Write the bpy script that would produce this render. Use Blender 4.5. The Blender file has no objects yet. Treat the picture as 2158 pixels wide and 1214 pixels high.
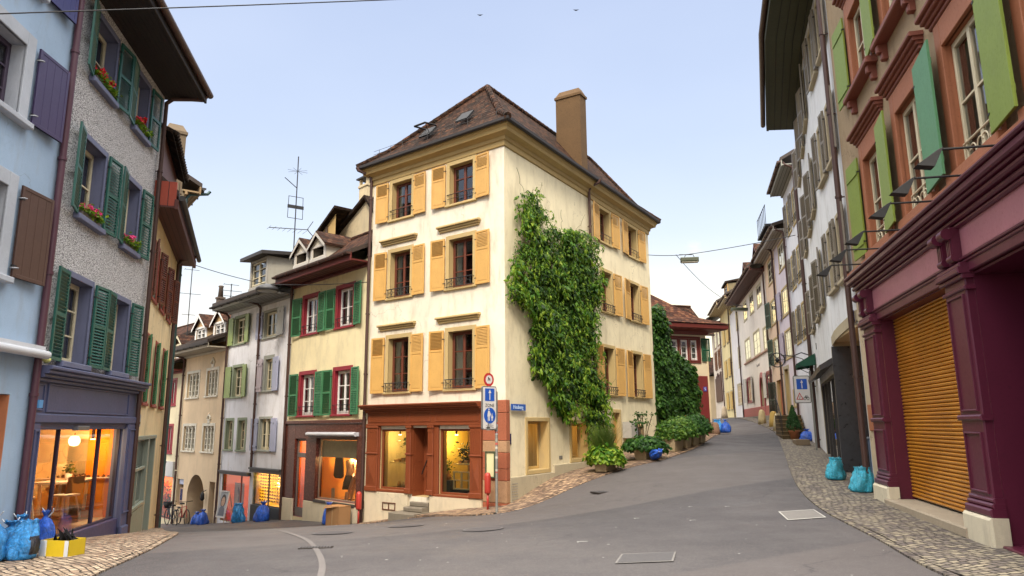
import bpy, math, random
import numpy as np
from mathutils import Vector, Matrix
random.seed(7); np.random.seed(7)
SC=bpy.context.scene; COL=SC.collection
ZO=6.0                       # all heights below are relative to the eye, which is 6 m above world zero
rad=math.radians; sin=math.sin; cos=math.cos; PI=math.pi
U=random.uniform
# ------------------------------------------------------------------ mesh collector
class MB:
    def __init__(s): s.v=[];s.f=[];s.m=[];s.sm=[]
    def add(s,vs,fs,m=0,smooth=False):
        o=len(s.v); s.v+= [tuple(v) for v in vs]
        for f in fs: s.f.append(tuple(i+o for i in f)); s.m.append(m); s.sm.append(smooth)
        return s
    def quad(s,a,b,c,d,m=0): return s.add([a,b,c,d],[(0,1,2,3)],m)
    def box(s,x0,x1,y0,y1,z0,z1,m=0):
        return s.add([(x0,y0,z0),(x1,y0,z0),(x1,y1,z0),(x0,y1,z0),(x0,y0,z1),(x1,y0,z1),(x1,y1,z1),(x0,y1,z1)],
          [(0,3,2,1),(4,5,6,7),(0,1,5,4),(1,2,6,5),(2,3,7,6),(3,0,4,7)],m)
    def cbox(s,x0,x1,y0,y1,z0,z1,c=.01,m=0):   # front-chamfered box (front is -y)
        c=min(c,(x1-x0)*.4,(z1-z0)*.4,(y1-y0)*.8)
        v=[(x0,y1,z0),(x1,y1,z0),(x1,y1,z1),(x0,y1,z1),(x0,y0+c,z0),(x1,y0+c,z0),(x1,y0+c,z1),(x0,y0+c,z1),
           (x0+c,y0,z0+c),(x1-c,y0,z0+c),(x1-c,y0,z1-c),(x0+c,y0,z1-c)]
        return s.add(v,[(0,3,2,1),(8,9,10,11),(4,5,9,8),(5,6,10,9),(6,7,11,10),(7,4,8,11),(0,1,5,4),(1,2,6,5),(2,3,7,6),(3,0,4,7)],m)
    def tube(s,pts,r,n=8,m=0,cap=True,smooth=True):
        P=[Vector(p) for p in pts]; R=r if isinstance(r,(list,tuple)) else [r]*len(P); rings=[];vs=[]
        up=Vector((0,0,1)); prev=None
        for i,p in enumerate(P):
            if i==0:d=P[1]-P[0]
            elif i==len(P)-1:d=P[-1]-P[-2]
            else:d=(P[i+1]-P[i]).normalized()+(P[i]-P[i-1]).normalized()
            d=d.normalized() if d.length>1e-9 else Vector((0,0,1))
            if prev is None:
                a=d.cross(up) if abs(d.z)<.95 else d.cross(Vector((1,0,0)))
            else:
                a=prev-d*prev.dot(d)
                if a.length<1e-6:a=d.cross(up)
            a=a.normalized();prev=a;b=d.cross(a)
            for k in range(n):
                t=2*PI*k/n; vs.append(p+(a*cos(t)+b*sin(t))*R[i])
        fs=[(i*n+k,i*n+(k+1)%n,(i+1)*n+(k+1)%n,(i+1)*n+k) for i in range(len(P)-1) for k in range(n)]
        s.add(vs,fs,m,smooth)
        if cap: s.add([vs[k] for k in range(n)],[tuple(range(n))[::-1]],m); s.add([vs[-n+k] for k in range(n)],[tuple(range(n))],m)
        return s
    def lathe(s,prof,c=(0,0,0),n=16,m=0,smooth=True,wob=0):
        vs=[];
        for i,(r,z) in enumerate(prof):
            for k in range(n):
                t=2*PI*k/n; rr=r*(1+(wob*sin(3*t+i*1.3)+wob*.6*sin(7*t+i*2.1) if wob else 0)); vs.append((c[0]+rr*cos(t),c[1]+rr*sin(t),c[2]+z))
        fs=[(i*n+k,i*n+(k+1)%n,(i+1)*n+(k+1)%n,(i+1)*n+k) for i in range(len(prof)-1) for k in range(n)]
        fs.append(tuple(range(n))[::-1]); fs.append(tuple((len(prof)-1)*n+k for k in range(n)))
        return s.add(vs,fs,m,smooth)
    def prism(s,poly,y0,y1,m=0):   # polygon in (x,z), extruded along y
        n=len(poly); vs=[(x,y0,z) for x,z in poly]+[(x,y1,z) for x,z in poly]
        fs=[tuple(range(n)),tuple(range(2*n-1,n-1,-1))]+[(i,i+n,(i+1)%n+n,(i+1)%n) for i in range(n)]
        return s.add(vs,fs,m)
    def vprism(s,poly,z0,z1,m=0):  # polygon in (x,y), extruded in z ; z0 may be list
        n=len(poly); a=z0 if isinstance(z0,(list,tuple)) else [z0]*n; b=z1 if isinstance(z1,(list,tuple)) else [z1]*n
        vs=[(p[0],p[1],a[i]) for i,p in enumerate(poly)]+[(p[0],p[1],b[i]) for i,p in enumerate(poly)]
        fs=[tuple(range(n))[::-1],tuple(range(n,2*n))]+[(i,(i+1)%n,(i+1)%n+n,i+n) for i in range(n)]
        return s.add(vs,fs,m)
    def sweep(s,path,prof,closed=False,m=0,side=1,cap=True):
        # path [(x,y)], prof [(out,z)] : out is measured to the right of the path direction * side
        n=len(path); vs=[]
        for i,p in enumerate(path):
            p=Vector(p[:2])
            def nrm(a,b): d=(Vector(b[:2])-Vector(a[:2])).normalized(); return Vector((d.y,-d.x))*side
            if closed or 0<i<n-1:
                n1=nrm(path[i-1],path[i]); n2=nrm(path[i],path[(i+1)%n]); mt=(n1+n2).normalized(); k=1/max(.35,mt.dot(n1))
            else:
                mt=nrm(path[0],path[1]) if i==0 else nrm(path[-2],path[-1]); k=1
            for o,z in prof: q=p+mt*k*o; vs.append((q.x,q.y,z))
        P=len(prof); fs=[]
        for i in range(n if closed else n-1):
            j=(i+1)%n
            for k in range(P-1): fs.append((i*P+k,j*P+k,j*P+k+1,i*P+k+1))
        s.add(vs,fs,m)
        if cap and not closed:
            s.add(vs[:P],[tuple(range(P))],m); s.add(vs[-P:],[tuple(range(P))[::-1]],m)
        return s
    def mesh(s,name,mats):
        me=bpy.data.meshes.new(name); me.from_pydata(s.v,[],s.f)
        for m in (mats if isinstance(mats,(list,tuple)) else [mats]): me.materials.append(m)
        if s.f:
            me.polygons.foreach_set('material_index',s.m); me.polygons.foreach_set('use_smooth',s.sm)
            uv=me.uv_layers.new(name='UVMap'); co=np.array(s.v,dtype=float)
            ls=np.empty(len(me.loops),dtype=np.int32); me.loops.foreach_get('vertex_index',ls)
            nor=np.empty(len(me.polygons)*3); me.polygons.foreach_get('normal',nor); nor=nor.reshape(-1,3)
            tot=np.empty(len(me.polygons),dtype=np.int32); me.polygons.foreach_get('loop_total',tot)
            N=np.repeat(nor,tot,axis=0); flat=np.abs(N[:,2])>.98
            T=np.stack([-N[:,1],N[:,0],np.zeros(len(N))],1); T[flat]=(1,0,0)
            T/=np.maximum(1e-9,np.linalg.norm(T,axis=1))[:,None]; B=np.cross(N,T); B[flat]=(0,1,0)
            pc=co[ls]; out=np.stack([(pc*T).sum(1),(pc*B).sum(1)],1)
            uv.data.foreach_set('uv',out.ravel().astype(np.float32))
        me.update(); return me
    def build(s,name,mats,parent=None,M=None,label=None):
        return place(s.mesh(name,mats),name,parent,M,label)
def place(me,name,parent=None,M=None,label=None):
    o=bpy.data.objects.new(name,me); COL.objects.link(o)
    if parent is not None: o.parent=parent
    if M is not None: o.matrix_local=M
    if label:o['label']=label
    return o
def tag(o,label=None,cat=None,group=None,kind=None):
    if label:o['label']=label
    if cat:o['category']=cat
    if group:o['group']=group
    if kind:o['kind']=kind
    return o
def thing(name,loc,rz,label,cat,group=None):
    o=bpy.data.objects.new(name,None); COL.objects.link(o); o.location=loc; o.rotation_euler=(0,0,rz); o.empty_display_size=.2
    return tag(o,label,cat,group)
def T(x,y=0,z=0): return Matrix.Translation((x,y,z))
def RZ(a): return Matrix.Rotation(a,4,'Z')
def copy_tree(o,parent=None):
    c=o.copy(); COL.objects.link(c)
    if parent is not None: c.parent=parent
    for ch in list(o.children): copy_tree(ch,c)
    return c
# ------------------------------------------------------------------ ground heights
G=[(-7.4,10.9,-1.78),(-8.2,15.6,-2.2),(-10.4,21.5,-2.85),(-4.5,22.2,-2.85),(-.2,18.87,-2.05),(1.1,20.9,-1.5),(2.5,23.1,-1.3),(3.9,25.3,-1.0),(5.7,28.6,-.68),
(-8.2,26.2,-3.2),(-10.1,28.2,-3.48),(-12.3,30.5,-3.85),(-15.9,34.4,-4.35),(-18.4,37,-4.65),(-14,28,-3.75),(-19,33,-4.5),
(5.9,9.4,-1.47),(7.06,14.3,-1.38),(7.96,17.5,-1.2),(11.2,26.5,-.88),(12.2,30.5,-.5),(13,34.1,-.2),(13.7,37.6,.05),(16,49.6,.4),(17,54.7,.45),(18.3,61.5,.45),(19.6,69.4,.4),
(10.1,34.4,-.45),(7,33.4,-.5),(0,0,-1.6),(0,8,-1.64),(-5,8.5,-1.72),(4.6,8,-1.48),(0,14,-1.78),(4,16,-1.42),(-4,17,-2.2),(-6.5,4,-1.65),(6,3,-1.5),(8,24,-.95),(-10,5,-1.7),(10,5,-1.5),(13,50,.35),(13,66,.4),(-3,-5,-1.6),(4,-5,-1.5)]
_P=np.array(G);_n=len(_P);_X=_P[:,:2]
_d=np.hypot(_X[:,None,0]-_X[None,:,0],_X[:,None,1]-_X[None,:,1])
_A=np.zeros((_n+3,_n+3));_A[:_n,:_n]=np.where(_d>0,_d*_d*np.log(_d+1e-9),0)+np.eye(_n)*.6;_A[:_n,_n]=1;_A[:_n,_n+1:]=_X;_A[_n,:_n]=1;_A[_n+1:,:_n]=_X.T
_W=np.linalg.solve(_A,np.r_[_P[:,2],0,0,0])
def _gz(x,y):
    d=np.hypot(_X[:,0]-x,_X[:,1]-y)
    return float((_W[:_n]*np.where(d>0,d*d*np.log(d+1e-9),0)).sum()+_W[_n]+_W[_n+1]*x+_W[_n+2]*y)
def gz(x,y):                 # ground height (eye-relative); held level far outside the surveyed streets
    xc=min(max(x,-24),24); yc=min(max(y,-8),72)
    z=_gz(xc,yc); far=math.hypot(x-xc,y-yc)
    z=max(-6.5,min(1.2,z)); return z
# ------------------------------------------------------------------ materials
class NT:
    def __init__(s,name):
        s.m=bpy.data.materials.new(name); s.m.use_nodes=True; s.t=s.m.node_tree; s.t.nodes.clear()
        s.out=s.n('ShaderNodeOutputMaterial')
    def n(s,ty,**k):
        o=s.t.nodes.new(ty)
        for a,b in k.items():
            if a in o.inputs.keys() if isinstance(a,str) else False: pass
            setattr(o,a,b)
        return o
    def l(s,a,b): s.t.links.new(a,b)
    def val(s,sock,v):
        if isinstance(v,(int,float,tuple,list)): sock.default_value=v if not isinstance(v,(tuple,list)) or len(v)!=3 or len(sock.default_value)==3 else (*v,1)
        else: s.l(v,sock)
    def noise(s,scale,detail=4,rough=.55,vec=None,dist=0):
        o=s.n('ShaderNodeTexNoise'); o.inputs['Scale'].default_value=scale;o.inputs['Detail'].default_value=detail;o.inputs['Roughness'].default_value=rough;o.inputs['Distortion'].default_value=dist
        if vec is not None:s.l(vec,o.inputs['Vector'])
        return o.outputs['Fac']
    def ramp(s,fac,stops,interp='LINEAR'):
        o=s.n('ShaderNodeValToRGB'); cr=o.color_ramp; cr.interpolation=interp
        while len(cr.elements)<len(stops): cr.elements.new(.5)
        for e,(p,c) in zip(cr.elements,stops): e.position=p; e.color=(*c,1) if len(c)==3 else c
        s.l(fac,o.inputs['Fac']); return o.outputs['Color']
    def mix(s,fac,a,b,mode='MIX'):
        o=s.n('ShaderNodeMix'); o.data_type='RGBA'; o.blend_type=mode
        s.val(o.inputs[0],fac); s.val(o.inputs[6],a); s.val(o.inputs[7],b); return o.outputs[2]
    def math(s,op,a,b=0.):
        o=s.n('ShaderNodeMath'); o.operation=op; s.val(o.inputs[0],a); s.val(o.inputs[1],b); return o.outputs[0]
    def coord(s,kind='Object',scale=None):
        o=s.n('ShaderNodeTexCoord').outputs[kind]
        if scale is not None:
            m=s.n('ShaderNodeMapping'); m.inputs['Scale'].default_value=scale; s.l(o,m.inputs['Vector']); return m.outputs[0]
        return o
    def geo(s,k): return s.n('ShaderNodeNewGeometry').outputs[k]
    def bump(s,h,strength=.3,dist=.01,nrm=None):
        o=s.n('ShaderNodeBump'); o.inputs['Strength'].default_value=strength;o.inputs['Distance'].default_value=dist; s.l(h,o.inputs['Height'])
        if nrm is not None: s.l(nrm,o.inputs['Normal'])
        return o.outputs[0]
    def bsdf(s,color,rough=.7,metal=0,spec=.5,bump=None,**k):
        o=s.n('ShaderNodeBsdfPrincipled'); s.val(o.inputs['Base Color'],color); s.val(o.inputs['Roughness'],rough); o.inputs['Metallic'].default_value=metal
        o.inputs['Specular IOR Level'].default_value=spec
        if bump is not None:s.l(bump,o.inputs['Normal'])
        for a,b in k.items(): s.val(o.inputs[a.replace('_',' ')],b)
        s.l(o.outputs[0],s.out.inputs[0]); return o
def mul(c,f): return tuple(min(1,x*f) for x in c)
def srgb(r,g,b): return tuple(((x/255)/12.92 if x/255<=.04045 else ((x/255+.055)/1.055)**2.4) for x in (r,g,b))
_mc={}
def cached(fn):
    def w(*a,**k):
        key=(fn.__name__,a,tuple(sorted(k.items())))
        if key not in _mc:_mc[key]=fn(*a,**k)
        return _mc[key]
    return w
@cached
def plaster(c,stain=.35,grain=.35,dirt=(.28,.24,.19)):
    t=NT('plaster'); P=t.geo('Position'); m=t.n('ShaderNodeMapping');m.inputs['Scale'].default_value=(1,1,.28);t.l(P,m.inputs[0])
    streak=t.noise(3.2,6,.65,m.outputs[0]); big=t.noise(.55,5,.6,P); med=t.noise(6,5,.6,P)
    col=t.mix(t.ramp(big,[(.3,(0,0,0)),(.7,(1,1,1))]),mul(c,.86),mul(c,1.06))
    col=t.mix(t.math('MULTIPLY',t.ramp(streak,[(.5,(0,0,0)),(.78,(1,1,1))]),stain*.8),col,dirt)
    col=t.mix(t.math('MULTIPLY',t.ramp(med,[(.55,(0,0,0)),(.72,(1,1,1))]),stain*.3),col,mul(c,.6))
    rp=t.ramp(t.noise(.8,3,.5,P,.6),[(.60,(0,0,0)),(.615,(1,1,1))]); col=t.mix(t.math('MULTIPLY',rp,stain*.22),col,mul(c,1.18))
    cv=t.n('ShaderNodeTexVoronoi');cv.feature='DISTANCE_TO_EDGE';cv.inputs['Scale'].default_value=.5
    wv=t.n('ShaderNodeVectorMath');wv.operation='MULTIPLY_ADD';no=t.n('ShaderNodeTexNoise');no.inputs['Scale'].default_value=1.6;no.inputs['Detail'].default_value=6;t.l(P,no.inputs['Vector']);t.l(no.outputs['Color'],wv.inputs[0]);wv.inputs[1].default_value=(1.3,1.3,1.3);t.l(P,wv.inputs[2]);t.l(wv.outputs[0],cv.inputs['Vector'])
    ck=t.math('MULTIPLY',t.ramp(cv.outputs['Distance'],[(.0,(1,1,1)),(.005,(0,0,0))]),t.ramp(t.noise(.5,2,.5,P),[(.5,(0,0,0)),(.6,(1,1,1))])); col=t.mix(t.math('MULTIPLY',ck,stain*.9),col,mul(dirt,.5))
    h=t.math('ADD',t.noise(60,5,.7,P),t.math('MULTIPLY',t.noise(4,3,.5,P),1.2))
    t.bsdf(col,.88,spec=.25,bump=t.bump(h,grain,.012)); return t.m
@cached
def pebbledash(c):
    t=NT('pebbledash'); P=t.geo('Position'); v=t.n('ShaderNodeTexVoronoi'); v.inputs['Scale'].default_value=52; t.l(P,v.inputs['Vector'])
    n=t.noise(38,5,.75,P); n2=t.noise(13,3,.5,P); big=t.noise(.7,4,.5,P)
    f=t.math('ADD',t.math('MULTIPLY',v.outputs['Distance'],.9),t.math('MULTIPLY',n,.7))
    col=t.ramp(f,[(.40,mul(c,1.15)),(.70,mul(c,.95)),(.90,mul(c,.42)),(1,mul(c,.25))])
    col=t.mix(t.ramp(big,[(.35,(0,0,0)),(.75,(.3,.3,.3))]),col,mul(c,.7))
    h=t.math('SUBTRACT',1.,f)
    t.bsdf(col,.9,spec=.2,bump=t.bump(t.math('ADD',h,t.math('MULTIPLY',n2,.5)),.9,.03)); return t.m
@cached
def paint(c,rough=.45,wear=.25,grain=0.):
    t=NT('painted_surface'); P=t.geo('Position'); o=t.coord('Object')
    n=t.noise(2.5,5,.6,P); n2=t.noise(22,5,.7,P)
    m=t.n('ShaderNodeMapping');m.inputs['Scale'].default_value=(30,30,2.5);t.l(o,m.inputs[0]); g=t.noise(1.5,4,.6,m.outputs[0])
    col=t.mix(n,mul(c,.8),mul(c,1.16)); col=t.mix(t.math('MULTIPLY',t.ramp(n2,[(.56,(0,0,0)),(.75,(1,1,1))]),wear),col,mul(c,.45))
    col=t.mix(t.math('MULTIPLY',g,.25+grain),col,mul(c,.7))
    r=t.math('ADD',t.math('MULTIPLY',n2,.25),rough-.1)
    t.bsdf(col,r,spec=.4,bump=t.bump(t.math('ADD',g,t.math('MULTIPLY',n2,.5)),.18,.004)); return t.m
@cached
def stone(c,block=None,stain=.4):
    t=NT('stone'); P=t.geo('Position'); n=t.noise(1.7,6,.65,P); n2=t.noise(25,6,.7,P); n3=t.noise(140,3,.6,P)
    col=t.mix(n,mul(c,.7),mul(c,1.2)); col=t.mix(t.math('MULTIPLY',t.ramp(n2,[(.5,(0,0,0)),(.7,(1,1,1))]),stain),col,mul(c,.42))
    t.bsdf(col,.85,spec=.25,bump=t.bump(t.math('ADD',n2,t.math('MULTIPLY',n3,.4)),.4,.012)); return t.m
@cached
def granite(c1,c2,c3,rough=.3):
    t=NT('polished_granite'); P=t.geo('Position'); v=t.n('ShaderNodeTexVoronoi');v.inputs['Scale'].default_value=45;t.l(P,v.inputs['Vector'])
    s=t.n('ShaderNodeSeparateColor'); t.l(v.outputs['Color'],s.inputs[0]); n=t.noise(1.2,4,.6,P)
    col=t.ramp(s.outputs[0],[(.0,c1),(.45,c2),(.85,c1),(.95,c3)]); col=t.mix(t.math('MULTIPLY',n,.5),col,mul(c1,.5))
    t.bsdf(col,rough,spec=.5); return t.m
@cached
def tiles(c1,c2,c3,w=.17,h=.14):
    t=NT('roof_tiles'); uv=t.coord('UV'); P=t.geo('Position')
    wn=t.n('ShaderNodeMapping');t.l(uv,wn.inputs[0])
    off=t.n('ShaderNodeVectorMath');off.operation='MULTIPLY_ADD'
    no=t.n('ShaderNodeTexNoise');no.inputs['Scale'].default_value=1.6;no.inputs['Detail'].default_value=3;t.l(P,no.inputs['Vector'])
    t.l(no.outputs['Color'],off.inputs[0]);off.inputs[1].default_value=(.03,.06,0);t.l(uv,off.inputs[2])
    b=t.n('ShaderNodeTexBrick'); b.offset=.5; t.l(off.outputs[0],b.inputs['Vector'])
    b.inputs['Scale'].default_value=1;b.inputs['Brick Width'].default_value=w;b.inputs['Row Height'].default_value=h;b.inputs['Mortar Size'].default_value=.008;b.inputs['Mortar Smooth'].default_value=.3
    b.inputs['Color1'].default_value=(0,0,0,1);b.inputs['Color2'].default_value=(1,1,1,1);b.inputs['Mortar'].default_value=(.5,.5,.5,1)
    n=t.noise(1.4,5,.65,P)
    sx=t.n('ShaderNodeSeparateXYZ');t.l(off.outputs[0],sx.inputs[0])
    saw=t.math('FRACT',t.math('DIVIDE',sx.outputs[1],h))
    sc=t.n('ShaderNodeSeparateColor');t.l(b.outputs['Color'],sc.inputs[0])
    col=t.ramp(t.math('ADD',t.math('MULTIPLY',sc.outputs[0],.6),t.math('MULTIPLY',n,.4)),[(.15,c1),(.45,c2),(.72,c3),(.85,mul(c3,1.35))])
    col=t.mix(t.math('MULTIPLY',t.ramp(t.noise(5,4,.6,P),[(.5,(0,0,0)),(.7,(1,1,1))]),.5),col,(.045,.04,.03))
    col=t.mix(b.outputs['Fac'],col,(.012,.009,.007))
    hh=t.math('ADD',t.math('MULTIPLY',t.math('SUBTRACT',1.,saw),1.),t.math('ADD',t.math('MULTIPLY',b.outputs['Fac'],-.7),t.math('MULTIPLY',sc.outputs[0],.35)))
    t.bsdf(col,.92,spec=.08,bump=t.bump(hh,1.,.035)); return t.m
@cached
def metal(c,rough=.4,met=.6):
    t=NT('metal'); P=t.geo('Position'); n=t.noise(9,5,.6,P); col=t.mix(n,mul(c,.65),mul(c,1.25))
    t.bsdf(col,t.math('ADD',t.math('MULTIPLY',n,.3),rough-.15),metal=met); return t.m
@cached
def glass(tint=(.75,.8,.8),refl=.12,dark=False):
    t=NT('window_glass'); P=t.geo('Position')
    tr=t.n('ShaderNodeBsdfTransparent'); tr.inputs[0].default_value=(*tint,1)
    g=t.n('ShaderNodeBsdfGlossy'); g.inputs['Roughness'].default_value=.02; g.inputs[0].default_value=(.97,.98,1,1)
    nb=t.noise(1.3,2,.5,P); t.l(t.bump(nb,.12,.02),g.inputs['Normal'])
    fr=t.n('ShaderNodeFresnel'); fr.inputs[0].default_value=1.6
    f=t.math('MAXIMUM',t.math('MULTIPLY',fr.outputs[0],1.35),refl); f=t.math('MINIMUM',f,.92)
    mx=t.n('ShaderNodeMixShader'); t.l(f,mx.inputs[0]); t.l(tr.outputs[0],mx.inputs[1]); t.l(g.outputs[0],mx.inputs[2]); t.l(mx.outputs[0],t.out.inputs[0]); return t.m
@cached
def fabric(c):
    t=NT('fabric'); P=t.geo('Position'); n=t.noise(8,4,.6,P)
    o=t.bsdf(t.mix(n,mul(c,.75),mul(c,1.15)),.9,spec=.1); return t.m
@cached
def emit(c,s):
    t=NT('lamp_glow'); e=t.n('ShaderNodeEmission'); e.inputs[0].default_value=(*c,1); e.inputs[1].default_value=s; t.l(e.outputs[0],t.out.inputs[0]); return t.m
@cached
def leaf(c1,c2,c3,trans=.35):
    t=NT('leaf'); r=t.geo('Random Per Island'); P=t.geo('Position'); n=t.noise(1.5,3,.6,P)
    f=t.math('ADD',t.math('MULTIPLY',r,.6),t.math('MULTIPLY',n,.5))
    col=t.ramp(f,[(.15,c1),(.5,c2),(.8,c3)])
    a=t.n('ShaderNodeBsdfPrincipled'); t.l(col,a.inputs['Base Color']); a.inputs['Roughness'].default_value=.5; a.inputs['Specular IOR Level'].default_value=.3
    b=t.n('ShaderNodeBsdfTranslucent'); t.l(t.mix(.5,col,mul(c3,1.3)),b.inputs[0])
    mx=t.n('ShaderNodeMixShader'); mx.inputs[0].default_value=trans; t.l(a.outputs[0],mx.inputs[1]); t.l(b.outputs[0],mx.inputs[2]); t.l(mx.outputs[0],t.out.inputs[0]); return t.m
@cached
def bagmat(c):
    t=NT('bin_bag_plastic'); P=t.geo('Position'); n=t.noise(14,6,.7,P,1.5); n2=t.noise(4,3,.5,P)
    col=t.mix(t.ramp(n,[(.42,(0,0,0)),(.6,(1,1,1))]),mul(c,.55),c); col=t.mix(t.math('MULTIPLY',t.ramp(n2,[(.58,(0,0,0)),(.62,(1,1,1))]),.45),col,mul(c,.25))
    t.bsdf(col,.28,spec=.6,bump=t.bump(t.math('ADD',n,n2),1.,.035)); return t.m
def make_asphalt():
    t=NT('asphalt'); P=t.geo('Position')
    big=t.noise(.16,5,.6,P); med=t.noise(1.1,5,.65,P); fine=t.noise(55,4,.7,P); vf=t.noise(170,3,.7,P)
    v=t.n('ShaderNodeTexVoronoi');v.inputs['Scale'].default_value=90;t.l(P,v.inputs['Vector']); sc=t.n('ShaderNodeSeparateColor');t.l(v.outputs['Color'],sc.inputs[0])
    col=t.ramp(big,[(.37,(.030,.028,.031)),(.5,(.052,.048,.052)),(.63,(.088,.080,.080))])
    col=t.mix(t.math('MULTIPLY',t.ramp(med,[(.45,(0,0,0)),(.72,(1,1,1))]),.55),col,(.042,.039,.044))
    col=t.mix(.35,col,t.ramp(sc.outputs[0],[(.0,(.03,.028,.031)),(.6,(.085,.078,.082)),(.93,(.16,.145,.14)),(1,(.28,.25,.22))]))
    # an older, warmer resurfaced strip with a soft seam across the junction
    m=t.n('ShaderNodeMapping'); m.inputs['Rotation'].default_value=(0,0,rad(62)); m.inputs['Location'].default_value=(6.3,0,0); t.l(P,m.inputs[0])
    sx=t.n('ShaderNodeSeparateXYZ'); t.l(m.outputs[0],sx.inputs[0])
    s1=t.ramp(t.math('ADD',t.math('MULTIPLY',t.math('SINE',t.math('MULTIPLY',sx.outputs[0],.55)),.5),t.math('ADD',t.math('MULTIPLY',med,.06),.47)),[(.49,(0,0,0)),(.52,(1,1,1))])
    col=t.mix(t.math('MULTIPLY',s1,.42),col,(.125,.108,.102))
    # rare cracks
    c=t.n('ShaderNodeTexVoronoi');c.feature='DISTANCE_TO_EDGE';c.inputs['Scale'].default_value=.33
    wv=t.n('ShaderNodeVectorMath');wv.operation='MULTIPLY_ADD';no=t.n('ShaderNodeTexNoise');no.inputs['Scale'].default_value=1.3;no.inputs['Detail'].default_value=6;t.l(P,no.inputs['Vector']);t.l(no.outputs['Color'],wv.inputs[0]);wv.inputs[1].default_value=(1.2,1.2,0);t.l(P,wv.inputs[2]);t.l(wv.outputs[0],c.inputs['Vector'])
    crack=t.ramp(c.outputs['Distance'],[(.0,(1,1,1)),(.009,(0,0,0))]); crack=t.math('MULTIPLY',crack,t.ramp(t.noise(.4,2,.5,P),[(.52,(0,0,0)),(.6,(1,1,1))]))
    col=t.mix(t.math('MULTIPLY',crack,.7),col,(.03,.028,.03))
    h=t.math('ADD',fine,t.math('MULTIPLY',vf,.8))
    r=t.ramp(med,[(.3,(.55,.55,.55)),(.7,(.8,.8,.8))])
    t.bsdf(col,r,spec=.38,bump=t.bump(h,.55,.012)); return t.m
def make_cobble(c1,c2,c3,rot,w=.15,h=.105):
    t=NT('cobblestones'); P=t.geo('Position')
    m=t.n('ShaderNodeMapping'); m.inputs['Rotation'].default_value=(0,0,rot); t.l(P,m.inputs[0])
    no=t.n('ShaderNodeTexNoise');no.inputs['Scale'].default_value=1.6;no.inputs['Detail'].default_value=3;t.l(P,no.inputs['Vector'])
    off=t.n('ShaderNodeVectorMath');off.operation='MULTIPLY_ADD';t.l(no.outputs['Color'],off.inputs[0]);off.inputs[1].default_value=(.25,.25,0);t.l(m.outputs[0],off.inputs[2])
    b=t.n('ShaderNodeTexBrick'); b.offset=.5;b.offset_frequency=2;b.squash=.8;b.squash_frequency=3; t.l(off.outputs[0],b.inputs['Vector'])
    b.inputs['Scale'].default_value=1;b.inputs['Brick Width'].default_value=w;b.inputs['Row Height'].default_value=h;b.inputs['Mortar Size'].default_value=.013;b.inputs['Mortar Smooth'].default_value=.8
    b.inputs['Color1'].default_value=(0,0,0,1);b.inputs['Color2'].default_value=(1,1,1,1);b.inputs['Mortar'].default_value=(.5,.5,.5,1)
    sc=t.n('ShaderNodeSeparateColor');t.l(b.outputs['Color'],sc.inputs[0]); n=t.noise(1.0,4,.6,P); n2=t.noise(30,5,.7,P)
    col=t.ramp(t.math('ADD',t.math('MULTIPLY',sc.outputs[0],.7),t.math('MULTIPLY',n,.35)),[(.12,c1),(.4,c2),(.7,c3),(.9,mul(c3,1.25))])
    col=t.mix(t.math('MULTIPLY',n2,.35),col,mul(c1,.6)); col=t.mix(b.outputs['Fac'],col,(.045,.04,.034))
    hh=t.math('ADD',t.math('MULTIPLY',b.outputs['Fac'],-1.),t.math('MULTIPLY',n2,.25))
    t.bsdf(col,.72,spec=.35,bump=t.bump(hh,1.,.03)); return t.m
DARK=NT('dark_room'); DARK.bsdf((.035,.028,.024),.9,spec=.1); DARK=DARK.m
IRON=metal((.022,.022,.024),.6,.2); ZINC=metal((.3,.31,.33),.4,.8); PIPE=metal((.07,.033,.026),.5,.15); PIPEG=metal((.035,.03,.028),.55,.1)
BLACK=paint((.012,.012,.014),.65); WHITE=paint((.75,.73,.7),.45)
# ------------------------------------------------------------------ building kit
class Face:
    def __init__(s,P0,P1):
        s.P0=Vector((P0[0],P0[1],0)); d=Vector((P1[0]-P0[0],P1[1]-P0[1],0)); s.L=d.length; s.d=d.normalized(); s.a=math.atan2(d.y,d.x)
        s.M=Matrix.Translation(s.P0)@RZ(s.a)
    def w(s,u,y=0,z=0): return s.M@Vector((u,y,z))
class Bld:
    def __init__(s,name,label,cat,face,base,group=None):
        s.face=face; s.base=base; s.root=thing(name,(face.P0.x,face.P0.y,base),face.a,label,cat,group)
        s.inv=(Matrix.Translation((face.P0.x,face.P0.y,base))@RZ(face.a)).inverted()
    def M(s,u=0,y=0,z=0,face=None,rot=None):
        m=s.inv@(face or s.face).M@T(u,y,z)
        return m@rot if rot is not None else m
    def part(s,name,mb,mats,u=0,y=0,z=0,face=None,label=None,rot=None):
        me=mb if isinstance(mb,bpy.types.Mesh) else mb.mesh(name,mats)
        return place(me,name,s.root,s.M(u,y,z,face,rot),label)
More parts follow.
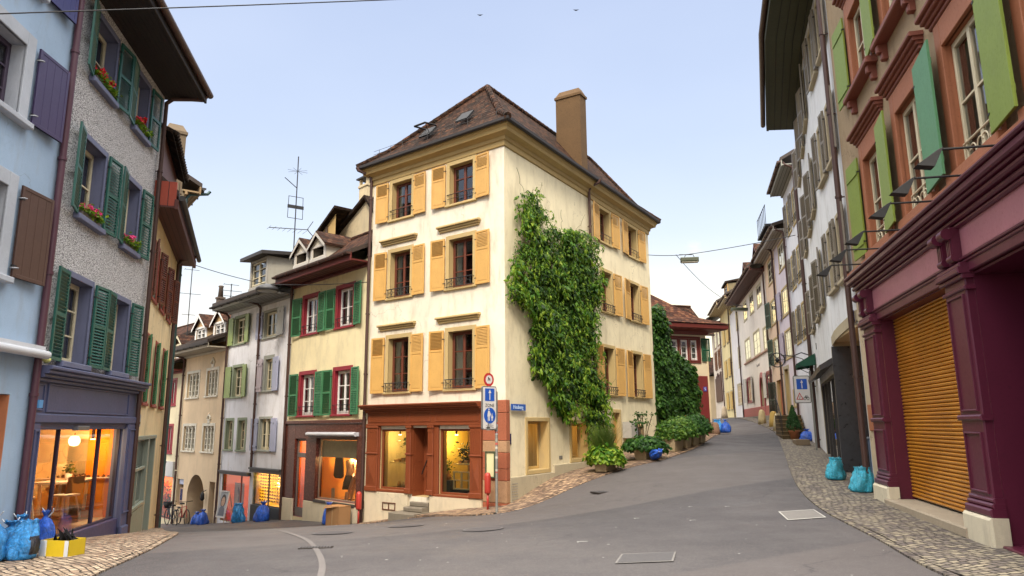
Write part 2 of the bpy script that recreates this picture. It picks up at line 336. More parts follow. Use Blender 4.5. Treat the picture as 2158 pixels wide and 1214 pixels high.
def wall_mesh(L,z0,z1,ops,depth_back=None,body=None,u_start=0.,steps=None):
    """front wall with real openings. ops: (u0,u1,za,zb,reveal,mode). mats: wall, reveal, dark room"""
    b=MB(); us=sorted(set([u_start,L]+[o[0] for o in ops]+[o[1] for o in ops])); zs=sorted(set([z0,z1]+[o[2] for o in ops]+[o[3] for o in ops]))
    us=[u for u in us if u_start-1e-6<=u<=L+1e-6]
    for i in range(len(us)-1):
        for j in range(len(zs)-1):
            uc=(us[i]+us[i+1])/2; zc=(zs[j]+zs[j+1])/2
            if any(o[0]<uc<o[1] and o[2]<zc<o[3] for o in ops): continue
            b.quad((us[i],0,zs[j]),(us[i+1],0,zs[j]),(us[i+1],0,zs[j+1]),(us[i],0,zs[j+1]))
    for (a,c,za,zb,r,mode) in ops:
        b.quad((a,0,zb),(a,r,zb),(a,r,za),(a,0,za),1); b.quad((c,0,za),(c,r,za),(c,r,zb),(c,0,zb),1)
        b.quad((a,0,zb),(c,0,zb),(c,r,zb),(a,r,zb),1); b.quad((a,0,za),(a,r,za),(c,r,za),(c,0,za),1)
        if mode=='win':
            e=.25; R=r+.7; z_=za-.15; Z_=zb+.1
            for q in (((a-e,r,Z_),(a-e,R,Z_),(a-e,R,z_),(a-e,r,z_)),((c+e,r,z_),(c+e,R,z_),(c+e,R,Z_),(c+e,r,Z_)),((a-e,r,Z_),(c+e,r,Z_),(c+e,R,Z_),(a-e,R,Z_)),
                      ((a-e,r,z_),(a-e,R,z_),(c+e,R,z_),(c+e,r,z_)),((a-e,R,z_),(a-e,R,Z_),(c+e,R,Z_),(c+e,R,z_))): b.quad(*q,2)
    if body:
        D=body
        b.quad((u_start,D,z0),(u_start,0,z0),(u_start,0,z1),(u_start,D,z1)); b.quad((L,0,z0),(L,D,z0),(L,D,z1),(L,0,z1)); b.quad((L,D,z0),(u_start,D,z0),(u_start,D,z1),(L,D,z1))
        b.quad((u_start,0,z1),(L,0,z1),(L,D,z1),(u_start,D,z1))
    return b
_me={}
def cm(key,fn,name,mats):
    if key not in _me: _me[key]=fn().mesh(name,mats)
    return _me[key]
def frame_mb(w,h,t,y0,y1,m=0,b=None,c=.006):
    b=b or MB(); b.cbox(0,t,y0,y1,0,h,c,m);b.cbox(w-t,w,y0,y1,0,h,c,m);b.cbox(t,w-t,y0+.001,y1,0,t,c,m);b.cbox(t,w-t,y0+.001,y1,h-t,h,c,m);return b
def sash_mb(w,h,nc,nr,nv=1,t=.05,post=None):
    b=frame_mb(w,h,t,0,.07)
    cw=(w-2*t)/nc
    for c in range(nc):
        x=t+c*cw; s=.042
        for a in ((x,x+s),(x+cw-s,x+cw)): b.cbox(a[0]+.001,a[1]-.001,-.012,.05,t+.001,h-t-.001,.005)
        b.cbox(x+s,x+cw-s,-.011,.05,t+.001,t+s+.012,.005);b.cbox(x+s,x+cw-s,-.011,.05,h-t-s,h-t-.001,.005)
        for r in range(1,nr):
            z=t+(h-2*t)*r/nr; b.box(x+s,x+cw-s,-.005,.035,z-.014,z+.014)
        for v in range(1,nv):
            xx=x+cw*v/nv; b.box(xx-.012,xx+.012,-.007,.033,t+s,h-t-s)
    if post:
        for k in range(1,nc): x=t+k*cw; b.cbox(x-post/2,x+post/2,-.06,.06,0,h,.01)
    return b
def curtain_mb(w,h,kind,seed=0):
    b=MB(); rnd=random.Random(seed)
    def drape(x0,x1,z0,z1,amp=.03,n=14,gather=0):
        vs=[];nz=5
        for j in range(nz+1):
            tz=j/nz
            for i in range(n+1):
                tx=i/n; x=x0+(x1-x0)*tx; g=gather*sin(PI*tz)
                x=x+(x0-x)*g*.6 if x0<w/2 else x+(x1-x)*g*.6
                vs.append((x,amp*sin(tx*n*1.9+rnd.random()*.4)+.0,z0+(z1-z0)*tz))
        b.add(vs,[(j*(n+1)+i,j*(n+1)+i+1,(j+1)*(n+1)+i+1,(j+1)*(n+1)+i) for j in range(nz) for i in range(n)],0,True)
    if kind=='sides': drape(.03,w*U(.22,.34),.03,h-.03,gather=.5); drape(w*(1-U(.22,.34)),w-.03,.03,h-.03,gather=.5)
    elif kind=='full': drape(.02,w-.02,.02,h-.02,.02,24)
    elif kind=='left': drape(.03,w*.4,.03,h-.03,gather=.4)
    elif kind=='cafe': drape(.02,w-.02,.02,h*.55,.02,20)
    elif kind=='blind':
        b.quad((.03,0,h*U(.3,.6)),(w-.03,0,h*.45),(w-.03,0,h-.03),(.03,0,h-.03))
    return b
def arc(cx,cz,r,a0,a1,n=8,y=0): return [(cx+r*cos(rad(a0+(a1-a0)*i/n)),y,cz+r*sin(rad(a0+(a1-a0)*i/n))) for i in range(n+1)]
def rail_mb(w,kind):
    b=MB()
    if kind=='bar':
        b.tube([(-.06,-.05,.30),(w+.06,-.05,.30)],.012,6); b.tube([(-.06,-.05,.17),(w+.06,-.05,.17)],.008,6)
        for x in np.linspace(.1,w-.1,3): b.tube([(x,-.05,.02),(x,-.05,.30)],.007,5)
        for x in (-.06,w+.06): b.tube([(x,-.05,.30),(x,.02,.30)],.01,5)
    elif kind=='iron':
        H=.26; b.tube([(-.05,-.1,H),(w+.05,-.1,H)],.016,6); b.tube([(-.05,-.1,.03),(w+.05,-.1,.03)],.01,6)
        n=max(3,int(w/.17)); 
        for i in range(n+1):
            x=w*i/n; b.tube([(x,-.1,.03),(x,-.1,H)],.007,5)
            if i<n:
                c=x+w/n/2; b.tube(arc(c,.08,w/n*.42,0,180,6,-.1),.006,5); b.tube(arc(c,H-.03,w/n*.42,180,360,6,-.1),.006,5)
        for x in (-.05,w+.05): b.tube([(x,-.1,H),(x,.03,H)],.01,5); b.tube([(x,-.1,.03),(x,.03,.03)],.01,5)
    elif kind=='scroll':   # cream scrolled guard
        H=.34; b.tube([(0,.06,H),(w,.06,H)],.016,6); b.tube([(0,.06,.02),(w,.06,.02)],.014,6)
        for x in (0.0,w): b.tube([(x,.06,.02),(x,.06,H)],.012,5)
        n=3
        for i in range(n):
            c=w*(i+.5)/n; r=w/n*.26; b.tube(arc(c-r*.7,H/2,r,20,340,12,.06),.011,5); b.tube(arc(c+r*.7,H/2,r,200,520,12,.06),.011,5)
    return b
def window(B,u0,u1,z0,z1,st,face=None,label=None,**kw):
    st=dict(st,**kw); w=round(u1-u0,3);h=round(z1-z0,3)
    nc=st.get('nc',2);nr=st.get('nr',3);nv=st.get('nv',1);rec=st.get('rec',.14)
    sw=st.get('sw',.13);pr=st.get('pr',.025);sk=(w,h,sw,pr,st.get('sillp',.05),st.get('smat'),st.get('topw'),st.get('sillh'))
    def fw():
        b=MB(); tp=st.get('topw') or sw
        if sw>0:
            b.cbox(-sw,0,-pr,.02,-.001,h+tp,.008);b.cbox(w,w+sw,-pr,.02,-.001,h+tp,.008);b.cbox(0,w,-pr+.001,.02,h,h+tp,.008)
        sp=st.get('sillp',.05); sh=st.get('sillh') or .07
        if sp>0: b.cbox(-sw-.03,w+sw+.03,-sp,.06,-sh,0,.012)
        else: b.cbox(-sw,w+sw,-pr,.02,-max(sw,.05),0,.008)
        return b
    wi=B.part('window',cm(('w',)+sk,fw,'window',st['smat']),None,u0,0,z0,face,label)
    post=st.get('post')
    sa=place(cm(('s',w,h,nc,nr,nv,st['fmat'],post),lambda:sash_mb(w,h,nc,nr,nv,post=post),'sash',st['fmat']),'sash',wi,T(0,rec,0))
    def fp():
        b=MB();t=.05;b.quad((t,.02,t),(w-t,.02,t),(w-t,.02,h-t),(t,.02,h-t));return b
    gm=st.get('glass') or glass()
    place(cm(('p',w,h,gm),fp,'pane',gm),'pane',wi,T(0,rec+st.get('py',0),0))
    cu=st.get('cur')
    if cu:
        place(cm(('c',w,h,cu,st.get('cmat'),random.randint(0,2)),lambda:curtain_mb(w,h,cu,random.randint(0,99)),'curtain',st.get('cmat') or fabric((.5,.47,.4))),'curtain',wi,T(0,rec+.13,0))
    if st.get('rail'): place(cm(('r',w,st['rail'],st.get('rmat')),lambda:rail_mb(w,st['rail']),'window_railing',st.get('rmat') or IRON),'window_railing',wi,None)
    return wi
def shutter_mb(w,h,kind):
    b=MB(); t=.018; fr=.055
    def fmb(z0,z1): 
        b.cbox(0,fr,-t,t,z0,z1,.004);b.cbox(w-fr,w,-t,t,z0,z1,.004);b.cbox(fr,w-fr,-t+.001,t-.001,z0,z0+fr,.004);b.cbox(fr,w-fr,-t+.001,t-.001,z1-fr,z1,.004)
    def slats(z0,z1,p=.055):
        n=max(3,int((z1-z0)/p)); 
        for i in range(n):
            z=z0+(i+.5)*(z1-z0)/n; d=.018; k=.022
            b.add([(fr,-d,z-k),(w-fr,-d,z-k),(w-fr,d,z+k),(fr,d,z+k),(fr,-d,z-k+.008),(w-fr,-d,z-k+.008),(w-fr,d,z+k+.008),(fr,d,z+k+.008)],[(0,3,2,1),(4,5,6,7),(0,1,5,4),(2,3,7,6)])
            
    if kind=='louvre':
        fmb(0,h); b.cbox(fr,w-fr,-t+.001,t-.001,h*.5-.03,h*.5+.03,.004); slats(fr,h*.5-.03); slats(h*.5+.03,h-fr)
    elif kind=='half':
        fmb(0,h); zc=h*.66; zl=h*.28 if h>1.3 else h*.3
        b.cbox(fr,w-fr,-t+.001,t-.001,zc-.03,zc+.03,.004); slats(zc+.03,h-fr,.04)
        b.box(fr-.002,w-fr+.002,-.007,.007,fr-.002,zc-.028); b.cbox(fr+.03,w-fr-.03,-.013,.013,fr+.04,zc-.07,.006)
    elif kind=='plank':
        n=4
        for i in range(n): b.cbox(w*i/n+.002,w*(i+1)/n-.002,-.016,.012,0,h,.004)
        for z in (h*.14,h*.82): b.cbox(.02,w-.02,.012,.03,z-.04,z+.04,.004)
        c=h*.84; b.add([(w/2-.035,-.0175,c),(w/2,-.0175,c-.065),(w/2+.035,-.0175,c),(w/2,-.0175,c+.065)],[(0,1,2,3)],1)
        b.add([(w/2-.035,.0315,c),(w/2,.0315,c-.065),(w/2+.035,.0315,c),(w/2,.0315,c+.065)],[(3,2,1,0)],1)
    elif kind=='flat':
        b.cbox(0,w,-.018,.014,0,h,.006)
        for z in (h*.12,h*.85): b.cbox(.03,w-.03,.014,.03,z-.04,z+.04,.004)
    elif kind=='panel':
        b.box(0,w,-.01,.01,0,h); 
        for k in range(3): b.box(w*(k+1)/4-.003,w*(k+1)/4+.003,-.0125,.0125,.06,h-.06)
        fmb(0,h)
    # hinges
    for z in (h*.12,h*.85): b.box(-.012,.05,-.024,.024,z-.012,z+.012,1)
    return b
def shutter(B,hu,z0,h,w,side,kind,mat,face=None,ang=None,y=-.055,label=None):
    """side -1: opens to the left of the hinge; +1: to the right. ang: degrees proud of the wall"""
    a=rad(U(2,7) if ang is None else ang); rot=RZ(PI+a) if side<0 else RZ(-a)
    me=cm(('sh',round(w,3),round(h,3),kind,mat),lambda:shutter_mb(w,h,kind),'shutter',[mat,IRON])
    return B.part('shutter',me,None,hu,y,z0,face,label,rot)
def win_sh(B,u0,u1,z0,z1,st,sw,kind,mat,face=None,left=True,right=True,off=None,dh=.06,angs=(None,None),**kw):
    wi=window(B,u0,u1,z0,z1,st,face,**kw); off=st.get('sw',.13)+.005 if off is None else off
    if left: shutter(B,u0-off,z0-dh*.4,z1-z0+dh*1.4,sw,-1,kind,mat,face,angs[0])
    if right: shutter(B,u1+off,z0-dh*.4,z1-z0+dh*1.4,sw,1,kind,mat,face,angs[1])
    return wi
def room(B,u0,u1,z0,z1,y0,y1,mat,face=None,fmat=None,bmat=None):
    b=MB(); b.quad((u0,y1,z0),(u0,y0,z0),(u0,y0,z1),(u0,y1,z1)); b.quad((u1,y0,z0),(u1,y1,z0),(u1,y1,z1),(u1,y0,z1)); b.quad((u0,y1,z0),(u0,y1,z1),(u1,y1,z1),(u1,y1,z0),2)
    b.quad((u0,y0,z1),(u0,y1,z1),(u1,y1,z1),(u1,y0,z1)); b.quad((u0,y0,z0),(u1,y0,z0),(u1,y1,z0),(u0,y1,z0),1)
    return B.part('interior',b,[mat,fmat or mat,bmat or mat],face=face)
def lamp(name,face,u,y,z,label,power,col=(1,.62,.25),rad_=.07,shape='globe',cord=.3,glow=12):
    p=face.w(u,y,z); t=thing(name,p,0,label,'lamp')
    b=MB()
    if shape=='globe': b.lathe([(.01,-.1),(.07,-.085),(.1,-.03),(.1,.03),(.07,.085),(.01,.1)],n=14)
    elif shape=='spot': b.lathe([(.03,-.05),(.045,-.05),(.045,-.03),(.03,-.03)],n=10)
    else: b.box(-.5,.5,-.04,.04,-.02,.02)
    b.build('bulb',emit(col,glow),t)
    c=MB(); c.tube([(0,0,.08 if shape=='globe' else -.03),(0,0,.08+cord)],.008 if shape=='globe' else .03,6); c.build('cord' if shape=='globe' else 'lamp_body',BLACK,t)
    l=bpy.data.lights.new('lamp_light','POINT'); l.energy=power;l.color=col;l.shadow_soft_size=rad_
    o=bpy.data.objects.new('lamp_light',l);COL.objects.link(o);o.parent=t;o.location=(0,0,-.16)
    return t
def downpipe(B,u,z0,z1,face=None,mat=None,y=-.09,r=.05,neck=None,kinks=None):
    pts=[(u,y,z0),(u,y,z1)]
    if neck: pts=[(u,y,z0),(u,y,z1-.35),(u+neck[0]*.15,y-neck[1]*.15,z1-.22),(u+neck[0]*.9,y-neck[1]*.9,z1-.1),(u+neck[0],y-neck[1],z1)]
    b=MB().tube(pts,r,9)
    z=z0+.6
    while z<z1-.5:
        b.tube([(u,y,z),(u,y,z+.05)],r*1.25,9); b.box(u-.012,u+.012,y,.01,z+.01,z+.035); z+=1.9
    return B.part('downpipe',b,mat or PIPE,face=face)
def slab_roof(B,u0,u1,ov,ze,yr,zr,yb,zb,mat,th=.14,ext=(0,0),face=None,name='roof'):
    """tiled roof: eave at y=-ov height ze, ridge at yr/zr, back eave yb/zb, with a slight bell-cast"""
    a,c=u0-ext[0],u1+ext[1]; b=MB()
    dz=zr-ze; prof=[(-ov,ze),(-ov+.8,ze+.8*dz/(yr+ov)*.72),(yr,zr),(yb,zb)]
    top=[(y,z+th) for y,z in prof]
    for i in range(3):
        (y0,z0),(y1,z1)=top[i],top[i+1]; nseg=max(1,int((c-a)/1.2))
        for k in range(nseg):
            ua=a+(c-a)*k/nseg; ub=a+(c-a)*(k+1)/nseg; b.quad((ua,y0,z0),(ub,y0,z0),(ub,y1,z1),(ua,y1,z1))
    for i in range(3):
        (y0,z0),(y1,z1)=prof[i],prof[i+1]; b.quad((a,y1,z1),(c,y1,z1),(c,y0,z0),(a,y0,z0),1)
    for x,s in ((a,1),(c,-1)):
        p=[(x,y,z) for y,z in prof]+[(x,y,z) for y,z in top[::-1]]; b.add(p,[tuple(range(8))[::s]],1)
    b.quad((a,-ov,ze),(c,-ov,ze),(c,-ov,ze+th),(a,-ov,ze+th),1)
    b.tube([(a,yr,zr+th),(c,yr,zr+th)],.09,8)
    return B.part(name,b,[mat,paint((.05,.035,.028),.6)],face=face)
def eave(B,u0,u1,ov,zs,mat,fascia=.16,face=None,gut=True,gmat=None,ext=(0,0),name='eave',boards=True):
    b=MB(); a,c=u0-ext[0],u1+ext[1]
    b.box(a,c,-ov,.05,zs-.03,zs+.02); b.cbox(a,c,-ov-.03,-ov+.02,zs-.05,zs+fascia,.01)
    if boards:
        y=-ov+.12
        while y<-.03: b.box(a,c,y-.006,y+.006,zs-.036,zs-.028,1); y+=.14
    b.cbox(a,c,-.09,.0,zs-.13,zs-.03,.02)
    B.part(name,b,[mat,BLACK],face=face)
    if gut:
        g=MB(); n=10; r=.075; pts=[]
        for k in range(n+1): t=PI+PI*k/n; pts.append((cos(t)*r,sin(t)*r))
        for k in range(n):
            (p,q),(p2,q2)=pts[k],pts[k+1]; y=-ov-.1; z=zs+fascia-.02
            g.quad((a,y+p,z+q),(c,y+p,z+q),(c,y+p2,z+q2),(a,y+p2,z+q2))
        x=a+.3
        while x<c: g.box(x-.012,x+.012,-ov-.18,-ov-.02,z-.085,z-.0,0); x+=.8
        g.box(a-.004,a,-ov-.175,-ov-.025,z-.07,z); g.box(c,c+.004,-ov-.175,-ov-.025,z-.07,z)
        B.part('gutter',g,gmat or PIPE,face=face)
def dormer(B,u0,u1,y0,zb,zt,apex,depth,wall,trim,rmat,face=None,win=True,sash=None,roofov=.14,flat=False,label=None):
    b=MB(); w=u1-u0; uc=(u0+u1)/2
    hole=(u0+.16,u1-.16,zb+.12,zt-.1)
    for q in ((u0,hole[0],zb,zt),(hole[1],u1,zb,zt),(hole[0],hole[1],zb,hole[2]),(hole[0],hole[1],hole[3],zt)): b.quad((q[0],y0,q[2]),(q[1],y0,q[2]),(q[1],y0,q[3]),(q[0],y0,q[3]))
    if not flat: b.add([(u0,y0,zt),(u1,y0,zt),(uc,y0,apex)],[(0,1,2)])
    b.quad((u0,y0+depth,zb),(u0,y0,zb),(u0,y0,zt),(u0,y0+depth,zt),2);b.quad((u1,y0,zb),(u1,y0+depth,zb),(u1,y0+depth,zt),(u1,y0,zt),2)
    b.quad((hole[0],y0+.35,hole[2]),(hole[1],y0+.35,hole[2]),(hole[1],y0+.35,hole[3]),(hole[0],y0+.35,hole[3]),3)
    # trim
    b.cbox(u0-.01,u0+.13,y0-.03,y0+.02,zb,zt,.01,1);b.cbox(u1-.13,u1+.01,y0-.03,y0+.02,zb,zt,.01,1);b.cbox(u0-.04,u1+.04,y0-.05,y0+.02,zb-.06,zb+.08,.01,1);b.cbox(u0+.13,u1-.13,y0-.03,y0+.02,zt-.1,zt,.01,1)
    d=B.part('dormer',b,[wall,trim,wall,DARK],face=face,label=label)
    r=MB(); o=roofov; th=.07
    if flat:
        r.add([(u0-o,y0-o*1.6,zt),(u1+o,y0-o*1.6,zt),(u1+o,y0+depth,apex),(u0-o,y0+depth,apex)]+[(u0-o,y0-o*1.6,zt+th*2),(u1+o,y0-o*1.6,zt+th*2),(u1+o,y0+depth,apex+th*2),(u0-o,y0+depth,apex+th*2)],[(0,3,2,1),(4,5,6,7),(0,1,5,4),(1,2,6,5),(2,3,7,6),(3,0,4,7)])
    else:
        sl=(apex-zt)/(w/2)
        for s in (-1,1):
            ue=uc+s*(w/2+o); ze=zt-o*sl
            A=[(uc,y0-o,apex),(ue,y0-o,ze),(ue,y0+depth,ze),(uc,y0+depth,apex)]; Bt=[(x,y,z+th) for x,y,z in A]
            f=[(0,1,2,3),(7,6,5,4),(0,4,5,1),(1,5,6,2),(2,6,7,3)]
            if s>0: f=[q[::-1] for q in f]
            r.add(A+Bt,f)
            t=.06; r.add([(uc,y0-o-.01,apex-.12),(ue,y0-o-.01,ze-.1),(ue,y0-o-.01,ze+.02),(uc,y0-o-.01,apex+.02)],[(0,1,2,3)[::-s]],1)
    place(r.mesh('roof',[rmat,trim]),'roof',d,T(0,0,0))
    if win:
        W=hole[1]-hole[0];H=hole[3]-hole[2]
        place(sash_mb(W,H,2,3,t=.035).mesh('sash',sash or WHITE),'sash',d,T(hole[0],y0+.03,hole[2]))
        p=MB().quad((.03,.06,.03),(W-.03,.06,.03),(W-.03,.06,H-.03),(.03,.06,H-.03)); place(p.mesh('pane',glass()),'pane',d,T(hole[0],y0+.02,hole[2]))
    return d
def chimney(B,u,y,w,d,z0,z1,mat,face=None,cap='slab',name='chimney'):
    b=MB(); b.box(u-w/2,u+w/2,y-d/2,y+d/2,z0,z1); b.box(u-w/2-.04,u+w/2+.04,y-d/2-.04,y+d/2+.04,z1-.02,z1+.07)
    if cap=='slab':
        b.add([(u-w/2-.02,y-d/2-.02,z1+.07),(u+w/2+.02,y-d/2-.02,z1+.07),(u+w/2+.02,y+d/2+.02,z1+.07),(u-w/2-.02,y+d/2+.02,z1+.07),(u-w/2+.12,y-d/2+.1,z1+.32),(u+w/2-.12,y-d/2+.1,z1+.32),(u+w/2-.12,y+d/2-.1,z1+.32),(u-w/2+.12,y+d/2-.1,z1+.32)],[(0,1,5,4),(1,2,6,5),(2,3,7,6),(3,0,4,7),(4,5,6,7)])
    elif cap=='open':
        for sx in (-1,1):
            for sy in (-1,1): b.box(u+sx*(w/2-.05)-.05,u+sx*(w/2-.05)+.05,y+sy*(d/2-.05)-.05,y+sy*(d/2-.05)+.05,z1+.07,z1+.34)
        b.box(u-w/2-.1,u+w/2+.1,y-d/2-.1,y+d/2+.1,z1+.34,z1+.4,1)
        b.add([(u-w/2-.1,y-d/2-.1,z1+.401),(u+w/2+.1,y-d/2-.1,z1+.401),(u+w/2+.1,y+d/2+.1,z1+.401),(u-w/2-.1,y+d/2+.1,z1+.401),(u,y,z1+.52)],[(0,1,4),(1,2,4),(2,3,4),(3,0,4)],1)
    elif cap=='pot': b.lathe([(.13,0),(.1,.5),(.14,.55),(.1,.6)],(u,y,z1+.07),10)
    return B.part(name,b,[mat,PIPEG],face=face)
def leaves_mb(pts,size,droop=.3,jit=.4,rnd=None,asp=.42):
    """pts: (x,y,z,nx,ny,nz). each leaf a folded pointed blade (4 verts+tip)"""
    rnd=rnd or random; b=MB(); V=b.v;Fc=b.f
    for (x,y,z,nx,ny,nz) in pts:
        s=size*(.45+1.1*rnd.random()**1.4)*(1+.35*sin(x*2.1+z*3.3)); n=Vector((nx+rnd.gauss(0,jit),ny+rnd.gauss(0,jit),nz+rnd.gauss(0,jit))).normalized()
        d=Vector((rnd.gauss(0,1),rnd.gauss(0,1),rnd.gauss(0,1)-droop*2)); d=(d-n*d.dot(n))
        if d.length<1e-4: continue
        d.normalize(); a=n.cross(d)*s*asp; p=Vector((x,y,z)); q=p+d*s; m=p+d*s*.45
        o=len(V); V+= [tuple(p),tuple(m+a-n*s*.06),tuple(q-n*s*.12),tuple(m-a-n*s*.06),tuple(m+n*s*.05)]
        Fc+= [(o,o+1,o+4),(o+1,o+2,o+4),(o+2,o+3,o+4),(o+3,o,o+4)]; b.m+=[0]*4; b.sm+=[False]*4
    return b
def in_poly(x,y,P):
    c=False;n=len(P);j=n-1
    for i in range(n):
        if (P[i][1]>y)!=(P[j][1]>y) and x<(P[j][0]-P[i][0])*(y-P[i][1])/(P[j][1]-P[i][1])+P[i][0]: c=not c
        j=i
    return c
def text_mb(txt,size,ext=.003):
    cu=bpy.data.curves.new('t','FONT'); cu.body=txt; cu.size=size; cu.extrude=ext; cu.align_x='CENTER'; cu.align_y='CENTER'
    o=bpy.data.objects.new('t',cu); COL.objects.link(o); dg=bpy.context.evaluated_depsgraph_get(); me=o.evaluated_get(dg).to_mesh()
    b=MB(); vs=[(v.co.x,-v.co.z,v.co.y) for v in me.vertices]; b.add(vs,[tuple(p.vertices) for p in me.polygons]); o.evaluated_get(dg).to_mesh_clear()
    bpy.data.objects.remove(o); return b
# ================================================================== materials used by the houses
CREAM=plaster((.76,.69,.56),.75,.4,(.36,.27,.17)); CREAMB=plaster((.78,.69,.48),.7,.4,(.36,.28,.16)); OCHRE=paint((.60,.35,.105),.5,.45); OCHST=plaster((.50,.37,.17),.4,.25); OCHCOR=paint((.42,.29,.11),.55,.3)
BROWNF=paint((.13,.035,.018),.4,.2); REDBR=paint((.21,.052,.018),.45,.4); STONEP=stone((.52,.46,.36)); GREYP=stone((.36,.33,.28))
CURT=fabric((.62,.58,.48)); CURTD=fabric((.30,.25,.18))
TILE=tiles((.012,.007,.005),(.030,.015,.010),(.062,.028,.016)); TILER=tiles((.016,.008,.006),(.038,.016,.010),(.075,.032,.018),.2,.17); TILED=tiles((.012,.009,.008),(.026,.017,.013),(.048,.03,.021),.2,.16)
GREENSH=paint((.05,.19,.085),.45,.25); TEALSH=paint((.02,.105,.085),.4,.2); PURPST=paint((.12,.12,.23),.5,.25); CRWOOD=paint((.62,.55,.38),.45,.1)
REDSUR=paint((.26,.022,.035),.45,.2); WARMWALL=plaster((.75,.42,.11),.05,.1); YELWALL=plaster((.8,.6,.16),.05,.1); ORWALL=plaster((.85,.32,.07),.05,.1); FLOORW=paint((.45,.33,.2),.4)
# ================================================================== C : the cream corner house
CL=(-4.518,22.219);K=(-.196,18.867);CR=(5.699,28.597);BK=(1.377,31.95)
A=Face(CL,K);Bf=Face(K,CR)
C=Bld('corner_house','cream corner house with ochre shutters and hipped brown tile roof between the two streets','house',A,-2.68)
st=dict(smat=OCHST,fmat=BROWNF,nc=2,nr=3,sw=.13,rec=.17,cur='sides',cmat=CURT,sillp=.07)
rowsC=[(1.03,2.65,'iron'),(3.92,5.37,'iron'),(6.45,7.66,'bar')]
colsA=[(.90,1.78),(3.40,4.32)]
ops=[(a,b,z0,z1,.2,'win') for z0,z1,_ in rowsC for a,b in colsA]
ops+=[(.67,1.80,-1.80,-.07,.3,'room'),(2.03,2.72,-1.95,-.03,.5,'door'),(3.10,4.27,-1.84,-.07,.3,'room')]
C.part('wall',wall_mesh(A.L,-3.4,8.0,ops),[CREAM,OCHST,DARK],face=A,label='cream plastered street front above the red-brown shopfront')
for ri,(z0,z1,rl) in enumerate(rowsC):
    for ci,(a,b) in enumerate(colsA):
        s2=dict(st,rail=rl)
        if ri==2 and ci==1: s2.update(nr=3,cur=None)
        if ri==0: s2.update(cur='left' if ci else 'sides')
        win_sh(C,a,b,z0,z1,s2,.53,'half',OCHRE,A)
        if ri<2:
            h=MB(); zc=z1+.27
            for k,(o,d) in enumerate(((.05,.05),(.09,.06),(.14,.07))): h.cbox(a-.38-.03*k,b+.24+.03*k,-o,.02,zc+.06*k,zc+.06*k+.062,.012)
            C.part('window_hood',h,OCHST,face=A)
opsB=[(a,b,z0,z1,.26,'win') for z0,z1,_ in rowsC for a,b in ((6.45,7.32),(9.12,10.0))]
opsB+=[(1.12,2.30,-1.20,.12,.5,'room'),(3.80,4.9,-1.0,.06,.5,'room'),(7.02,7.62,-1.35,.42,.3,'door'),(8.95,9.75,-.85,-.08,.2,'win')]
C.part('wall',wall_mesh(Bf.L,-3.0,8.0,opsB),[CREAMB,OCHST,DARK],face=Bf,label='long cream side wall behind the climbing wisteria')
bk=MB(); 
for p,q in ((CR,BK),(BK,CL)): bk.quad((*p,-3),(*q,-3),(*q,8),(*p,8))
C.part('wall',bk.mesh('wall',CREAM),None,face=Face((0,0),(1,0)),label='plain rear walls')
for ri,(z0,z1,rl) in enumerate(rowsC):
    for ci,(a,b) in enumerate(((6.45,7.32),(9.12,10.0))):
        s2=dict(st,rail='iron' if ri<2 else 'bar',rec=.22,cur=['sides','cafe','full'][(ri+ci)%3],sw=.12)
        if ri==1: s2.update(post=.1,nc=2)
        win_sh(C,a,b,z0,z1,s2,.62,'half',OCHRE,Bf,left=not(ri==1 and ci==0))
# cornice and roof, swept round the four corners
loop=[CL,K,CR,BK]; W0=Face((0,0),(1,0))
cor=MB().sweep(loop,[(0,7.78),(.04,7.8),(.05,7.93),(.09,7.96),(.10,8.05),(.16,8.09),(.27,8.13),(.29,8.22),(.33,8.27),(.34,8.34),(0,8.36)],True)
C.part('cornice',cor,OCHCOR,face=W0)
C.part('gutter',MB().sweep(loop,[(.34,8.33),(.40,8.30),(.445,8.34),(.45,8.42),(.43,8.42),(.39,8.36),(.34,8.38)],True),PIPEG,face=W0)
def offs(path,o):
    out=[];n=len(path)
    for i in range(n):
        p=Vector(path[i]); f=lambda a,b:(lambda d:Vector((d.y,-d.x)))((Vector(b)-Vector(a)).normalized())
        n1=f(path[i-1],path[i]);n2=f(path[i],path[(i+1)%n]);m=(n1+n2).normalized(); out.append(p+m*o/max(.35,m.dot(n1)))
    return out
dB=Vector(Bf.d[:2]); nB=Vector((-dB.y,dB.x))
RA=Vector(K)+dB*2.2+nB*2.0; RB=Vector(K)+dB*10.05+nB*1.9; ZR=11.05
rf=MB(); r0=[(*p,8.41) for p in offs(loop,.42)]; r1=[(*p,9.02) for p in offs(loop,-.35)]; a3=(*RA,ZR); b3=(*RB,ZR)
for i in range(4): rf.add([r0[i],r0[(i+1)%4],r1[(i+1)%4],r1[i]],[(0,1,2,3)])
rf.add([r1[0],r1[1],a3],[(0,1,2)]); rf.add([r1[1],r1[2],b3,a3],[(0,1,2,3)]); rf.add([r1[2],r1[3],b3],[(0,1,2)]); rf.add([r1[3],r1[0],a3,b3],[(0,1,2,3)])
roofC=C.part('roof',rf,TILE,face=W0)
rt=MB()
def ridge_tiles(p,q,r=.1):
    p=Vector(p);q=Vector(q);n=max(2,int((q-p).length/.3))
    for i in range(n):
        a=p+(q-p)*(i/n);b=p+(q-p)*((i+1.12)/n); rt.tube([a+Vector((0,0,.0)),b+Vector((0,0,.02))],[r*1.12,r*.86],8)
for pts in ((r0[1],r1[1],a3),(r0[0],r1[0],a3),(a3,b3),(r0[2],r1[2],b3)):
    for i in range(len(pts)-1): ridge_tiles(pts[i],pts[i+1])
C.part('ridge_tile_row',rt,TILE,face=W0)
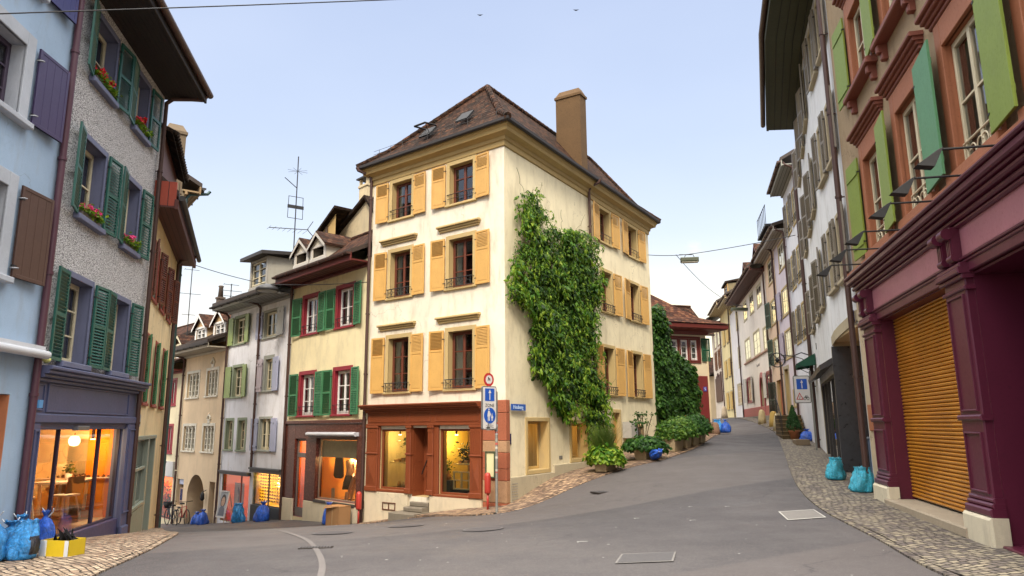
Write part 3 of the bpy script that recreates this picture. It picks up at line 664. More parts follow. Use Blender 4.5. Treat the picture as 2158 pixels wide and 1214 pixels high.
# snow guard rail and roof lights
sg=MB(); q0=Vector(r1[0]);q1=Vector(r1[1]); e0=Vector(r0[0]);e1=Vector(r0[1]); m0=(q0+e0)/2;m1=(q1+e1)/2
for k in range(10):
    p=m0+(m1-m0)*((k+.5)/10); sg.tube([p,p+Vector((0,0,.28))],.008,4)
for h_ in (.16,.27): sg.tube([m0+Vector((0,0,h_)),m1+Vector((0,0,h_))],.007,4)
C.part('snow_guard',sg,PIPEG,face=W0)
def rooflight(t,v,opened,nm='roof_window'):
    base=m0.lerp(m1,t)*(1-v)+Vector(a3)*v; u=(m1-m0).normalized(); up=(Vector(a3)-m0.lerp(m1,.5)); up=(up-u*up.dot(u)).normalized(); nn=u.cross(up)
    b=MB(); w=.48;h=.5
    def bx(o,up,nn,w,h,t):
        P=[o-u*w/2,o+u*w/2,o+u*w/2+up*h,o-u*w/2+up*h]; b.add([tuple(p) for p in P]+[tuple(p+nn*t) for p in P],[(3,2,1,0),(4,5,6,7),(0,1,5,4),(1,2,6,5),(2,3,7,6),(3,0,4,7)])
    base=base+nn*.02; bx(base,up,nn,w,h,.06)
    if opened:
        top=base+up*h+nn*.07; dn=(-up*.75+nn*.65).normalized(); n2=u.cross(-dn)
        for s in (-1,1): b.tube([tuple(top+u*s*w/2),tuple(top+u*s*w/2+dn*h)],.03,5)
        b.tube([tuple(top-u*w/2+dn*h),tuple(top+u*w/2+dn*h)],.035,5); b.tube([tuple(base+u*w/2),tuple(top+u*w/2+dn*h)],.012,4)
    return C.part(nm,b,[BLACK],face=W0)
rooflight(.36,.12,True); rooflight(.66,.20,False)
# big chimney near the side eave
ch=MB(); CU,CY=6.15,.75; L2=Bf
chimney(C,CU,CY+.12,.5,1.0,8.3,11.95,stone((.12,.07,.032),stain=.6),Bf,cap='slab')
downpipe(C,5.45,-1.5,8.36,Bf,PIPE,neck=(.05,.42)); downpipe(C,-.03,-2.8,8.36,A,PIPE,neck=(-.25,.42))
# ------ shopfront (face A)
sf=MB()
for a,b in ((.12,.62),(1.84,2.03),(2.72,2.93),(4.30,4.70)):
    sf.cbox(a,b,-.10,.0,-1.84,.02,.012); sf.cbox(a-.02,b+.02,-.125,.0,-.80,-.755,.01); sf.cbox(a-.02,b+.02,-.125,0,-.04,.03,.01); sf.cbox(a-.02,b+.02,-.13,0,-1.88,-1.74,.012)
    w=b-a; 
    if w>.3:
        for k in range(5): x=a+.07+(w-.14)*k/4; sf.box(x-.012,x+.012,-.108,-.09,-.72,-.1)
        c=(a+b)/2; sf.add([(a+.07,-.101,-1.68),(b-.07,-.101,-1.68),(b-.07,-.101,-.86),(a+.07,-.101,-.86),(c,-.15,-1.27)],[(0,1,4),(1,2,4),(2,3,4),(3,0,4)])
    else:
        for k in range(3): x=a+.05+(w-.1)*k/2; sf.box(x-.01,x+.01,-.108,-.09,-.72,-.1)
    for k in range(4): x=a+w*(k+.5)/4; sf.box(x-.025,x+.025,-.113,-.09,-.15,-.09)
sf.cbox(.10,4.72,-.11,0,.03,.095,.01); sf.cbox(.10,4.72,-.07,0,.095,.44,.01)
for k in range(3):
    a=(.2,1.95,3.0)[k];b=(1.78,2.8,4.6)[k]; fr=frame_mb(b-a,.24,.022,-.085,-.06); sf.add([(x+a,y,z+.14) for x,y,z in fr.v],fr.f)
for k,(o,z) in enumerate(((.12,.42),(.18,.47),(.27,.52),(.31,.57),(.34,.61))): sf.cbox(.10-o*.5,4.72+o*.05,-o,.0,z,z+.052,.012)
for a,b,z0,z1 in ((.62,1.84,-1.84,-.07),(2.93,4.30,-1.88,-.07)):
    sf.cbox(a,b,-.09,.02,z0-.04,z0+.04,.012)
C.part('shopfront',sf,REDBR,face=A)
for a,b,z0,z1 in ((.67,1.80,-1.80,-.07),(3.10,4.27,-1.84,-.07)):
    f=frame_mb(b-a,z1-z0,.06,0,.07); w_=C.part('shop_window',f,REDBR,a,.04,z0,A)
    place(MB().quad((.05,.03,.05),(b-a-.05,.03,.05),(b-a-.05,.03,z1-z0-.05),(.05,.03,z1-z0-.05)).mesh('pane',glass((.95,.95,.92),.05)),'pane',w_,None)
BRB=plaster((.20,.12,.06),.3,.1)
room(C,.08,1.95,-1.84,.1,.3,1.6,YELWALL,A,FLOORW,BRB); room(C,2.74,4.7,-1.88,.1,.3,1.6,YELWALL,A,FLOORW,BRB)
for a,b in ((.62,.668),(1.802,1.84),(2.93,3.098),(4.272,4.30)): C.part('shop_window_jamb',MB().cbox(a,b,-.06,.30,-1.84,.03,.01),REDBR,face=A)
dr=MB(); dr.box(0,.69,.0,.05,0,1.92)
for z0,z1 in ((.12,.72),(.82,1.42)): f=frame_mb(.5,z1-z0,.03,-.02,0); dr.add([(x+.1,y,z+z0) for x,y,z in f.v],f.f); dr.cbox(.17,.52,-.015,0,z0+.07,z1-.07,.01)
dr.box(0,.69,-.015,0,1.5,1.56); d_=C.part('door',dr,REDBR,2.03,.46,-1.95,A)
place(MB().tube([(0,0,0),(0,-.05,0),(.06,-.05,-.01)],.01,6).mesh('door_handle',ZINC),'door_handle',d_,T(.6,-.02,.95))
C.part('door_pull',MB().tube([(2.12,.3,-1.35),(2.42,.2,-.95)],.018,6),IRON,face=A)
[C.part('plinth',MB().cbox(a,b,-.09,0,-3.2,-1.885,.015),plaster((.62,.53,.38),.6,.35),face=A) for a,b in ((.10,1.93),(2.80,4.70))]
stp=MB()
for k in range(4): stp.cbox(2.05-(.22 if k==0 else 0),2.78+(.08 if k==0 else 0),-.60+.24*k+(-.12 if k==0 else 0),.45,(-3.0 if k==0 else -2.33+.12*(k-1)+.001),-2.33+.12*k,.02)
C.part('doorstep',stp,stone((.2,.17,.13)),face=A)
gr=frame_mb(.55,.22,.03,0,.03); gr.box(.26,.29,0,.03,.03,.19); gr.box(.03,.52,.035,.04,.03,.19,1); C.part('cellar_grille',gr,[paint((.12,.05,.03)),DARK],.91,-.115,-2.38,A)
# sandstone quoins
qb=MB(); z=-2.9; cols=[0,1,0,0,1,0,0]; hs=[.95,.55,.30,.42,.30,.72,.34]
for k,h_ in enumerate(hs):
    m=cols[k]; qb.cbox(4.72,A.L+.05,-.055,.0,z+.004,z+h_-.004,.012,m); z+=h_
QM=[stone((.36,.115,.06),stain=.55),stone((.42,.25,.14),stain=.55)]
C.part('quoin',qb,QM,face=A); qb2=MB(); z=-2.9
for k,h_ in enumerate(hs): qb2.cbox(-.056,.14,-.05,.0,z+.004,z+h_-.004,.012,cols[k]); z+=h_
C.part('quoin',qb2,QM,face=Bf)
nb=frame_mb(.33,.68,.035,0,.06); nb.quad((.03,.03,.03),(.3,.03,.03),(.3,.03,.65),(.03,.03,.65),1); NB=C.part('notice_case',nb,[paint((.07,.09,.05)),plaster((.72,.66,.38),.3,.05)],4.86,-.12,-1.33,A)
# side wall shop windows, door, sockel
def surround(B,face,a,b,z0,z1,w,mat,pr=.03,name='window_surround'):
    m=MB(); m.cbox(a-w,a,-pr,.01,z0-w,z1+w,.008);m.cbox(b,b+w,-pr,.01,z0-w,z1+w,.008);m.cbox(a,b,-pr+.001,.01,z1,z1+w,.008);m.cbox(a,b,-pr+.001,.01,z0-w,z0,.008); return B.part(name,m,mat,face=face)
OCY=paint((.58,.39,.14),.5,.1)
for a,b,z0,z1 in ((1.12,2.30,-1.20,.12),(3.80,4.9,-1.0,.06)):
    surround(C,Bf,a,b,z0,z1,.11,OCHST)
    w_=C.part('shop_window',frame_mb(b-a,z1-z0,.07,0,.07),OCY,a,.3,z0,Bf)
    place(MB().quad((.06,.03,.06),(b-a-.06,.03,.06),(b-a-.06,.03,z1-z0-.06),(.06,.03,z1-z0-.06)).mesh('pane',glass((.95,.95,.92),.05)),'pane',w_,None)
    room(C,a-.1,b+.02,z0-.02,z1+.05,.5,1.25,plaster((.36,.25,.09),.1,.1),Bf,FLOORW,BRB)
surround(C,Bf,7.02,7.62,-1.35,.42,.12,OCHST)
C.part('door',(lambda b:(b.cbox(0,.6,0,.05,0,1.77),b.cbox(.08,.52,-.02,0,.1,.8),b.cbox(.08,.52,-.02,0,.9,1.65),b)[-1])(MB()),OCHRE,7.02,.12,-1.35,Bf)
wg=window(C,8.95,9.75,-.85,-.08,dict(smat=OCHST,fmat=BROWNF,nc=1,nr=1,rec=.15,sw=.1,sillp=0),Bf)
place((lambda b:([b.tube([(x,0,0),(x,0,.77)],.009,5) for x in np.linspace(.05,.75,9)],[b.tube([(0,0,z),(.8,0,z)],.009,5) for z in (.2,.4,.6)],b)[-1])(MB()).mesh('window_grille',IRON),'window_grille',wg,T(0,.02,0))
for a,b,zt in ((.16,2.6,-1.32),(2.6,5.35,-1.12),(5.55,6.88,-1.02),(7.76,Bf.L+.04,-.84)): C.part('plinth',MB().cbox(a,b,-.045,0,-3,zt,.012),plaster((.46,.40,.28),.6,.3),face=Bf)
C.part('wall_vent',(lambda b:([b.box(.2,.52,-.052,-.045,z,z+.02) for z in np.linspace(-1.95,-1.5,8)],b)[-1])(MB()),GREYP,face=Bf)
C.part('house_number',MB().box(.17,.25,-.02,.0,-.48,-.2),paint((.03,.03,.08)),face=Bf)
C.part('name_plate',(lambda b:(b.box(2.98,3.18,-.01,0,-.98,-.88),b)[-1])(MB()),paint((.2,.19,.17)),face=Bf)
ss=MB().box(0,.75,-.03,-.012,-.085,.085); S_=thing('street_sign',Bf.w(.17,-.05,.49),Bf.a,'blue street name sign fixed above the sandstone corner','sign')
ss.build('plate',paint((.02,.10,.42),.3,.05),S_); tm=text_mb('Heuberg',.15); tm.build('lettering',paint((.55,.68,.85),.4,.0),S_,T(.35,-.033,0))
ac=thing('wall_cabinet',Bf.w(7.85,-.02,-.45),Bf.a,'grey metal wall cabinet with a louvred grey shutter beside it on the cream side wall','cabinet')
MB().cbox(0,.42,-.32,0,0,.56,.015).build('cabinet_body',paint((.42,.40,.36),.5,.2),ac)
lv=MB(); lv.add([(v[0],v[1],v[2]) for v in shutter_mb(.42,.56,'louvre').v],shutter_mb(.42,.56,'louvre').f); lv.build('louvre_door',paint((.22,.24,.24)),ac,T(.46,-.2,0))
# lamps inside
lamp('ceiling_lamp',A,.75,.7,-.2,'small glowing spotlight in the left shop window of the corner house',24,(1,.68,.22),shape='spot',cord=.12,glow=14)
lamp('ceiling_lamp',A,3.1,.7,-.2,'small glowing spotlight above the white crate in the right shop window of the corner house',26,(1,.68,.22),shape='spot',cord=.12,glow=14)
lamp('ceiling_lamp',Bf,1.75,.85,.0,'small spotlight in the larger shop window of the long side wall',9,(1,.62,.2),shape='spot',cord=.1,glow=14)
lamp('ceiling_lamp',Bf,4.35,.85,-.05,'small spotlight in the shop window nearest the wisteria stem',9,(1,.62,.2),shape='spot',cord=.1,glow=14)
# ================================================================== H1 .. H5 : the row down the left street
H1=(-8.227,26.168);H2=(-10.086,28.163);H3=(-12.292,30.528);H4=(-15.873,34.368);H5=(-18.355,37.03)
F1=Face(H1,CL)
B1=Bld('terraced_house','pale yellow house with green shutters and a dark red granite shopfront','house',F1,-3.2,'terraced houses down the left street')
o1=[(a,b,z0,z1,.16,'win') for z0,z1 in ((3.3,4.62),(.42,1.84)) for a,b in ((.93,1.93),(3.36,4.34))]+[(.80,1.62,-3.0,-.38,.12,'room'),(2.35,4.95,-2.32,-.36,.2,'room')]
B1.part('wall',wall_mesh(F1.L,-3.9,5.4,o1,body=7),[plaster((.77,.67,.42),.5),REDSUR,DARK],face=F1)
s1=dict(smat=REDSUR,fmat=WHITE,nc=2,nr=3,nv=2,sw=.14,rec=.11,cur='sides',rail='bar',sillp=.06)
for z0,z1 in ((3.3,4.62),(.42,1.84)):
    sx=dict(s1,nv=1,cmat=CURTD) if z0<2 else dict(s1,nr=2,nv=1,cur=None)
    win_sh(B1,.93,1.93,z0,z1,sx,.58,'louvre',GREENSH,F1); win_sh(B1,3.36,4.34,z0,z1,sx,.52,'louvre',GREENSH,F1)
GRAN=granite((.11,.028,.018),(.05,.012,.008),(.25,.12,.09))
g=MB(); g.cbox(.0,.80,-.05,0,-2.42,.12,.01);g.cbox(1.62,2.35,-.05,0,-2.42,.12,.01);g.cbox(4.95,F1.L-.03,-.05,0,-2.42,.12,.01);g.cbox(.8,1.62,-.05,0,-.38,.12,.01);g.cbox(2.35,4.95,-.05,0,-.36,.12,.01); g.cbox(-.02,F1.L-.02,-.1,0,.12,.24,.02)
B1.part('shopfront',g,GRAN,face=F1)
for a,b,zt in ((0,.80,-2.425),(1.62,3.3,-2.425),(4.1,F1.L-.03,-2.425),(3.3,4.1,-2.78)): B1.part('plinth',MB().cbox(a,b,-.07,0,-3.9,zt,.01),plaster((.66,.58,.42),.5),face=F1)
B1.part('window_sill',MB().box(2.35,4.95,-.09,0,-2.424,-2.34),paint((.07,.06,.055)),face=F1)
B1.part('cellar_grille',(lambda b:([b.box(.0,.8,.01,.02,z,z+.012) for z in np.linspace(.02,.33,12)],b.box(0,.8,.03,.04,0,.35,1),b)[-1])(MB()),[paint((.12,.12,.12)),DARK],3.3,-.06,-2.78,F1)
w_=B1.part('shop_window',frame_mb(2.6,1.96,.05,0,.06),paint((.25,.2,.15)),2.35,.08,-2.32,F1)
place(MB().quad((.04,.03,.04),(2.56,.03,.04),(2.56,.03,1.92),(.04,.03,1.92)).mesh('pane',glass((.95,.95,.92),.06)),'pane',w_,None)
place(MB().box(.08,2.52,.05,.06,1.35,1.9).mesh('blind',fabric((.85,.8,.6))),'blind',w_,None)
B1.part('door_lining',MB().box(.802,.82,.003,.119,-3.0,-.382).box(1.60,1.618,.003,.119,-3.0,-.382).box(.82,1.6,.003,.119,-.40,-.383),GRAN,face=F1)
[B1.part('shop_window_jamb',MB().box(a,b,.003,.199,-2.319,-.362),GRAN,face=F1) for a,b in ((2.352,2.37),(4.93,4.948))]
room(B1,2.2,5.1,-2.36,-.2,.2,2.0,WARMWALL,F1,FLOORW); room(B1,.6,1.8,-3.0,-.3,.12,1.2,ORWALL,F1,FLOORW)
d_=B1.part('door',(lambda b:(frame_mb(.82,2.62,.08,0,.07,0,b),b.cbox(.08,.74,-.02,.06,1.98,2.14,.01),b.box(.08,.74,.0,.05,.08,.3),b)[-1])(MB()),paint((.16,.14,.13)),.80,.05,-3.0,F1)
place(MB().quad((.07,.04,.3),(.75,.04,.3),(.75,.04,2.54),(.07,.04,2.54)).mesh('pane',glass((.9,.9,.88),.05)),'pane',d_,None)
aw=MB().tube([(1.88,-.16,-.22),(5.05,-.16,-.22)],.07,12); aw.box(1.86,5.07,-.1,.0,-.28,-.16); B1.part('awning',aw,paint((.55,.55,.58),.35,.1),face=F1)
eave(B1,0,F1.L,.7,5.25,paint((.11,.018,.015),.5),.24,F1,gmat=PIPE,ext=(.05,-.1))
slab_roof(B1,0,F1.L,.75,5.42,1.25,6.75,5.5,6.6,TILER,face=F1,ext=(.05,-.1)); downpipe(B1,.02,-3.3,5.55,F1,PIPE,neck=(-.1,.65))
for a,b in ((-.05,1.05),(1.25,2.35)): dormer(B1,a,b,.0,5.95,6.5,6.95,1.6,plaster((.6,.55,.45),.3),paint((.5,.47,.42)),TILER,F1,win=False)
lamp('shop_lamp',F1,3.7,.9,-.75,'warm lamp above the mannequins in the clothes shop window',80,(1,.62,.25),shape='spot',cord=.3)
lamp('shop_lamp',F1,1.2,.8,-.6,'warm lamp behind the glass door of the clothes shop',22,(1,.6,.25),shape='spot',cord=.2)
# gabled house behind
FB=Face(F1.w(-3.2,2.6)[:2],F1.w(3.4,2.6)[:2]); BB=Bld('gabled_house','cream gabled house with a capped chimney rising behind the green-shuttered house','house',FB,-3.2)
gp_=[(.3,4),(.3,7.35),(3.95,9.05),(5.35,7.5),(5.6,7.1),(5.6,4)]
BB.part('wall',MB().prism(gp_,0,5),plaster((.50,.41,.26),.8),face=FB)
r=MB()
for (x0,z0),(x1,z1) in (((.1,7.28),(3.95,9.07)),((3.95,9.07),(5.75,7.05))):
    r.add([(x0,-.18,z0),(x1,-.18,z1),(x1,5.2,z1),(x0,5.2,z0),(x0,-.18,z0+.14),(x1,-.18,z1+.14),(x1,5.2,z1+.14),(x0,5.2,z0+.14)],[(0,1,2,3),(7,6,5,4),(0,4,5,1),(0,3,7,4),(1,5,6,2)])
BB.part('roof',r,TILED,face=FB); chimney(BB,3.45,.35,.62,.55,7.4,9.75,plaster((.55,.45,.28),.5),FB,cap='open')
B_=MB(); B_.add([(.2,-.9,7.3),(2.9,-.9,8.75),(2.9,2,8.75),(.2,2,7.3),(.2,-.9,7.42),(2.9,-.9,8.87),(2.9,2,8.87),(.2,2,7.42)],[(0,1,2,3),(7,6,5,4),(0,4,5,1),(0,3,7,4),(1,5,6,2)]); B_.add([(.7,-.7,6.9),(2.7,-.7,6.9),(2.7,-.7,8.6),(.7,-.7,7.55)],[(0,1,2,3)],1); B_.box(1.2,1.45,-.74,-.7,6.9,7.7,2);B_.box(1.9,2.1,-.74,-.7,6.9,8.2,2)
BB.part('dormer',B_,[TILED,plaster((.45,.3,.12)),paint((.08,.05,.03))],face=FB)
tr=MB()
for k in range(12): x=-1.6+k*.28; tr.tube([(x,-1.2,6.55),(x,-1.2,7.25)],.012,4)
tr.tube([(-1.7,-1.2,7.25),(1.6,-1.2,7.25)],.02,5); tr.box(-1.7,1.6,-1.25,1.,6.45,6.55)
BB.part('terrace_railing',tr,IRON,face=FB)
# ------ H2
F2=Face(H2,H1); B2=Bld('terraced_house','narrow whitewashed house with lilac plank shutters above the eyewear shop','house',F2,-3.5,'terraced houses down the left street')
WHB=plaster((.74,.74,.78),.6); GRYS=plaster((.33,.34,.30),.3,.2)
o2=[(.32,1.42,3.5,4.5,.16,'win'),(.62,1.22,1.42,2.62,.16,'win'),(.42,1.40,-.82,.33,.16,'win'),(-.0+.1,2.6,-3.2,-1.66,.15,'room')]
B2.part('wall',wall_mesh(F2.L,-4.2,5.2,o2,body=7),[WHB,GRYS,DARK],face=F2)
s2=dict(smat=GRYS,fmat=CRWOOD,nc=2,nr=2,sw=.1,rec=.1,cur='full',sillp=.06)
LIL=paint((.36,.38,.52),.5,.15); LIG=paint((.5,.5,.47),.5,.15); LIP=paint((.50,.43,.47),.5,.15)
window(B2,.32,1.42,3.5,4.5,s2,F2); shutter(B2,.2,3.48,1.08,.5,-1,'plank',LIL,F2,label='pale blue shutter with a dark diamond hole'); shutter(B2,1.54,3.48,1.08,.62,1,'plank',LIG,F2,label='greyish white shutter with a dark diamond hole')
window(B2,.62,1.22,1.42,2.62,dict(s2,nc=1,nr=3,nv=2,sw=.16),F2); shutter(B2,.44,1.38,1.28,.44,-1,'plank',LIP,F2,label='faded pinkish shutter with a diamond hole'); shutter(B2,1.4,1.38,1.28,.6,1,'plank',LIL,F2)
window(B2,.42,1.40,-.82,.33,dict(s2,post=.1),F2); shutter(B2,.32,-.86,1.22,.5,-1,'plank',LIL,F2); shutter(B2,1.5,-.86,1.22,.52,1,'plank',LIL,F2)
B2.part('lintel',MB().box(.02,2.7,-.14,0,-1.66,-1.54).cbox(.02,2.7,-.2,0,-1.54,-1.48),[paint((.05,.05,.05))],face=F2)
w_=B2.part('shop_window',(lambda b:(b.box(0,.03,0,.05,0,1.54),b.box(1.25,1.28,0,.05,0,1.54),b.box(2.47,2.5,0,.05,0,1.54),b.box(0,2.5,0,.05,0,.04),b)[-1])(MB()),paint((.08,.08,.07)),.1,.05,-2.86,F2)
place(MB().quad((0,.02,0),(2.5,.02,0),(2.5,.02,1.2),(0,.02,1.2)).mesh('pane',glass((.95,.95,.92),.05)),'pane',w_,None)
B2.part('plinth',MB().cbox(0,2.6,-.02,.08,-4.2,-2.86,.01),paint((.025,.025,.025),.35),face=F2)
room(B2,.05,2.65,-2.9,-1.6,.15,1.0,YELWALL,F2,FLOORW)
eave(B2,0,F2.L,.85,4.95,paint((.25,.25,.24),.6),.12,F2,gmat=PIPEG,ext=(.25,-.05)); slab_roof(B2,0,F2.L,.9,5.08,2.4,6.75,6,6.2,TILED,face=F2,ext=(.2,-.05)); downpipe(B2,.03,-1.6,5.1,F2,PIPE,neck=(.0,.8))
lamp('shop_lamp',F2,1.3,.5,-1.8,'warm lamp lighting the shelves of glasses',75,(1,.66,.16),shape='spot',cord=.15)
# ------ H3
F3=Face(H3,H2); B3=Bld('terraced_house','narrow whitewashed house with pale green shutters and a flat-roofed dormer','house',F3,-3.85,'terraced houses down the left street')
GRN=paint((.32,.40,.16),.5,.2); GST=plaster((.27,.31,.22),.3,.2)
o3=[(.62,1.62,3.5,4.6,.2,'win'),(.74,1.66,1.28,2.5,.2,'win'),(.36,1.02,-.86,.3,.2,'win'),(1.62,2.30,-.86,.3,.2,'win'),(.3,3.0,-3.7,-1.84,.15,'room')]
B3.part('wall',wall_mesh(F3.L,-4.6,5.2,o3,body=7),[WHB,GST,DARK],face=F3)
s3=dict(smat=GST,fmat=CRWOOD,nc=2,nr=3,sw=.12,rec=.12,cur='full',sillp=.06)
win_sh(B3,.62,1.62,3.5,4.6,s3,.5,'panel',GRN,F3); win_sh(B3,.74,1.66,1.28,2.5,s3,.5,'panel',GRN,F3); window(B3,.36,1.02,-.86,.3,s3,F3); window(B3,1.62,2.30,-.86,.3,s3,F3)
B3.part('lintel',MB().box(.2,3.1,-.13,0,-1.84,-1.76).cbox(.2,3.1,-.17,0,-1.76,-1.70),paint((.06,.05,.05)),face=F3)
room(B3,.3,3.05,-3.72,-1.8,.15,1.6,ORWALL,F3,FLOORW)
w_=B3.part('shop_window',(lambda b:(b.box(0,.05,0,.05,0,1.86),b.box(1.75,1.81,0,.05,0,1.86),b.box(2.65,2.7,0,.05,0,1.86),b)[-1])(MB()),paint((.3,.08,.04)),.3,.05,-3.7,F3)
place(MB().quad((0,.02,0),(2.7,.02,0),(2.7,.02,1.86),(0,.02,1.86)).mesh('pane',glass((.95,.95,.92),.05)),'pane',w_,None)
fp=frame_mb(.95,1.0,.04,0,.02); fp.quad((.03,.01,.03),(.92,.01,.03),(.92,.01,.97),(.03,.01,.97),1); fp.add([(.35,.005,.25),(.62,.005,.25),(.6,.005,.55),(.5,.005,.75),(.35,.005,.85),(.3,.005,.7),(.42,.005,.5)],[(0,1,2,3,4,5,6)],2)
fo=thing('wall_poster',F3.w(.75,.35,-3.2),F3.a,'framed pale poster with a dark figure in the orange-lit shop window','poster'); fp.build('poster_print',[paint((.35,.15,.1)),plaster((.72,.5,.4),.1,.05),paint((.1,.05,.04))],fo)
eave(B3,0,F3.L,.75,5.0,paint((.42,.42,.40),.6),.12,F3,gmat=PIPEG,ext=(.1,-.05)); slab_roof(B3,0,F3.L,.8,5.14,2.6,6.9,6,6.4,TILED,face=F3,ext=(.1,-.02)); downpipe(B3,.03,-4,5.1,F3,PIPE,neck=(-.1,.7))
dormer(B3,1.35,3.05,.2,5.75,7.0,7.25,2.2,plaster((.40,.38,.32),.4),paint((.33,.31,.27)),PIPEG,F3,flat=True,sash=CRWOOD,roofov=.25)
lamp('shop_lamp',F3,1.9,.8,-2.05,'orange lamp in the shop with the framed poster',24,(1,.45,.15),shape='spot',cord=.15)
# ------ H4
F4=Face(H4,H3); B4=Bld('terraced_house','beige house with white carved window frames, a tall arch and two dormers','house',F4,-4.35,'terraced houses down the left street')
BEI=plaster((.66,.51,.34),.4); WHS=stone((.66,.62,.52),stain=.15)
o4=[(a,b,z0,z1,.18,'win') for z0,z1 in ((1.42,2.55),(-1.0,.1)) for a,b in ((.5,1.98),(3.0,4.25))]+[(4.15,4.78,-4.2,-2.24,.3,'win'),(.12,1.0,-3.5,-2.3,.25,'room')]
arch=[(1.5,3.6)]
o4.append((1.52,3.62,-4.7,-2.02,1.0,'room'))
B4.part('wall',wall_mesh(F4.L,-5.2,3.5,o4,body=7),[BEI,BEI,DARK],face=F4)
# arch spandrel fills the top corners of the square opening
ar=MB(); n=16; cx=2.57; rx=1.05; z0=-3.05; H=1.03
for s in (0,1):
    for k in range(n//2):
        t0=PI*(k+s*n/2)/n;t1=PI*(k+1+s*n/2)/n
        x0,x1=cx+rx*cos(t0),cx+rx*cos(t1); y0,y1=z0+H*sin(t0),z0+H*sin(t1)
        ar.add([(x0,-.001,y0),(x1,-.001,y1),(x1,-.001,-2.018),(x0,-.001,-2.018),(x0,1.0,y0),(x1,1.0,y1)],[(0,3,2,1),(0,1,5,4)])
B4.part('arch',ar,BEI,face=F4); room(B4,1.5,3.65,-4.7,-2.0,1.0,2.2,plaster((.30,.24,.16),.4),F4,stone((.15,.12,.1)))
B4.part('passage_gate',(lambda b:([b.tube([(x,0,0),(x,0,2.6)],.012,4) for x in (0,.3,.6,.9,1.2)],b.tube([(0,0,1.9),(2,0,1.9)],.02,5),b)[-1])(MB()),IRON,1.7,.9,-4.6,F4)
s4=dict(smat=WHS,fmat=WHS,nc=3,nr=4,sw=.13,rec=.08,cur='full',cmat=fabric((.66,.62,.5)),post=.09,sillp=.07)
for z0,z1 in ((1.42,2.55),(-1.0,.1)):
    window(B4,.5,1.98,z0,z1,s4,F4); window(B4,3.0,4.25,z0,z1,dict(s4,nc=3),F4)
    orn=MB(); orn.tube(arc(3.62,z1+.3,.17,0,180,8,-.03),.045,6); orn.cbox(3.48,3.76,-.05,0,z1+.12,z1+.3,.02); orn.lathe([(.03,0),(.05,.04),(.03,.1)],(3.62,-.03,z1+.48),8)
    B4.part('window_ornament',orn,WHS,face=F4)
B4.part('door',MB().cbox(0,.63,0,.05,0,1.96),paint((.2,.13,.07)),4.15,.27,-4.2,F4)
room(B4,.1,1.05,-3.55,-2.25,.25,.6,plaster((.45,.3,.25),.2),F4); cm_=B4.part('cash_machine',(lambda b:(b.cbox(.1,.7,-.04,.1,.9,1.15,.02,1),b.cbox(.15,.62,-.02,.1,.0,.75,.02),b.cbox(.3,.55,-.035,0,.2,.7,.01,2),b)[-1])(MB()),[paint((.45,.3,.2)),paint((.45,.5,.65)),paint((.02,.03,.12),.25)],.15,.1,-3.45,F4)
B4.part('wall_lamp',MB().lathe([(.02,0),(.1,.08),(.08,.3),(.02,.38)],(3.85,-.15,-3.05),8).tube([(3.85,-.15,-2.68),(3.85,0,-2.6)],.015,5),IRON,face=F4)
eave(B4,0,F4.L,.85,3.45,paint((.50,.45,.36),.6),.14,F4,gmat=PIPEG,ext=(.1,-.05)); slab_roof(B4,0,F4.L,.9,3.6,2.6,5.6,6,5.0,TILED,face=F4,ext=(.1,-.05)); downpipe(B4,.05,-1.9,3.6,F4,PIPE,neck=(-.1,.75)); downpipe(B4,.08,-4.9,-1.95,F4,PIPE)
for a,b in ((.75,2.2),(3.1,4.5)): dormer(B4,a,b,.1,3.85,4.75,5.3,2,plaster((.52,.36,.2),.3),WHITE,TILER,F4,sash=WHITE,roofov=.16)
chimney(B4,.35,1.3,.3,.3,4.6,6.4,stone((.12,.09,.07)),F4,cap='pot')
# ------ H5 and beyond
F5=Face(H5,H4); B5=Bld('terraced_house','pale house with dark red window frames above the florist, far down the left street','house',F5,-4.65,'terraced houses down the left street')
o5=[(1.35,2.55,1.15,2.35,.15,'win'),(1.35,2.55,-1.15,.12,.15,'win'),(.6,3.1,-4.2,-2.25,.2,'room')]
B5.part('wall',wall_mesh(F5.L,-5.6,2.9,o5,body=7),[plaster((.62,.55,.38),.4),REDSUR,DARK],face=F5)
for z0,z1 in ((1.15,2.35),(-1.15,.12)): window(B5,1.35,2.55,z0,z1,dict(smat=REDSUR,fmat=REDSUR,nc=3,nr=1,sw=.12,rec=.08,cur='full'),F5)
B5.part('lintel',MB().box(.45,3.3,-.1,0,-2.25,-1.55),plaster((.5,.5,.5),.4),face=F5); room(B5,.5,3.3,-4.25,-2.2,.2,1.8,ORWALL,F5,FLOORW)
w_=B5.part('shop_window',frame_mb(2.5,1.95,.05,0,.05),paint((.06,.04,.03)),.6,.05,-4.2,F5); place(MB().quad((0,.03,0),(2.5,.03,0),(2.5,.03,1.95),(0,.03,1.95)).mesh('pane',glass((.95,.95,.92),.04)),'pane',w_,None)
eave(B5,0,F5.L,.6,2.8,paint((.2,.03,.025),.5),.2,F5,gmat=PIPE,ext=(2,-.05)); slab_roof(B5,0,F5.L,.65,3.0,2.5,5.0,6,4.4,TILER,face=F5,ext=(2,-.05))
dormer(B5,1.6,2.75,.1,3.3,4.2,4.6,1.8,paint((.12,.05,.03)),CRWOOD,TILER,F5,roofov=.14)
lamp('shop_lamp',F5,1.9,.9,-2.5,'glowing lamp over the florist window display',110,(1,.45,.1),shape='spot',cord=.2)
F6=Face((-24,42.6),H5); B6=Bld('distant_house','ochre house with an orange tiled roof closing the end of the left street','house',F6,-5,'terraced houses down the left street')
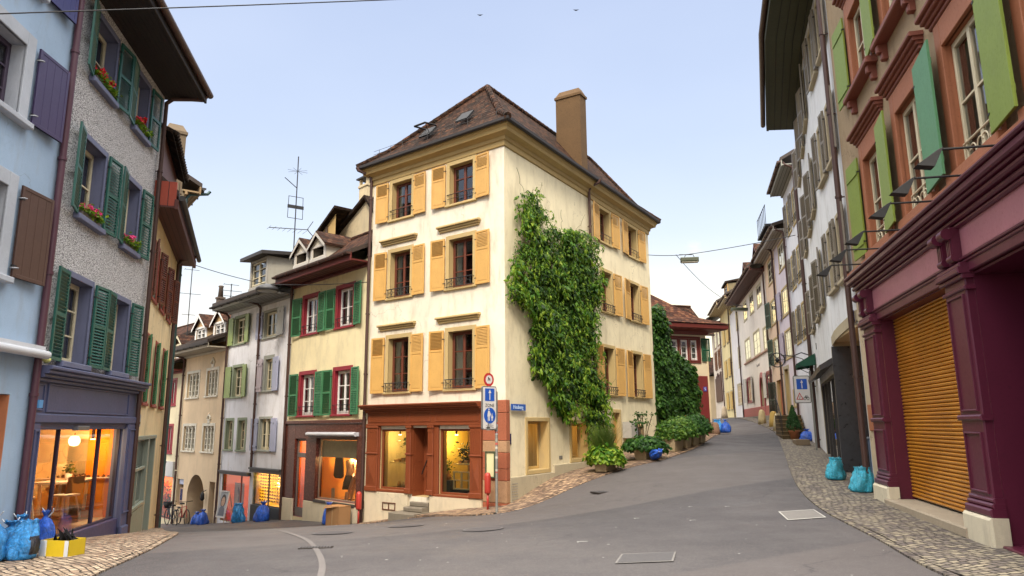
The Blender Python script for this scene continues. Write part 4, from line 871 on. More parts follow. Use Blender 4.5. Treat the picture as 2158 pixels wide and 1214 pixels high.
B6.part('wall',wall_mesh(F6.L,-6,4.2,[(5.2,6.0,2.6,3.7,.15,'win')],body=7),[plaster((.6,.45,.25),.4),WHS,DARK],face=F6); slab_roof(B6,0,F6.L,.6,4.2,3,6.0,6,5,TILER,face=F6); window(B6,5.2,6.0,2.6,3.7,dict(smat=WHS,fmat=WHITE),F6)
C.part('door_lining',(lambda b:(b.box(2.031,2.045,.0,.46,-1.95,-.03),b.box(2.705,2.719,.0,.46,-1.95,-.03),b.box(2.045,2.705,.0,.46,-.045,-.031),b.box(2.045,2.052,.08,.38,-1.8,-1.1),b.box(2.045,2.052,.08,.38,-1.0,-.2),b)[-1])(MB()),REDBR,face=A)
# ================================================================== L1 : pebbledash house on the left
L1n=(-7.377,10.922);L1f=(-8.211,15.6);L2f=(-10.429,21.534)
FL=Face(L1n,L1f); BL=Bld('pebbledash_house','grey-white pebbledash house with teal louvred shutters above a dark violet shopfront','house',FL,-2.0)
PEB=pebbledash((.82,.80,.80)); PST=paint((.14,.155,.25),.5,.3); PDK=paint((.055,.05,.12),.4,.2)
cols=((.80,1.78),(2.93,3.72)); rows=((6.2,7.42),(3.66,5.06),(1.12,2.55))
ol=[(a,b,z0,z1,.24,'win') for z0,z1 in rows for a,b in cols]+[(.26,4.16,-1.80,.05,.2,'room')]
BL.part('wall',wall_mesh(FL.L,-3.4,7.9,ol,body=6),[PEB,PST,DARK],face=FL)
sl=dict(smat=PST,fmat=CRWOOD,nc=2,nr=2,sw=.07,rec=.2,cur='sides',cmat=CURT,sillp=.11,sillh=.1,topw=.11)
for ri,(z0,z1) in enumerate(rows):
    for ci,(a,b) in enumerate(cols):
        win_sh(BL,a,b,z0,z1,dict(sl,nr=3 if ri==2 else 2,cur=('left','full','sides')[ri]),.50,'louvre',TEALSH,FL,angs=(U(4,14),U(4,12)))
pf=MB()
pf.cbox(.0,FL.L-.02,-.03,.0,.05,.98,.01)
for k,(o,z) in enumerate(((.1,.74),(.16,.80),(.22,.86),(.26,.92))): pf.cbox(.0-.0*k,FL.L+.04,-o,0,z,z+.062,.015)
pf.cbox(0,FL.L,-.09,0,.10,.25,.02)
f=frame_mb(3.7,.46,.03,-.055,-.03); pf.add([(x+.45,y,z+.27) for x,y,z in f.v],f.f); f=frame_mb(.28,.42,.025,-.05,-.03); pf.add([(x+.07,y,z+.29) for x,y,z in f.v],f.f)
for a,b in ((.0,.26),(4.16,4.68)):
    pf.cbox(a,b,-.08,0,-3.2,.10,.015); f=frame_mb(b-a-.1,1.7,.03,-.105,-.08); pf.add([(x+a+.05,y,z-1.7) for x,y,z in f.v],f.f); pf.cbox(a-.0,b+.03,-.12,0,-2.6,-1.95,.02)
pf.cbox(.26,4.16,-.02,.1,.0,.1,.01)
BL.part('shopfront',pf,paint((.085,.095,.18),.42,.3),face=FL)
BL.part('stall_board',MB().cbox(.26,4.16,-.03,.08,-3.2,-1.78,.01),PDK,face=FL)
BL.part('sign_light',MB().cbox(1.6,2.1,-.1,.0,-.02,.06,.01),ZINC,face=FL)
w_=BL.part('shop_window',(lambda b:(frame_mb(3.9,1.84,.05,0,.07,0,b),b.box(1.02,1.06,0,.06,.05,1.79),b.box(2.78,2.84,0,.06,.05,1.79),b)[-1])(MB()),paint((.035,.03,.06)),.26,.06,-1.79,FL)
place(MB().quad((.04,.03,.04),(3.86,.03,.04),(3.86,.03,1.8),(.04,.03,1.8)).mesh('pane',glass((.96,.96,.94),.04)),'pane',w_,None)
room(BL,.1,4.6,-1.80,.08,.2,2.6,plaster((.80,.27,.02),.08,.1),FL,plaster((.6,.5,.38),.1,.1))
# eave with its own splayed outline
ev=MB(); ev.box(-.1,FL.L+.12,-.88,.3,7.72,7.78); ev.cbox(-.1,FL.L+.14,-.91,-.86,7.70,7.92,.01)
for k in range(9): ev.box(-.1,FL.L+.1,-.1-.09*k-.004,-.1-.09*k+.004,7.712,7.722,1)
BL.part('eave',ev,[paint((.022,.015,.013),.6),BLACK],face=FL)
slab_roof(BL,0,FL.L,.95,7.86,3,11,6,8,TILED,face=FL,ext=(.1,.12))
BL.part('gutter',MB().tube([(-.1,-.98,7.9),(FL.L+.14,-.98,7.9)],.075,10),PIPE,face=FL)
downpipe(BL,FL.L-.16,-2.4,7.85,FL,PIPE,y=-.1,neck=(.22,.82)); 
BL.part('house_number',MB().box(-.02,.1,-.14,-.1,.33,.45),paint((.1,.3,.6)),face=FL)
BL.part('wall_light',MB().lathe([(.02,0),(.06,.03),(.06,.07),(.02,.09)],(.1,-.12,1.02),8),paint((.6,.6,.2)),face=FL)
lamp('pendant_lamp',FL,3.35,.62,-.22,'glowing round pendant lamp above the white chair in the violet shopfront',34,(1,.72,.34),cord=.08,glow=4)
lamp('pendant_lamp',FL,4.2,.6,-.16,'smaller glowing bulb at the right end of the violet shopfront interior',20,(1,.5,.15),cord=.15,shape='spot')
# ================================================================== L0 : light blue house at the edge
F0=Face((-6.9,6.5),L1n); B0=Bld('blue_house','pale blue plastered house with plank shutters at the left edge','house',F0,-1.9)
BLU=plaster((.36,.48,.63),.5); GWS=stone((.46,.49,.54),stain=.1); 
o0=[(2.35,3.2,z0,z1,.25,'win') for z0,z1 in ((4.5,5.65),(2.15,3.45),(6.6,7.7))]+[(2.3,3.9,-2.2,.51,.5,'door')]
B0.part('wall',wall_mesh(F0.L,-3.2,9.2,o0,body=6),[BLU,GWS,DARK],face=F0); B0.part('door',MB().cbox(0,1.6,0,.05,0,2.7),paint((.45,.16,.07)),2.3,.44,-2.2,F0)
B0.part('door_lining',MB().box(3.88,3.897,.0,.44,-2.2,.5),paint((.5,.2,.1)),face=F0)
VIO=paint((.06,.045,.11),.4,.15); BRN=paint((.085,.045,.035),.45,.2)
for (z0,z1),m,lb in zip(((4.5,5.65),(2.15,3.45),(6.6,7.7)),(VIO,BRN,paint((.05,.05,.16),.4)),('dark violet shutter','brown shutter','dark blue shutter')):
    window(B0,2.35,3.2,z0,z1,dict(smat=GWS,fmat=paint((.07,.05,.08)),nc=2,nr=3,sw=.22,rec=.2,cur='left',sillp=.12,sillh=.09),F0)
    shutter(B0,3.47,z0+.02,z1-z0+.08,.74,1,'panel',m,F0,ang=5,label=lb)
    for zz in (z0+.15,z1-.1): B0.part('shutter_pin',MB().tube([(3.46,-.02,zz),(3.46,-.1,zz),(3.50,-.12,zz)],.012,5),ZINC,face=F0)
a0=MB().tube([(1.0,-.18,1.13),(4.42,-.18,1.13)],.065,12); a0.box(1.0,4.42,-.15,0,1.16,1.26); B0.part('awning',a0,paint((.6,.62,.66),.35,.1),face=F0)
downpipe(B0,F0.L-.05,-2.0,9,F0,paint((.09,.035,.05),.4),y=-.07,r=.055)
slab_roof(B0,0,F0.L,.3,9.2,3,12,6,9,TILED,face=F0)
# ================================================================== L2 : next house down
F2L=Face(L1f,L2f); D2=Bld('red_eave_house','cream house with a dark red boarded eave and green shutters past the pebbledash house','house',F2L,-2.5)
od=[(a,a+.8,z0,z1,.2,'win') for a in (.72,2.5,4.3) for z0,z1 in ((.6,2.1),(3.05,4.3))]+[(.08,2.35,-1.72,-.25,.1,'room'),(2.6,3.72,-2.75,-.25,.2,'room')]
D2.part('wall',wall_mesh(F2L.L,-3.6,5.3,od,body=6),[plaster((.74,.60,.36),.7),paint((.24,.27,.22),.45,.2),DARK],face=F2L)
for a in (.72,2.5,4.3):
    window(D2,a,a+.8,.6,2.1,dict(smat=paint((.3,.06,.04),.5),fmat=WHITE,sw=.1,rec=.12,cur='full'),F2L)
    shutter(D2,a-.1,.6,1.5,.42,-1,'louvre',GREENSH,F2L,ang=14); 
    window(D2,a,a+.8,3.05,4.3,dict(smat=paint((.3,.06,.04),.5),fmat=BROWNF,sw=.1,rec=.12,cur='full'),F2L)
    shutter(D2,a-.1,3.05,1.28,.4,-1,'louvre',BROWNF,F2L,ang=12); shutter(D2,a+.9,3.05,1.28,.4,1,'louvre',BROWNF,F2L,ang=15)
GG=paint((.24,.27,.22),.45,.2)
D2.part('shopfront',(lambda b:(b.cbox(0,3.85,-.07,0,-.25,-.16,.01),b.cbox(-.0,.08,-.05,0,-1.72,-.25,.01),b.cbox(2.35,2.6,-.05,0,-2.8,-.25,.01),b.cbox(3.72,3.85,-.05,0,-2.9,-.25,.01),b.cbox(.08,2.35,-.06,.02,-1.78,-1.70,.01),b.cbox(1.1,1.16,-.01,.04,-1.7,-.9,.01),b.cbox(.08,2.35,-.02,.04,-.95,-.88,.01))[-1])(MB()),GG,face=F2L)
w_=D2.part('shop_window',frame_mb(2.27,1.47,.04,0,.05),GG,.08,.04,-1.72,F2L); place(MB().quad((.03,.03,.03),(2.24,.03,.03),(2.24,.03,1.44),(.03,.03,1.44)).mesh('pane',glass((.6,.66,.62),.15)),'pane',w_,None)
room(D2,.0,2.5,-1.75,-.2,.12,1.2,plaster((.35,.38,.34),.2),F2L)
D2.part('door',MB().cbox(0,1.12,0,.05,0,2.5).cbox(.5,.9,-.02,0,1.0,2.2,.01,1),[GG,paint((.12,.14,.12))],2.6,.15,-2.75,F2L)
D2.part('plinth',MB().cbox(.0,2.35,-.05,.0,-3.4,-1.8,.01),plaster((.28,.28,.2),.8),face=F2L)
D2.part('utility_panel',MB().cbox(.25,.6,-.04,0,.05,.32,.01),paint((.22,.25,.33)),face=F2L)
RB=paint((.36,.055,.025),.5,.2); DRB=paint((.085,.02,.014),.55,.2)
e2=MB(); e2.box(-.12,F2L.L,-.42,.05,5.0,5.05); e2.box(-.12,-.02,-.44,.35,5.04,5.62,1); e2.cbox(-.14,F2L.L+.1,-.50,-.42,4.97,5.2,.01)
for k in range(3): e2.box(-.1,F2L.L,-.1-.12*k,-.09-.12*k,4.994,5.001,2)
for k in range(3): e2.box(-.128,-.118,-.5+.22*k,-.49+.22*k,5.04,5.62,2)
D2.part('eave',e2,[DRB,RB,BLACK],face=F2L)
D2.part('gutter',MB().tube([(-.1,-.57,5.25),(F2L.L+.2,-.57,5.25)],.07,10),PIPEG,face=F2L); downpipe(D2,5.45,-3,5.2,F2L,PIPE,neck=(.3,.42))
slab_roof(D2,0,F2L.L,.48,5.3,1.1,7.2,5,7.0,TILED,face=F2L,ext=(.05,.1))
d2=MB(); d2.box(.1,3.4,-.05,2.2,5.9,6.9); 
d2.add([(-.1,-.25,6.8),(3.6,-.25,6.8),(3.6,2.2,8.2),(-.1,2.2,8.2),(-.1,-.25,6.9),(3.6,-.25,6.9),(3.6,2.2,8.3),(-.1,2.2,8.3)],[(0,3,2,1),(4,5,6,7),(0,1,5,4),(1,2,6,5),(2,3,7,6),(3,0,4,7)],1)
for k in range(18): d2.tube([(.0+k*.2,-.36,6.84),(.0+k*.2,-.1,6.96)],.06,6,1)
D2.part('dormer',d2,[DRB,TILED],face=F2L)
# L3 beyond
F3L=Face(L2f,(-14.9,27.6)); D3=Bld('tall_eave_house','tall house with a stone chimney and boxed eave beyond the red-eaved house','house',F3L,-3.2)
D3.part('wall',wall_mesh(F3L.L,-4.5,7.5,[(1.5,2.4,z,z+1.3,.2,'win') for z in (.3,3,5.3)],body=5),[plaster((.55,.45,.3),.5),PST,DARK],face=F3L)
for z in (.3,3,5.3): window(D3,1.5,2.4,z,z+1.3,dict(smat=PST,fmat=WHITE),F3L)
eave(D3,0,F3L.L,.45,7.45,paint((.3,.2,.1)),.2,F3L,gmat=PIPEG,ext=(.1,0)); slab_roof(D3,0,F3L.L,.5,7.62,2.5,9.8,5,8,TILED,face=F3L,ext=(.1,0))
chimney(D3,.2,.4,.6,.6,7.3,9.3,stone((.16,.12,.08)),F3L,cap='slab')
downpipe(D3,.1,-3.5,7.6,F3L,paint((.04,.09,.09)),neck=(.0,.7))
# ================================================================== R1 : brown house with the purple shopfront
R1f=(7.063,14.3); dR=Vector((5.447-7.063,7.381-14.3)).normalized(); R1n=(7.063+dR.x*9.2,14.3+dR.y*9.2)
FR=Face(R1f,R1n); BR=Bld('brown_stucco_house','brown stucco house with orange window frames and green shutters over a plum shopfront','house',FR,-1.5)
BRO=plaster((.36,.265,.165),.9,.9,(.2,.12,.06)); ORS=paint((.34,.125,.06),.62,.8); LIME=paint((.19,.26,.03),.5,.45); SEA=paint((.085,.24,.11),.5,.5); PLUM=paint((.095,.014,.034),.32,.5); PLUML=paint((.38,.15,.18),.45,.55)
colr=((1.72,2.82),(3.82,4.92),(5.95,7.05),(8.0,9.0)); rowr=((3.12,4.85),(6.28,7.8),(9.2,10.4))
orr=[(a,b,z0,z1,.14,'win') for z0,z1 in rowr for a,b in colr]+[(1.55,5.15,-1.32,1.84,.3,'door'),(5.85,8.3,-1.45,1.84,1.3,'room')]
BR.part('wall',wall_mesh(FR.L,-2.4,11.2,orr,body=6),[BRO,ORS,DARK],face=FR)
sr=dict(smat=ORS,fmat=CRWOOD,nc=2,nr=2,sw=.20,rec=.07,cur='full',cmat=fabric((.34,.24,.17)),sillp=.12,sillh=.12,pr=.05,topw=.36)
for ri,(z0,z1) in enumerate(rowr):
    for ci,(a,b) in enumerate(colr):
        window(BR,a,b,z0,z1,dict(sr,rail='scroll' if ri==0 else None,rmat=paint((.6,.52,.36)),curm=0),FR)
        if ci==0: shutter(BR,a-.2,z0-.0,z1-z0+.15,.72,-1,'flat',LIME,FR,ang=3,y=-.09)
        sea=(ri==0 and ci==1)
        shutter(BR,b+.12,z0-.0,z1-z0+.15,.86 if sea else .74,1,'flat',SEA if sea else LIME,FR,ang=5,y=-.11,label='blue-green shutter' if sea else None)
        h=MB(); zc=z1+.38
        for k,(o,z) in enumerate(((.06,0),(.1,.06),(.15,.11),(.2,.17))): h.cbox(a-.28-o*.5,b+.28+o*.5,-o,.01,zc+z,zc+z+.065,.015)
        BR.part('window_hood',h,paint((.20,.06,.038),.55,.6),face=FR)
        if ri>0:
            s_=MB(); s_.cbox(a-.34,b+.34,-.2,.01,z0-.14,z0-.03,.02); 
            for x in (a-.22,b+.1): s_.cbox(x,x+.12,-.16,.01,z0-.28,z0-.14,.02); s_.cbox(x,x+.12,-.1,.01,z0-.4,z0-.28,.02)
            BR.part('sill_bracket',s_,paint((.20,.06,.038),.55,.6),face=FR)
BR.part('string_course',MB().cbox(.0,FR.L,-.13,.0,2.94,3.02,.015).cbox(0,FR.L,-.08,0,2.86,2.94,.01),ORS,face=FR)
ps=MB()
piers=((.75,1.55),(5.15,5.85),(8.3,9.1))
for a,b in piers:
    ps.cbox(a,b,-.10,.0,-1.0,1.78,.015)
    for z in (.02,): ps.cbox(a-.03,b+.03,-.14,0,z,z+.07,.02)
    for k,(o,z0,z1) in enumerate(((.17,-1.10,-1.0),(.14,-1.0,-.94),(.12,-.94,-.88))): ps.cbox(a-o*.3,b+o*.3,-o,.0,z0,z1,.02)
    for k,(o,z0,z1) in enumerate(((.13,1.62,1.67),(.15,1.76,1.82),(.19,1.82,1.9),(.16,1.9,1.96))): ps.cbox(a-o*.3,b+o*.3,-o,0,z0,z1,.015)
    f=frame_mb(b-a-.16,1.45,.025,-.125,-.1); ps.add([(x+a+.08,y,z+.13) for x,y,z in f.v],f.f); f=frame_mb(b-a-.16,.72,.025,-.125,-.1); ps.add([(x+a+.08,y,z-.84) for x,y,z in f.v],f.f)
    # scrolled consoles on the frieze
    for c in (a+.18,b-.18):
        ps.tube([(c-.09,-.20,2.36),(c+.09,-.20,2.36)],.075,12); ps.tube([(c-.085,-.14,2.05),(c+.085,-.14,2.05)],.05,10)
        ps.prism([(c-.08,2.0),(c+.08,2.0),(c+.08,2.45),(c-.08,2.45)],-.16,0)
        for k in range(3): ps.box(c-.065+k*.05,c-.035+k*.05,-.175,-.16,2.06,2.33)
ps.cbox(1.55,5.15,-.06,.02,1.84,1.98,.01); ps.cbox(5.85,8.3,-.06,.02,1.84,1.98,.01)
for k,(o,z0,z1) in enumerate(((.08,1.96,2.0),(.1,2.0,2.04))): ps.cbox(.7,FR.L,-o,0,z0,z1,.01)
for k,(o,z0,z1) in enumerate(((.10,2.42,2.48),(.14,2.48,2.55),(.20,2.55,2.62),(.29,2.66,2.76),(.33,2.76,2.82))): ps.cbox(.68-o*.4,FR.L,-o,0,z0,z1,.02)
ps.cbox(.66,FR.L,-.24,0,2.62,2.66,.01)
BR.part('shopfront',ps,PLUM,face=FR,label='plum painted pilasters, consoles and cornice')
BR.part('frieze',MB().cbox(.72,FR.L,-.05,0,2.04,2.44,.01),PLUML,face=FR)
rs=MB(); n=52; z0=-1.27; 
prof=[]
for k in range(n):
    z=z0+3.12*k/n; p=3.12/n; prof+=[(.012,z),(-.024,z+p*.22),(-.032,z+p*.6),(-.004,z+p*.93)]
for i in range(len(prof)-1): rs.quad((1.56,prof[i][0],prof[i][1]),(5.14,prof[i][0],prof[i][1]),(5.14,prof[i+1][0],prof[i+1][1]),(1.56,prof[i+1][0],prof[i+1][1]))
SH=NT('roller_shutter_slats'); Pp=SH.geo('Position'); nn=SH.noise(1.2,4,.6,Pp); SH.bsdf(SH.mix(nn,(.36,.13,.012),(.66,.30,.025)),SH.ramp(nn,[(.3,(.28,.28,.28)),(.7,(.42,.42,.42))]),spec=.6,metal=.15)
BR.part('roller_shutter',rs,SH.m,u=0,y=.24,face=FR)
[BR.part('shutter_guide',MB().box(a,b,.003,.29,-1.3,1.838),PLUM,face=FR) for a,b in ((1.551,1.575),(5.125,5.149))]; BR.part('lintel_lining',MB().box(1.575,5.125,.003,.29,1.82,1.838),PLUM,face=FR)
BR.part('threshold',MB().cbox(1.45,5.2,-.22,.3,-1.44,-1.30,.02).cbox(1.45,5.2,-.14,.3,-2.2,-1.44,.01),stone((.36,.30,.22)),face=FR)
for a,b in piers: BR.part('plinth',MB().cbox(a-.08,b+.08,-.2,0,-2.4,-1.10,.03),plaster((.62,.56,.42),.8),face=FR)
BR.part('side_strip',MB().cbox(.12,.66,-.04,0,-2.2,2.45,.02),plaster((.52,.42,.28),.8),face=FR)
BR.part('wall_vent',MB().box(2.6,3.0,-.15,-.13,-1.6,-1.48),DARK,face=FR)
room(BR,5.85,8.3,-1.45,1.84,1.3,1.35,paint((.05,.008,.02),.4),FR); BR.part('doorway_lining',MB().box(5.851,5.87,.0,1.3,-1.45,1.83).box(8.28,8.299,0,1.3,-1.45,1.83).box(5.87,8.28,0,1.3,1.80,1.83).cbox(5.87,8.28,-.1,1.3,-1.8,-1.40,.01),PLUM,face=FR)
BR.part('small_sign',MB().cbox(.3,.6,-.07,-.04,-.15,.35,.01),ORS,face=FR); 
for i,u in enumerate((7.24,6.27,5.23,3.74,2.52,1.27)):
    t=thing('bracket_lamp',FR.w(u,-.05,2.96),FR.a,('black bracket lamp above the plum cornice, %s')%('nearest the right edge','second from the right edge','third from the right edge','under the middle window','over the far pilaster side','farthest, next to the white house')[i],'lamp','bracket lamps above the plum shopfront')
    MB().tube([(0,0,0),(0,-.62,.01)],.014,6).build('arm',IRON,t)
    MB().box(-.07,.07,0,.04,-.07,.09).build('mount',IRON,t)
    h=MB(); h.add([(-.05,-.60,.03),(.05,-.60,.03),(.05,-.66,.0),(-.05,-.66,.0),(-.10,-.72,-.20),(.10,-.72,-.20),(.10,-.90,-.17),(-.10,-.90,-.17)],[(0,1,2,3),(7,6,5,4),(0,4,5,1),(1,5,6,2),(2,6,7,3),(3,7,4,0)]); lh=h.build('lamp_head',BLACK,t); lh.scale=(.7,1,1)
# ================================================================== R2 : white house, bent in plan
RK=(7.96,17.5); RE=(11.221,26.461); FN=Face(RK,R1f); FF=Face(RE,RK)
B2R=Bld('white_house','tall white house with dark narrow shutters, a passage opening and a glazed shop','house',FN,-1.3)
WH2=plaster((.76,.77,.79),.5,.25); STC=stone((.45,.38,.26),stain=.25); GRF=paint((.28,.29,.14),.5,.1); SHD=paint((.22,.19,.15),.45,.15)
rw=((3.12,4.55),(5.85,7.2),(8.5,9.85))
on=[(a,b,z0,z1,.2,'win') for z0,z1 in rw for a,b in ((.72,1.5),(2.08,2.86))]+[(.02,3.24,-1.6,2.02,1.6,'room')]
B2R.part('wall',wall_mesh(FN.L,-2.2,10.6,on),[WH2,STC,DARK],face=FN)
of=[(a,b,z0,z1,.2,'win') for z0,z1 in rw for a,b in ((2.2,3.0),(5.2,6.0),(7.35,8.15))]+[(3.4,9.3,-1.35,1.25,.25,'room')]
B2R.part('wall',wall_mesh(FF.L,-2.2,10.6,of),[WH2,STC,DARK],face=FF)
s6=dict(smat=STC,fmat=GRF,nc=2,nr=2,sw=.1,rec=.12,cur='full',cmat=fabric((.5,.5,.34)),sillp=.10,sillh=.09)
for z0,z1 in rw:
    for F_,cs in ((FN,((.72,1.5),(2.08,2.86))),(FF,((2.2,3.0),(5.2,6.0),(7.35,8.15)))):
        for a,b in cs: win_sh(B2R,a,b,z0,z1,s6,.36 if F_ is FN else .5,'louvre',SHD,F_,angs=(U(3,8),U(3,8)) if F_ is FN else (U(3,16),U(3,8)))
bk=MB(); p1=Vector(FN.w(FN.L,0)[:2]); 
for p,q in ((Vector(FF.w(0,7)[:2]),Vector(RE)),(Vector(R1f),Vector(FN.w(FN.L,7)[:2])),(Vector(FN.w(FN.L,7)[:2]),Vector(FF.w(0,7)[:2]))): bk.quad((*p,-3),(*q,-3),(*q,10.6),(*p,10.6))
B2R.part('wall',bk.mesh('wall',WH2),None,face=W0,label='plain rear and side walls')
ee=[(10.09,23.42),(7.96+.1,17.5),(7.063,14.3)]; eo=[(9.09,23.52),(6.95,17.57),(6.20,14.9)]
EB=MB(); EX=[(11.0,23.4),(8.9,17.5),(8.0,14.2)]
def strip(b,P,Q,z0,z1,m=0):
    for i in range(len(P)-1):
        a,c,d,e=P[i],P[i+1],Q[i+1],Q[i]; b.add([(*a,z0),(*c,z0),(*d,z0),(*e,z0),(*a,z1),(*c,z1),(*d,z1),(*e,z1)],[(0,1,2,3),(7,6,5,4),(0,4,5,1),(1,5,6,2),(2,6,7,3),(3,7,4,0)],m)
far=lambda P: [(P[0][0]+(P[0][0]-P[1][0])*0,P[0][1]),P[1],P[2]]
strip(EB,EX,eo,10.2,10.26); 
e1=[(p[0]-.03,p[1]) for p in eo]; e2_=[(p[0]+.05,p[1]) for p in eo]; strip(EB,e2_,e1,10.17,10.45)
for t_ in (.25,.45,.65,.85):
    P_=[tuple(Vector(a)*t_+Vector(b)*(1-t_)) for a,b in zip(ee,eo)]; strip(EB,P_,[(p[0]-.012,p[1]) for p in P_],10.19,10.2,1)
B2R.part('eave',EB,[paint((.05,.052,.024),.6,.2),BLACK],face=W0)
B2R.part('gutter',MB().tube([(p[0]-.1,p[1],10.42) for p in [(eo[0][0],eo[0][1]+.1)]+eo[1:]],.08,10),PIPE,face=W0)
rr=MB(); strip(rr,[(p[0]+3.2,p[1]) for p in EX],eo,10.46,10.5); rr.add([(*eo[i],10.5) for i in range(3)]+[(EX[i][0]+1.6,EX[i][1],12.6) for i in range(3)],[(0,1,4,3),(1,2,5,4)]); B2R.part('roof',rr,TILED,face=W0)
downpipe(B2R,FN.L-.08,-1.6,10.3,FN,PIPE,y=-.12,r=.06); downpipe(B2R,.6,-1.2,10.1,FF,PIPE,y=-.1,r=.06)
# passage
CP=paint((.10,.10,.11),.3,.1); CS=plaster((.62,.48,.28),.2,.1)
B2R.part('passage_panel',MB().box(.03,.09,-.06,1.6,-1.6,1.86),metal((.07,.075,.085),.32,.5),face=FN,label='smooth dark grey metal panel lining the passage')
B2R.part('passage_ceiling',MB().box(.09,3.24,.0,1.6,1.96,2.015),CS,face=FN)
B2R.part('passage_arch',MB().prism([(-.02,1.88),(.5,1.96),(1.3,2.0),(3.32,2.06),(3.32,2.28),(1.3,2.24),(.5,2.20),(-.02,2.10)],-.03,.0),STC,face=FN)
room(B2R,.03,3.24,-1.7,2.0,1.6,2.6,paint((.35,.13,.045),.5),FN,stone((.2,.18,.16)))
lamp('passage_lamp',FN,2.7,2.1,1.2,'warm lamp deep inside the passage of the white house',14,(1,.5,.15),shape='spot',cord=.2)
B2R.part('passage_post',MB().cbox(3.02,3.16,.1,.3,-1.7,-.35,.01),paint((.10,.14,.22)),face=FN)
# glazed shop on the far stretch
w_=B2R.part('shop_window',(lambda b:(frame_mb(5.9,2.6,.07,0,.08,0,b),[b.box(x,x+.05,.0,.07,.07,2.53) for x in (1.4,2.6,4.1)],b.box(0.07,5.83,0,.07,.3,.36))[-1] or b)(MB()),PIPEG,3.4,.02,-1.35,FF)
place(MB().quad((.06,.04,.06),(5.84,.04,.06),(5.84,.04,2.54),(.06,.04,2.54)).mesh('pane',glass((.75,.8,.78),.22)),'pane',w_,None)
room(B2R,3.3,9.4,-1.4,1.3,.25,1.8,plaster((.16,.16,.11),.3),FF,stone((.12,.11,.1)))
ab=MB(); ab.add([(3.0,-.02,1.62),(9.45,-.02,1.62),(9.45,-.36,1.42),(3.0,-.36,1.42),(3.0,-.02,1.46),(9.45,-.02,1.46),(9.45,-.34,1.30),(3.0,-.34,1.30)],[(0,3,2,1),(4,5,6,7),(0,1,5,4),(1,2,6,5),(2,3,7,6),(3,0,4,7)]); B2R.part('awning',ab,paint((.04,.036,.038),.4),face=FF)
lamp('shop_lamp',FF,7,1.0,.9,'warm lamp behind the glazed shop of the white house',5,(1,.7,.4),shape='spot',cord=.2)
B2R.part('house_number',MB().box(2.8,3.0,-.02,0,2.45,2.65).mesh('house_number',paint((.1,.12,.14))),None,face=FF)
B2R.part('name_plate',MB().box(3.0,3.15,-.05,-.03,2.05,2.3),paint((.1,.08,.3)),face=FN)
# ================================================================== R3..R8 : houses up the right street
S_c=1.2453
P3=(12.223,30.48);P4=(12.996,34.111);P5=(13.728,37.559);P6=(16.025,49.599);P6b=(16.998,54.698);P7=(18.257,61.492);P8=(19.646,69.37)
GR='terraced houses up the right street'
LEADY=paint((.5,.42,.25),.5,.1); YSH=paint((.66,.44,.13),.5,.15); GLR=glass((.6,.65,.62),.5)
def rside(name,label,p,q,base,zt,mat,wins,st,eav,soff,rmat,rise=2.4,ov=.8,pipe=True,depth=7,zb=-2.2,shut=None,extra=()):
    F=Face(p,q); B=Bld(name,label,'house',F,base,GR)
    B.part('wall',wall_mesh(F.L,zb,zt,[(a,b,z0,z1,.16,'win') for a,b,z0,z1 in wins]+list(extra),body=depth),[mat,st['smat'],DARK],face=F)
    for a,b,z0,z1 in wins: window(B,a,b,z0,z1,st,F)
    eave(B,0,F.L,ov,eav,soff,.18,F,gmat=PIPE,ext=(.0,-.02)); slab_roof(B,0,F.L,ov+.05,eav+.16,2.6,eav+.16+rise,6,eav+1,rmat,face=F,ext=(.0,-.02))
    if pipe: downpipe(B,F.L-.06,base-.2,eav+.1,F,PIPE,neck=(0,ov-.15))
    return B,F
PIK=paint((.42,.2,.13),.5); GY=paint((.5,.45,.33),.5); 
sR=dict(fmat=CRWOOD,nc=2,nr=3,sw=.1,rec=.012,py=-.022,pr=.012,cur='full',sillp=.035,glass=GLR,smat=OCHST)
B3R,F3R=rside('terraced_house','narrow pale house with many small barred windows beside the white house',P3,RE,-.9,10.2,plaster((.70,.70,.74),.3),[(a,a+.9,z,z+1.35) for a in (.9,2.6) for z in (3.3,5.6,8.0)],dict(sR,rail='bar'),10.1,paint((.3,.3,.26),.6),TILED,ov=.5)
for z in (3.3,5.6,8.0):
    for a in (.9,2.6): shutter(B3R,a-.12,z,1.4,.4,-1,'louvre',SHD,F3R,ang=6)
B4R,F4R=rside('terraced_house','lilac-grey house with large golden windows above a flight of steps',P4,P3,-.3,8.7,plaster((.66,.58,.62),.3),[(1.35,3.2,z,z+1.2) for z in (2.95,4.9,7.05)],dict(sR,nc=3,nr=3),8.55,paint((.4,.37,.33),.6),TILED,ov=.5,rise=1.2,extra=[(.45,1.5,.45,2.5,.25,'door'),(2.3,3.3,.75,1.4,.2,'win')])
for z in (2.95,4.9): shutter(B4R,1.1,z-.05,1.3,.75,-1,'panel',paint((.38,.33,.42)),F4R,ang=4)
B4R.part('door',MB().cbox(0,1.05,0,.05,0,2.05),paint((.4,.36,.28)),.45,.2,.45,F4R); surround(B4R,F4R,.45,1.5,.45,2.5,.16,STC); window(B4R,2.3,3.3,.75,1.4,dict(sR),F4R)
rl=MB()
for k in range(7): rl.tube([(.3+k*.45,-.7,9.0),(.3+k*.45,-.7,9.9)],.014,4)
rl.tube([(.3,-.7,9.9),(3.1,-.7,9.9)],.02,5); rl.box(.3,3.1,-.75,1,8.9,9.0); B4R.part('balcony_railing',rl,IRON,face=F4R)
dormer(B4R,.6,2.0,.9,9.3,10.2,10.5,1.5,paint((.3,.15,.08)),paint((.2,.1,.06)),TILED,F4R,flat=True)
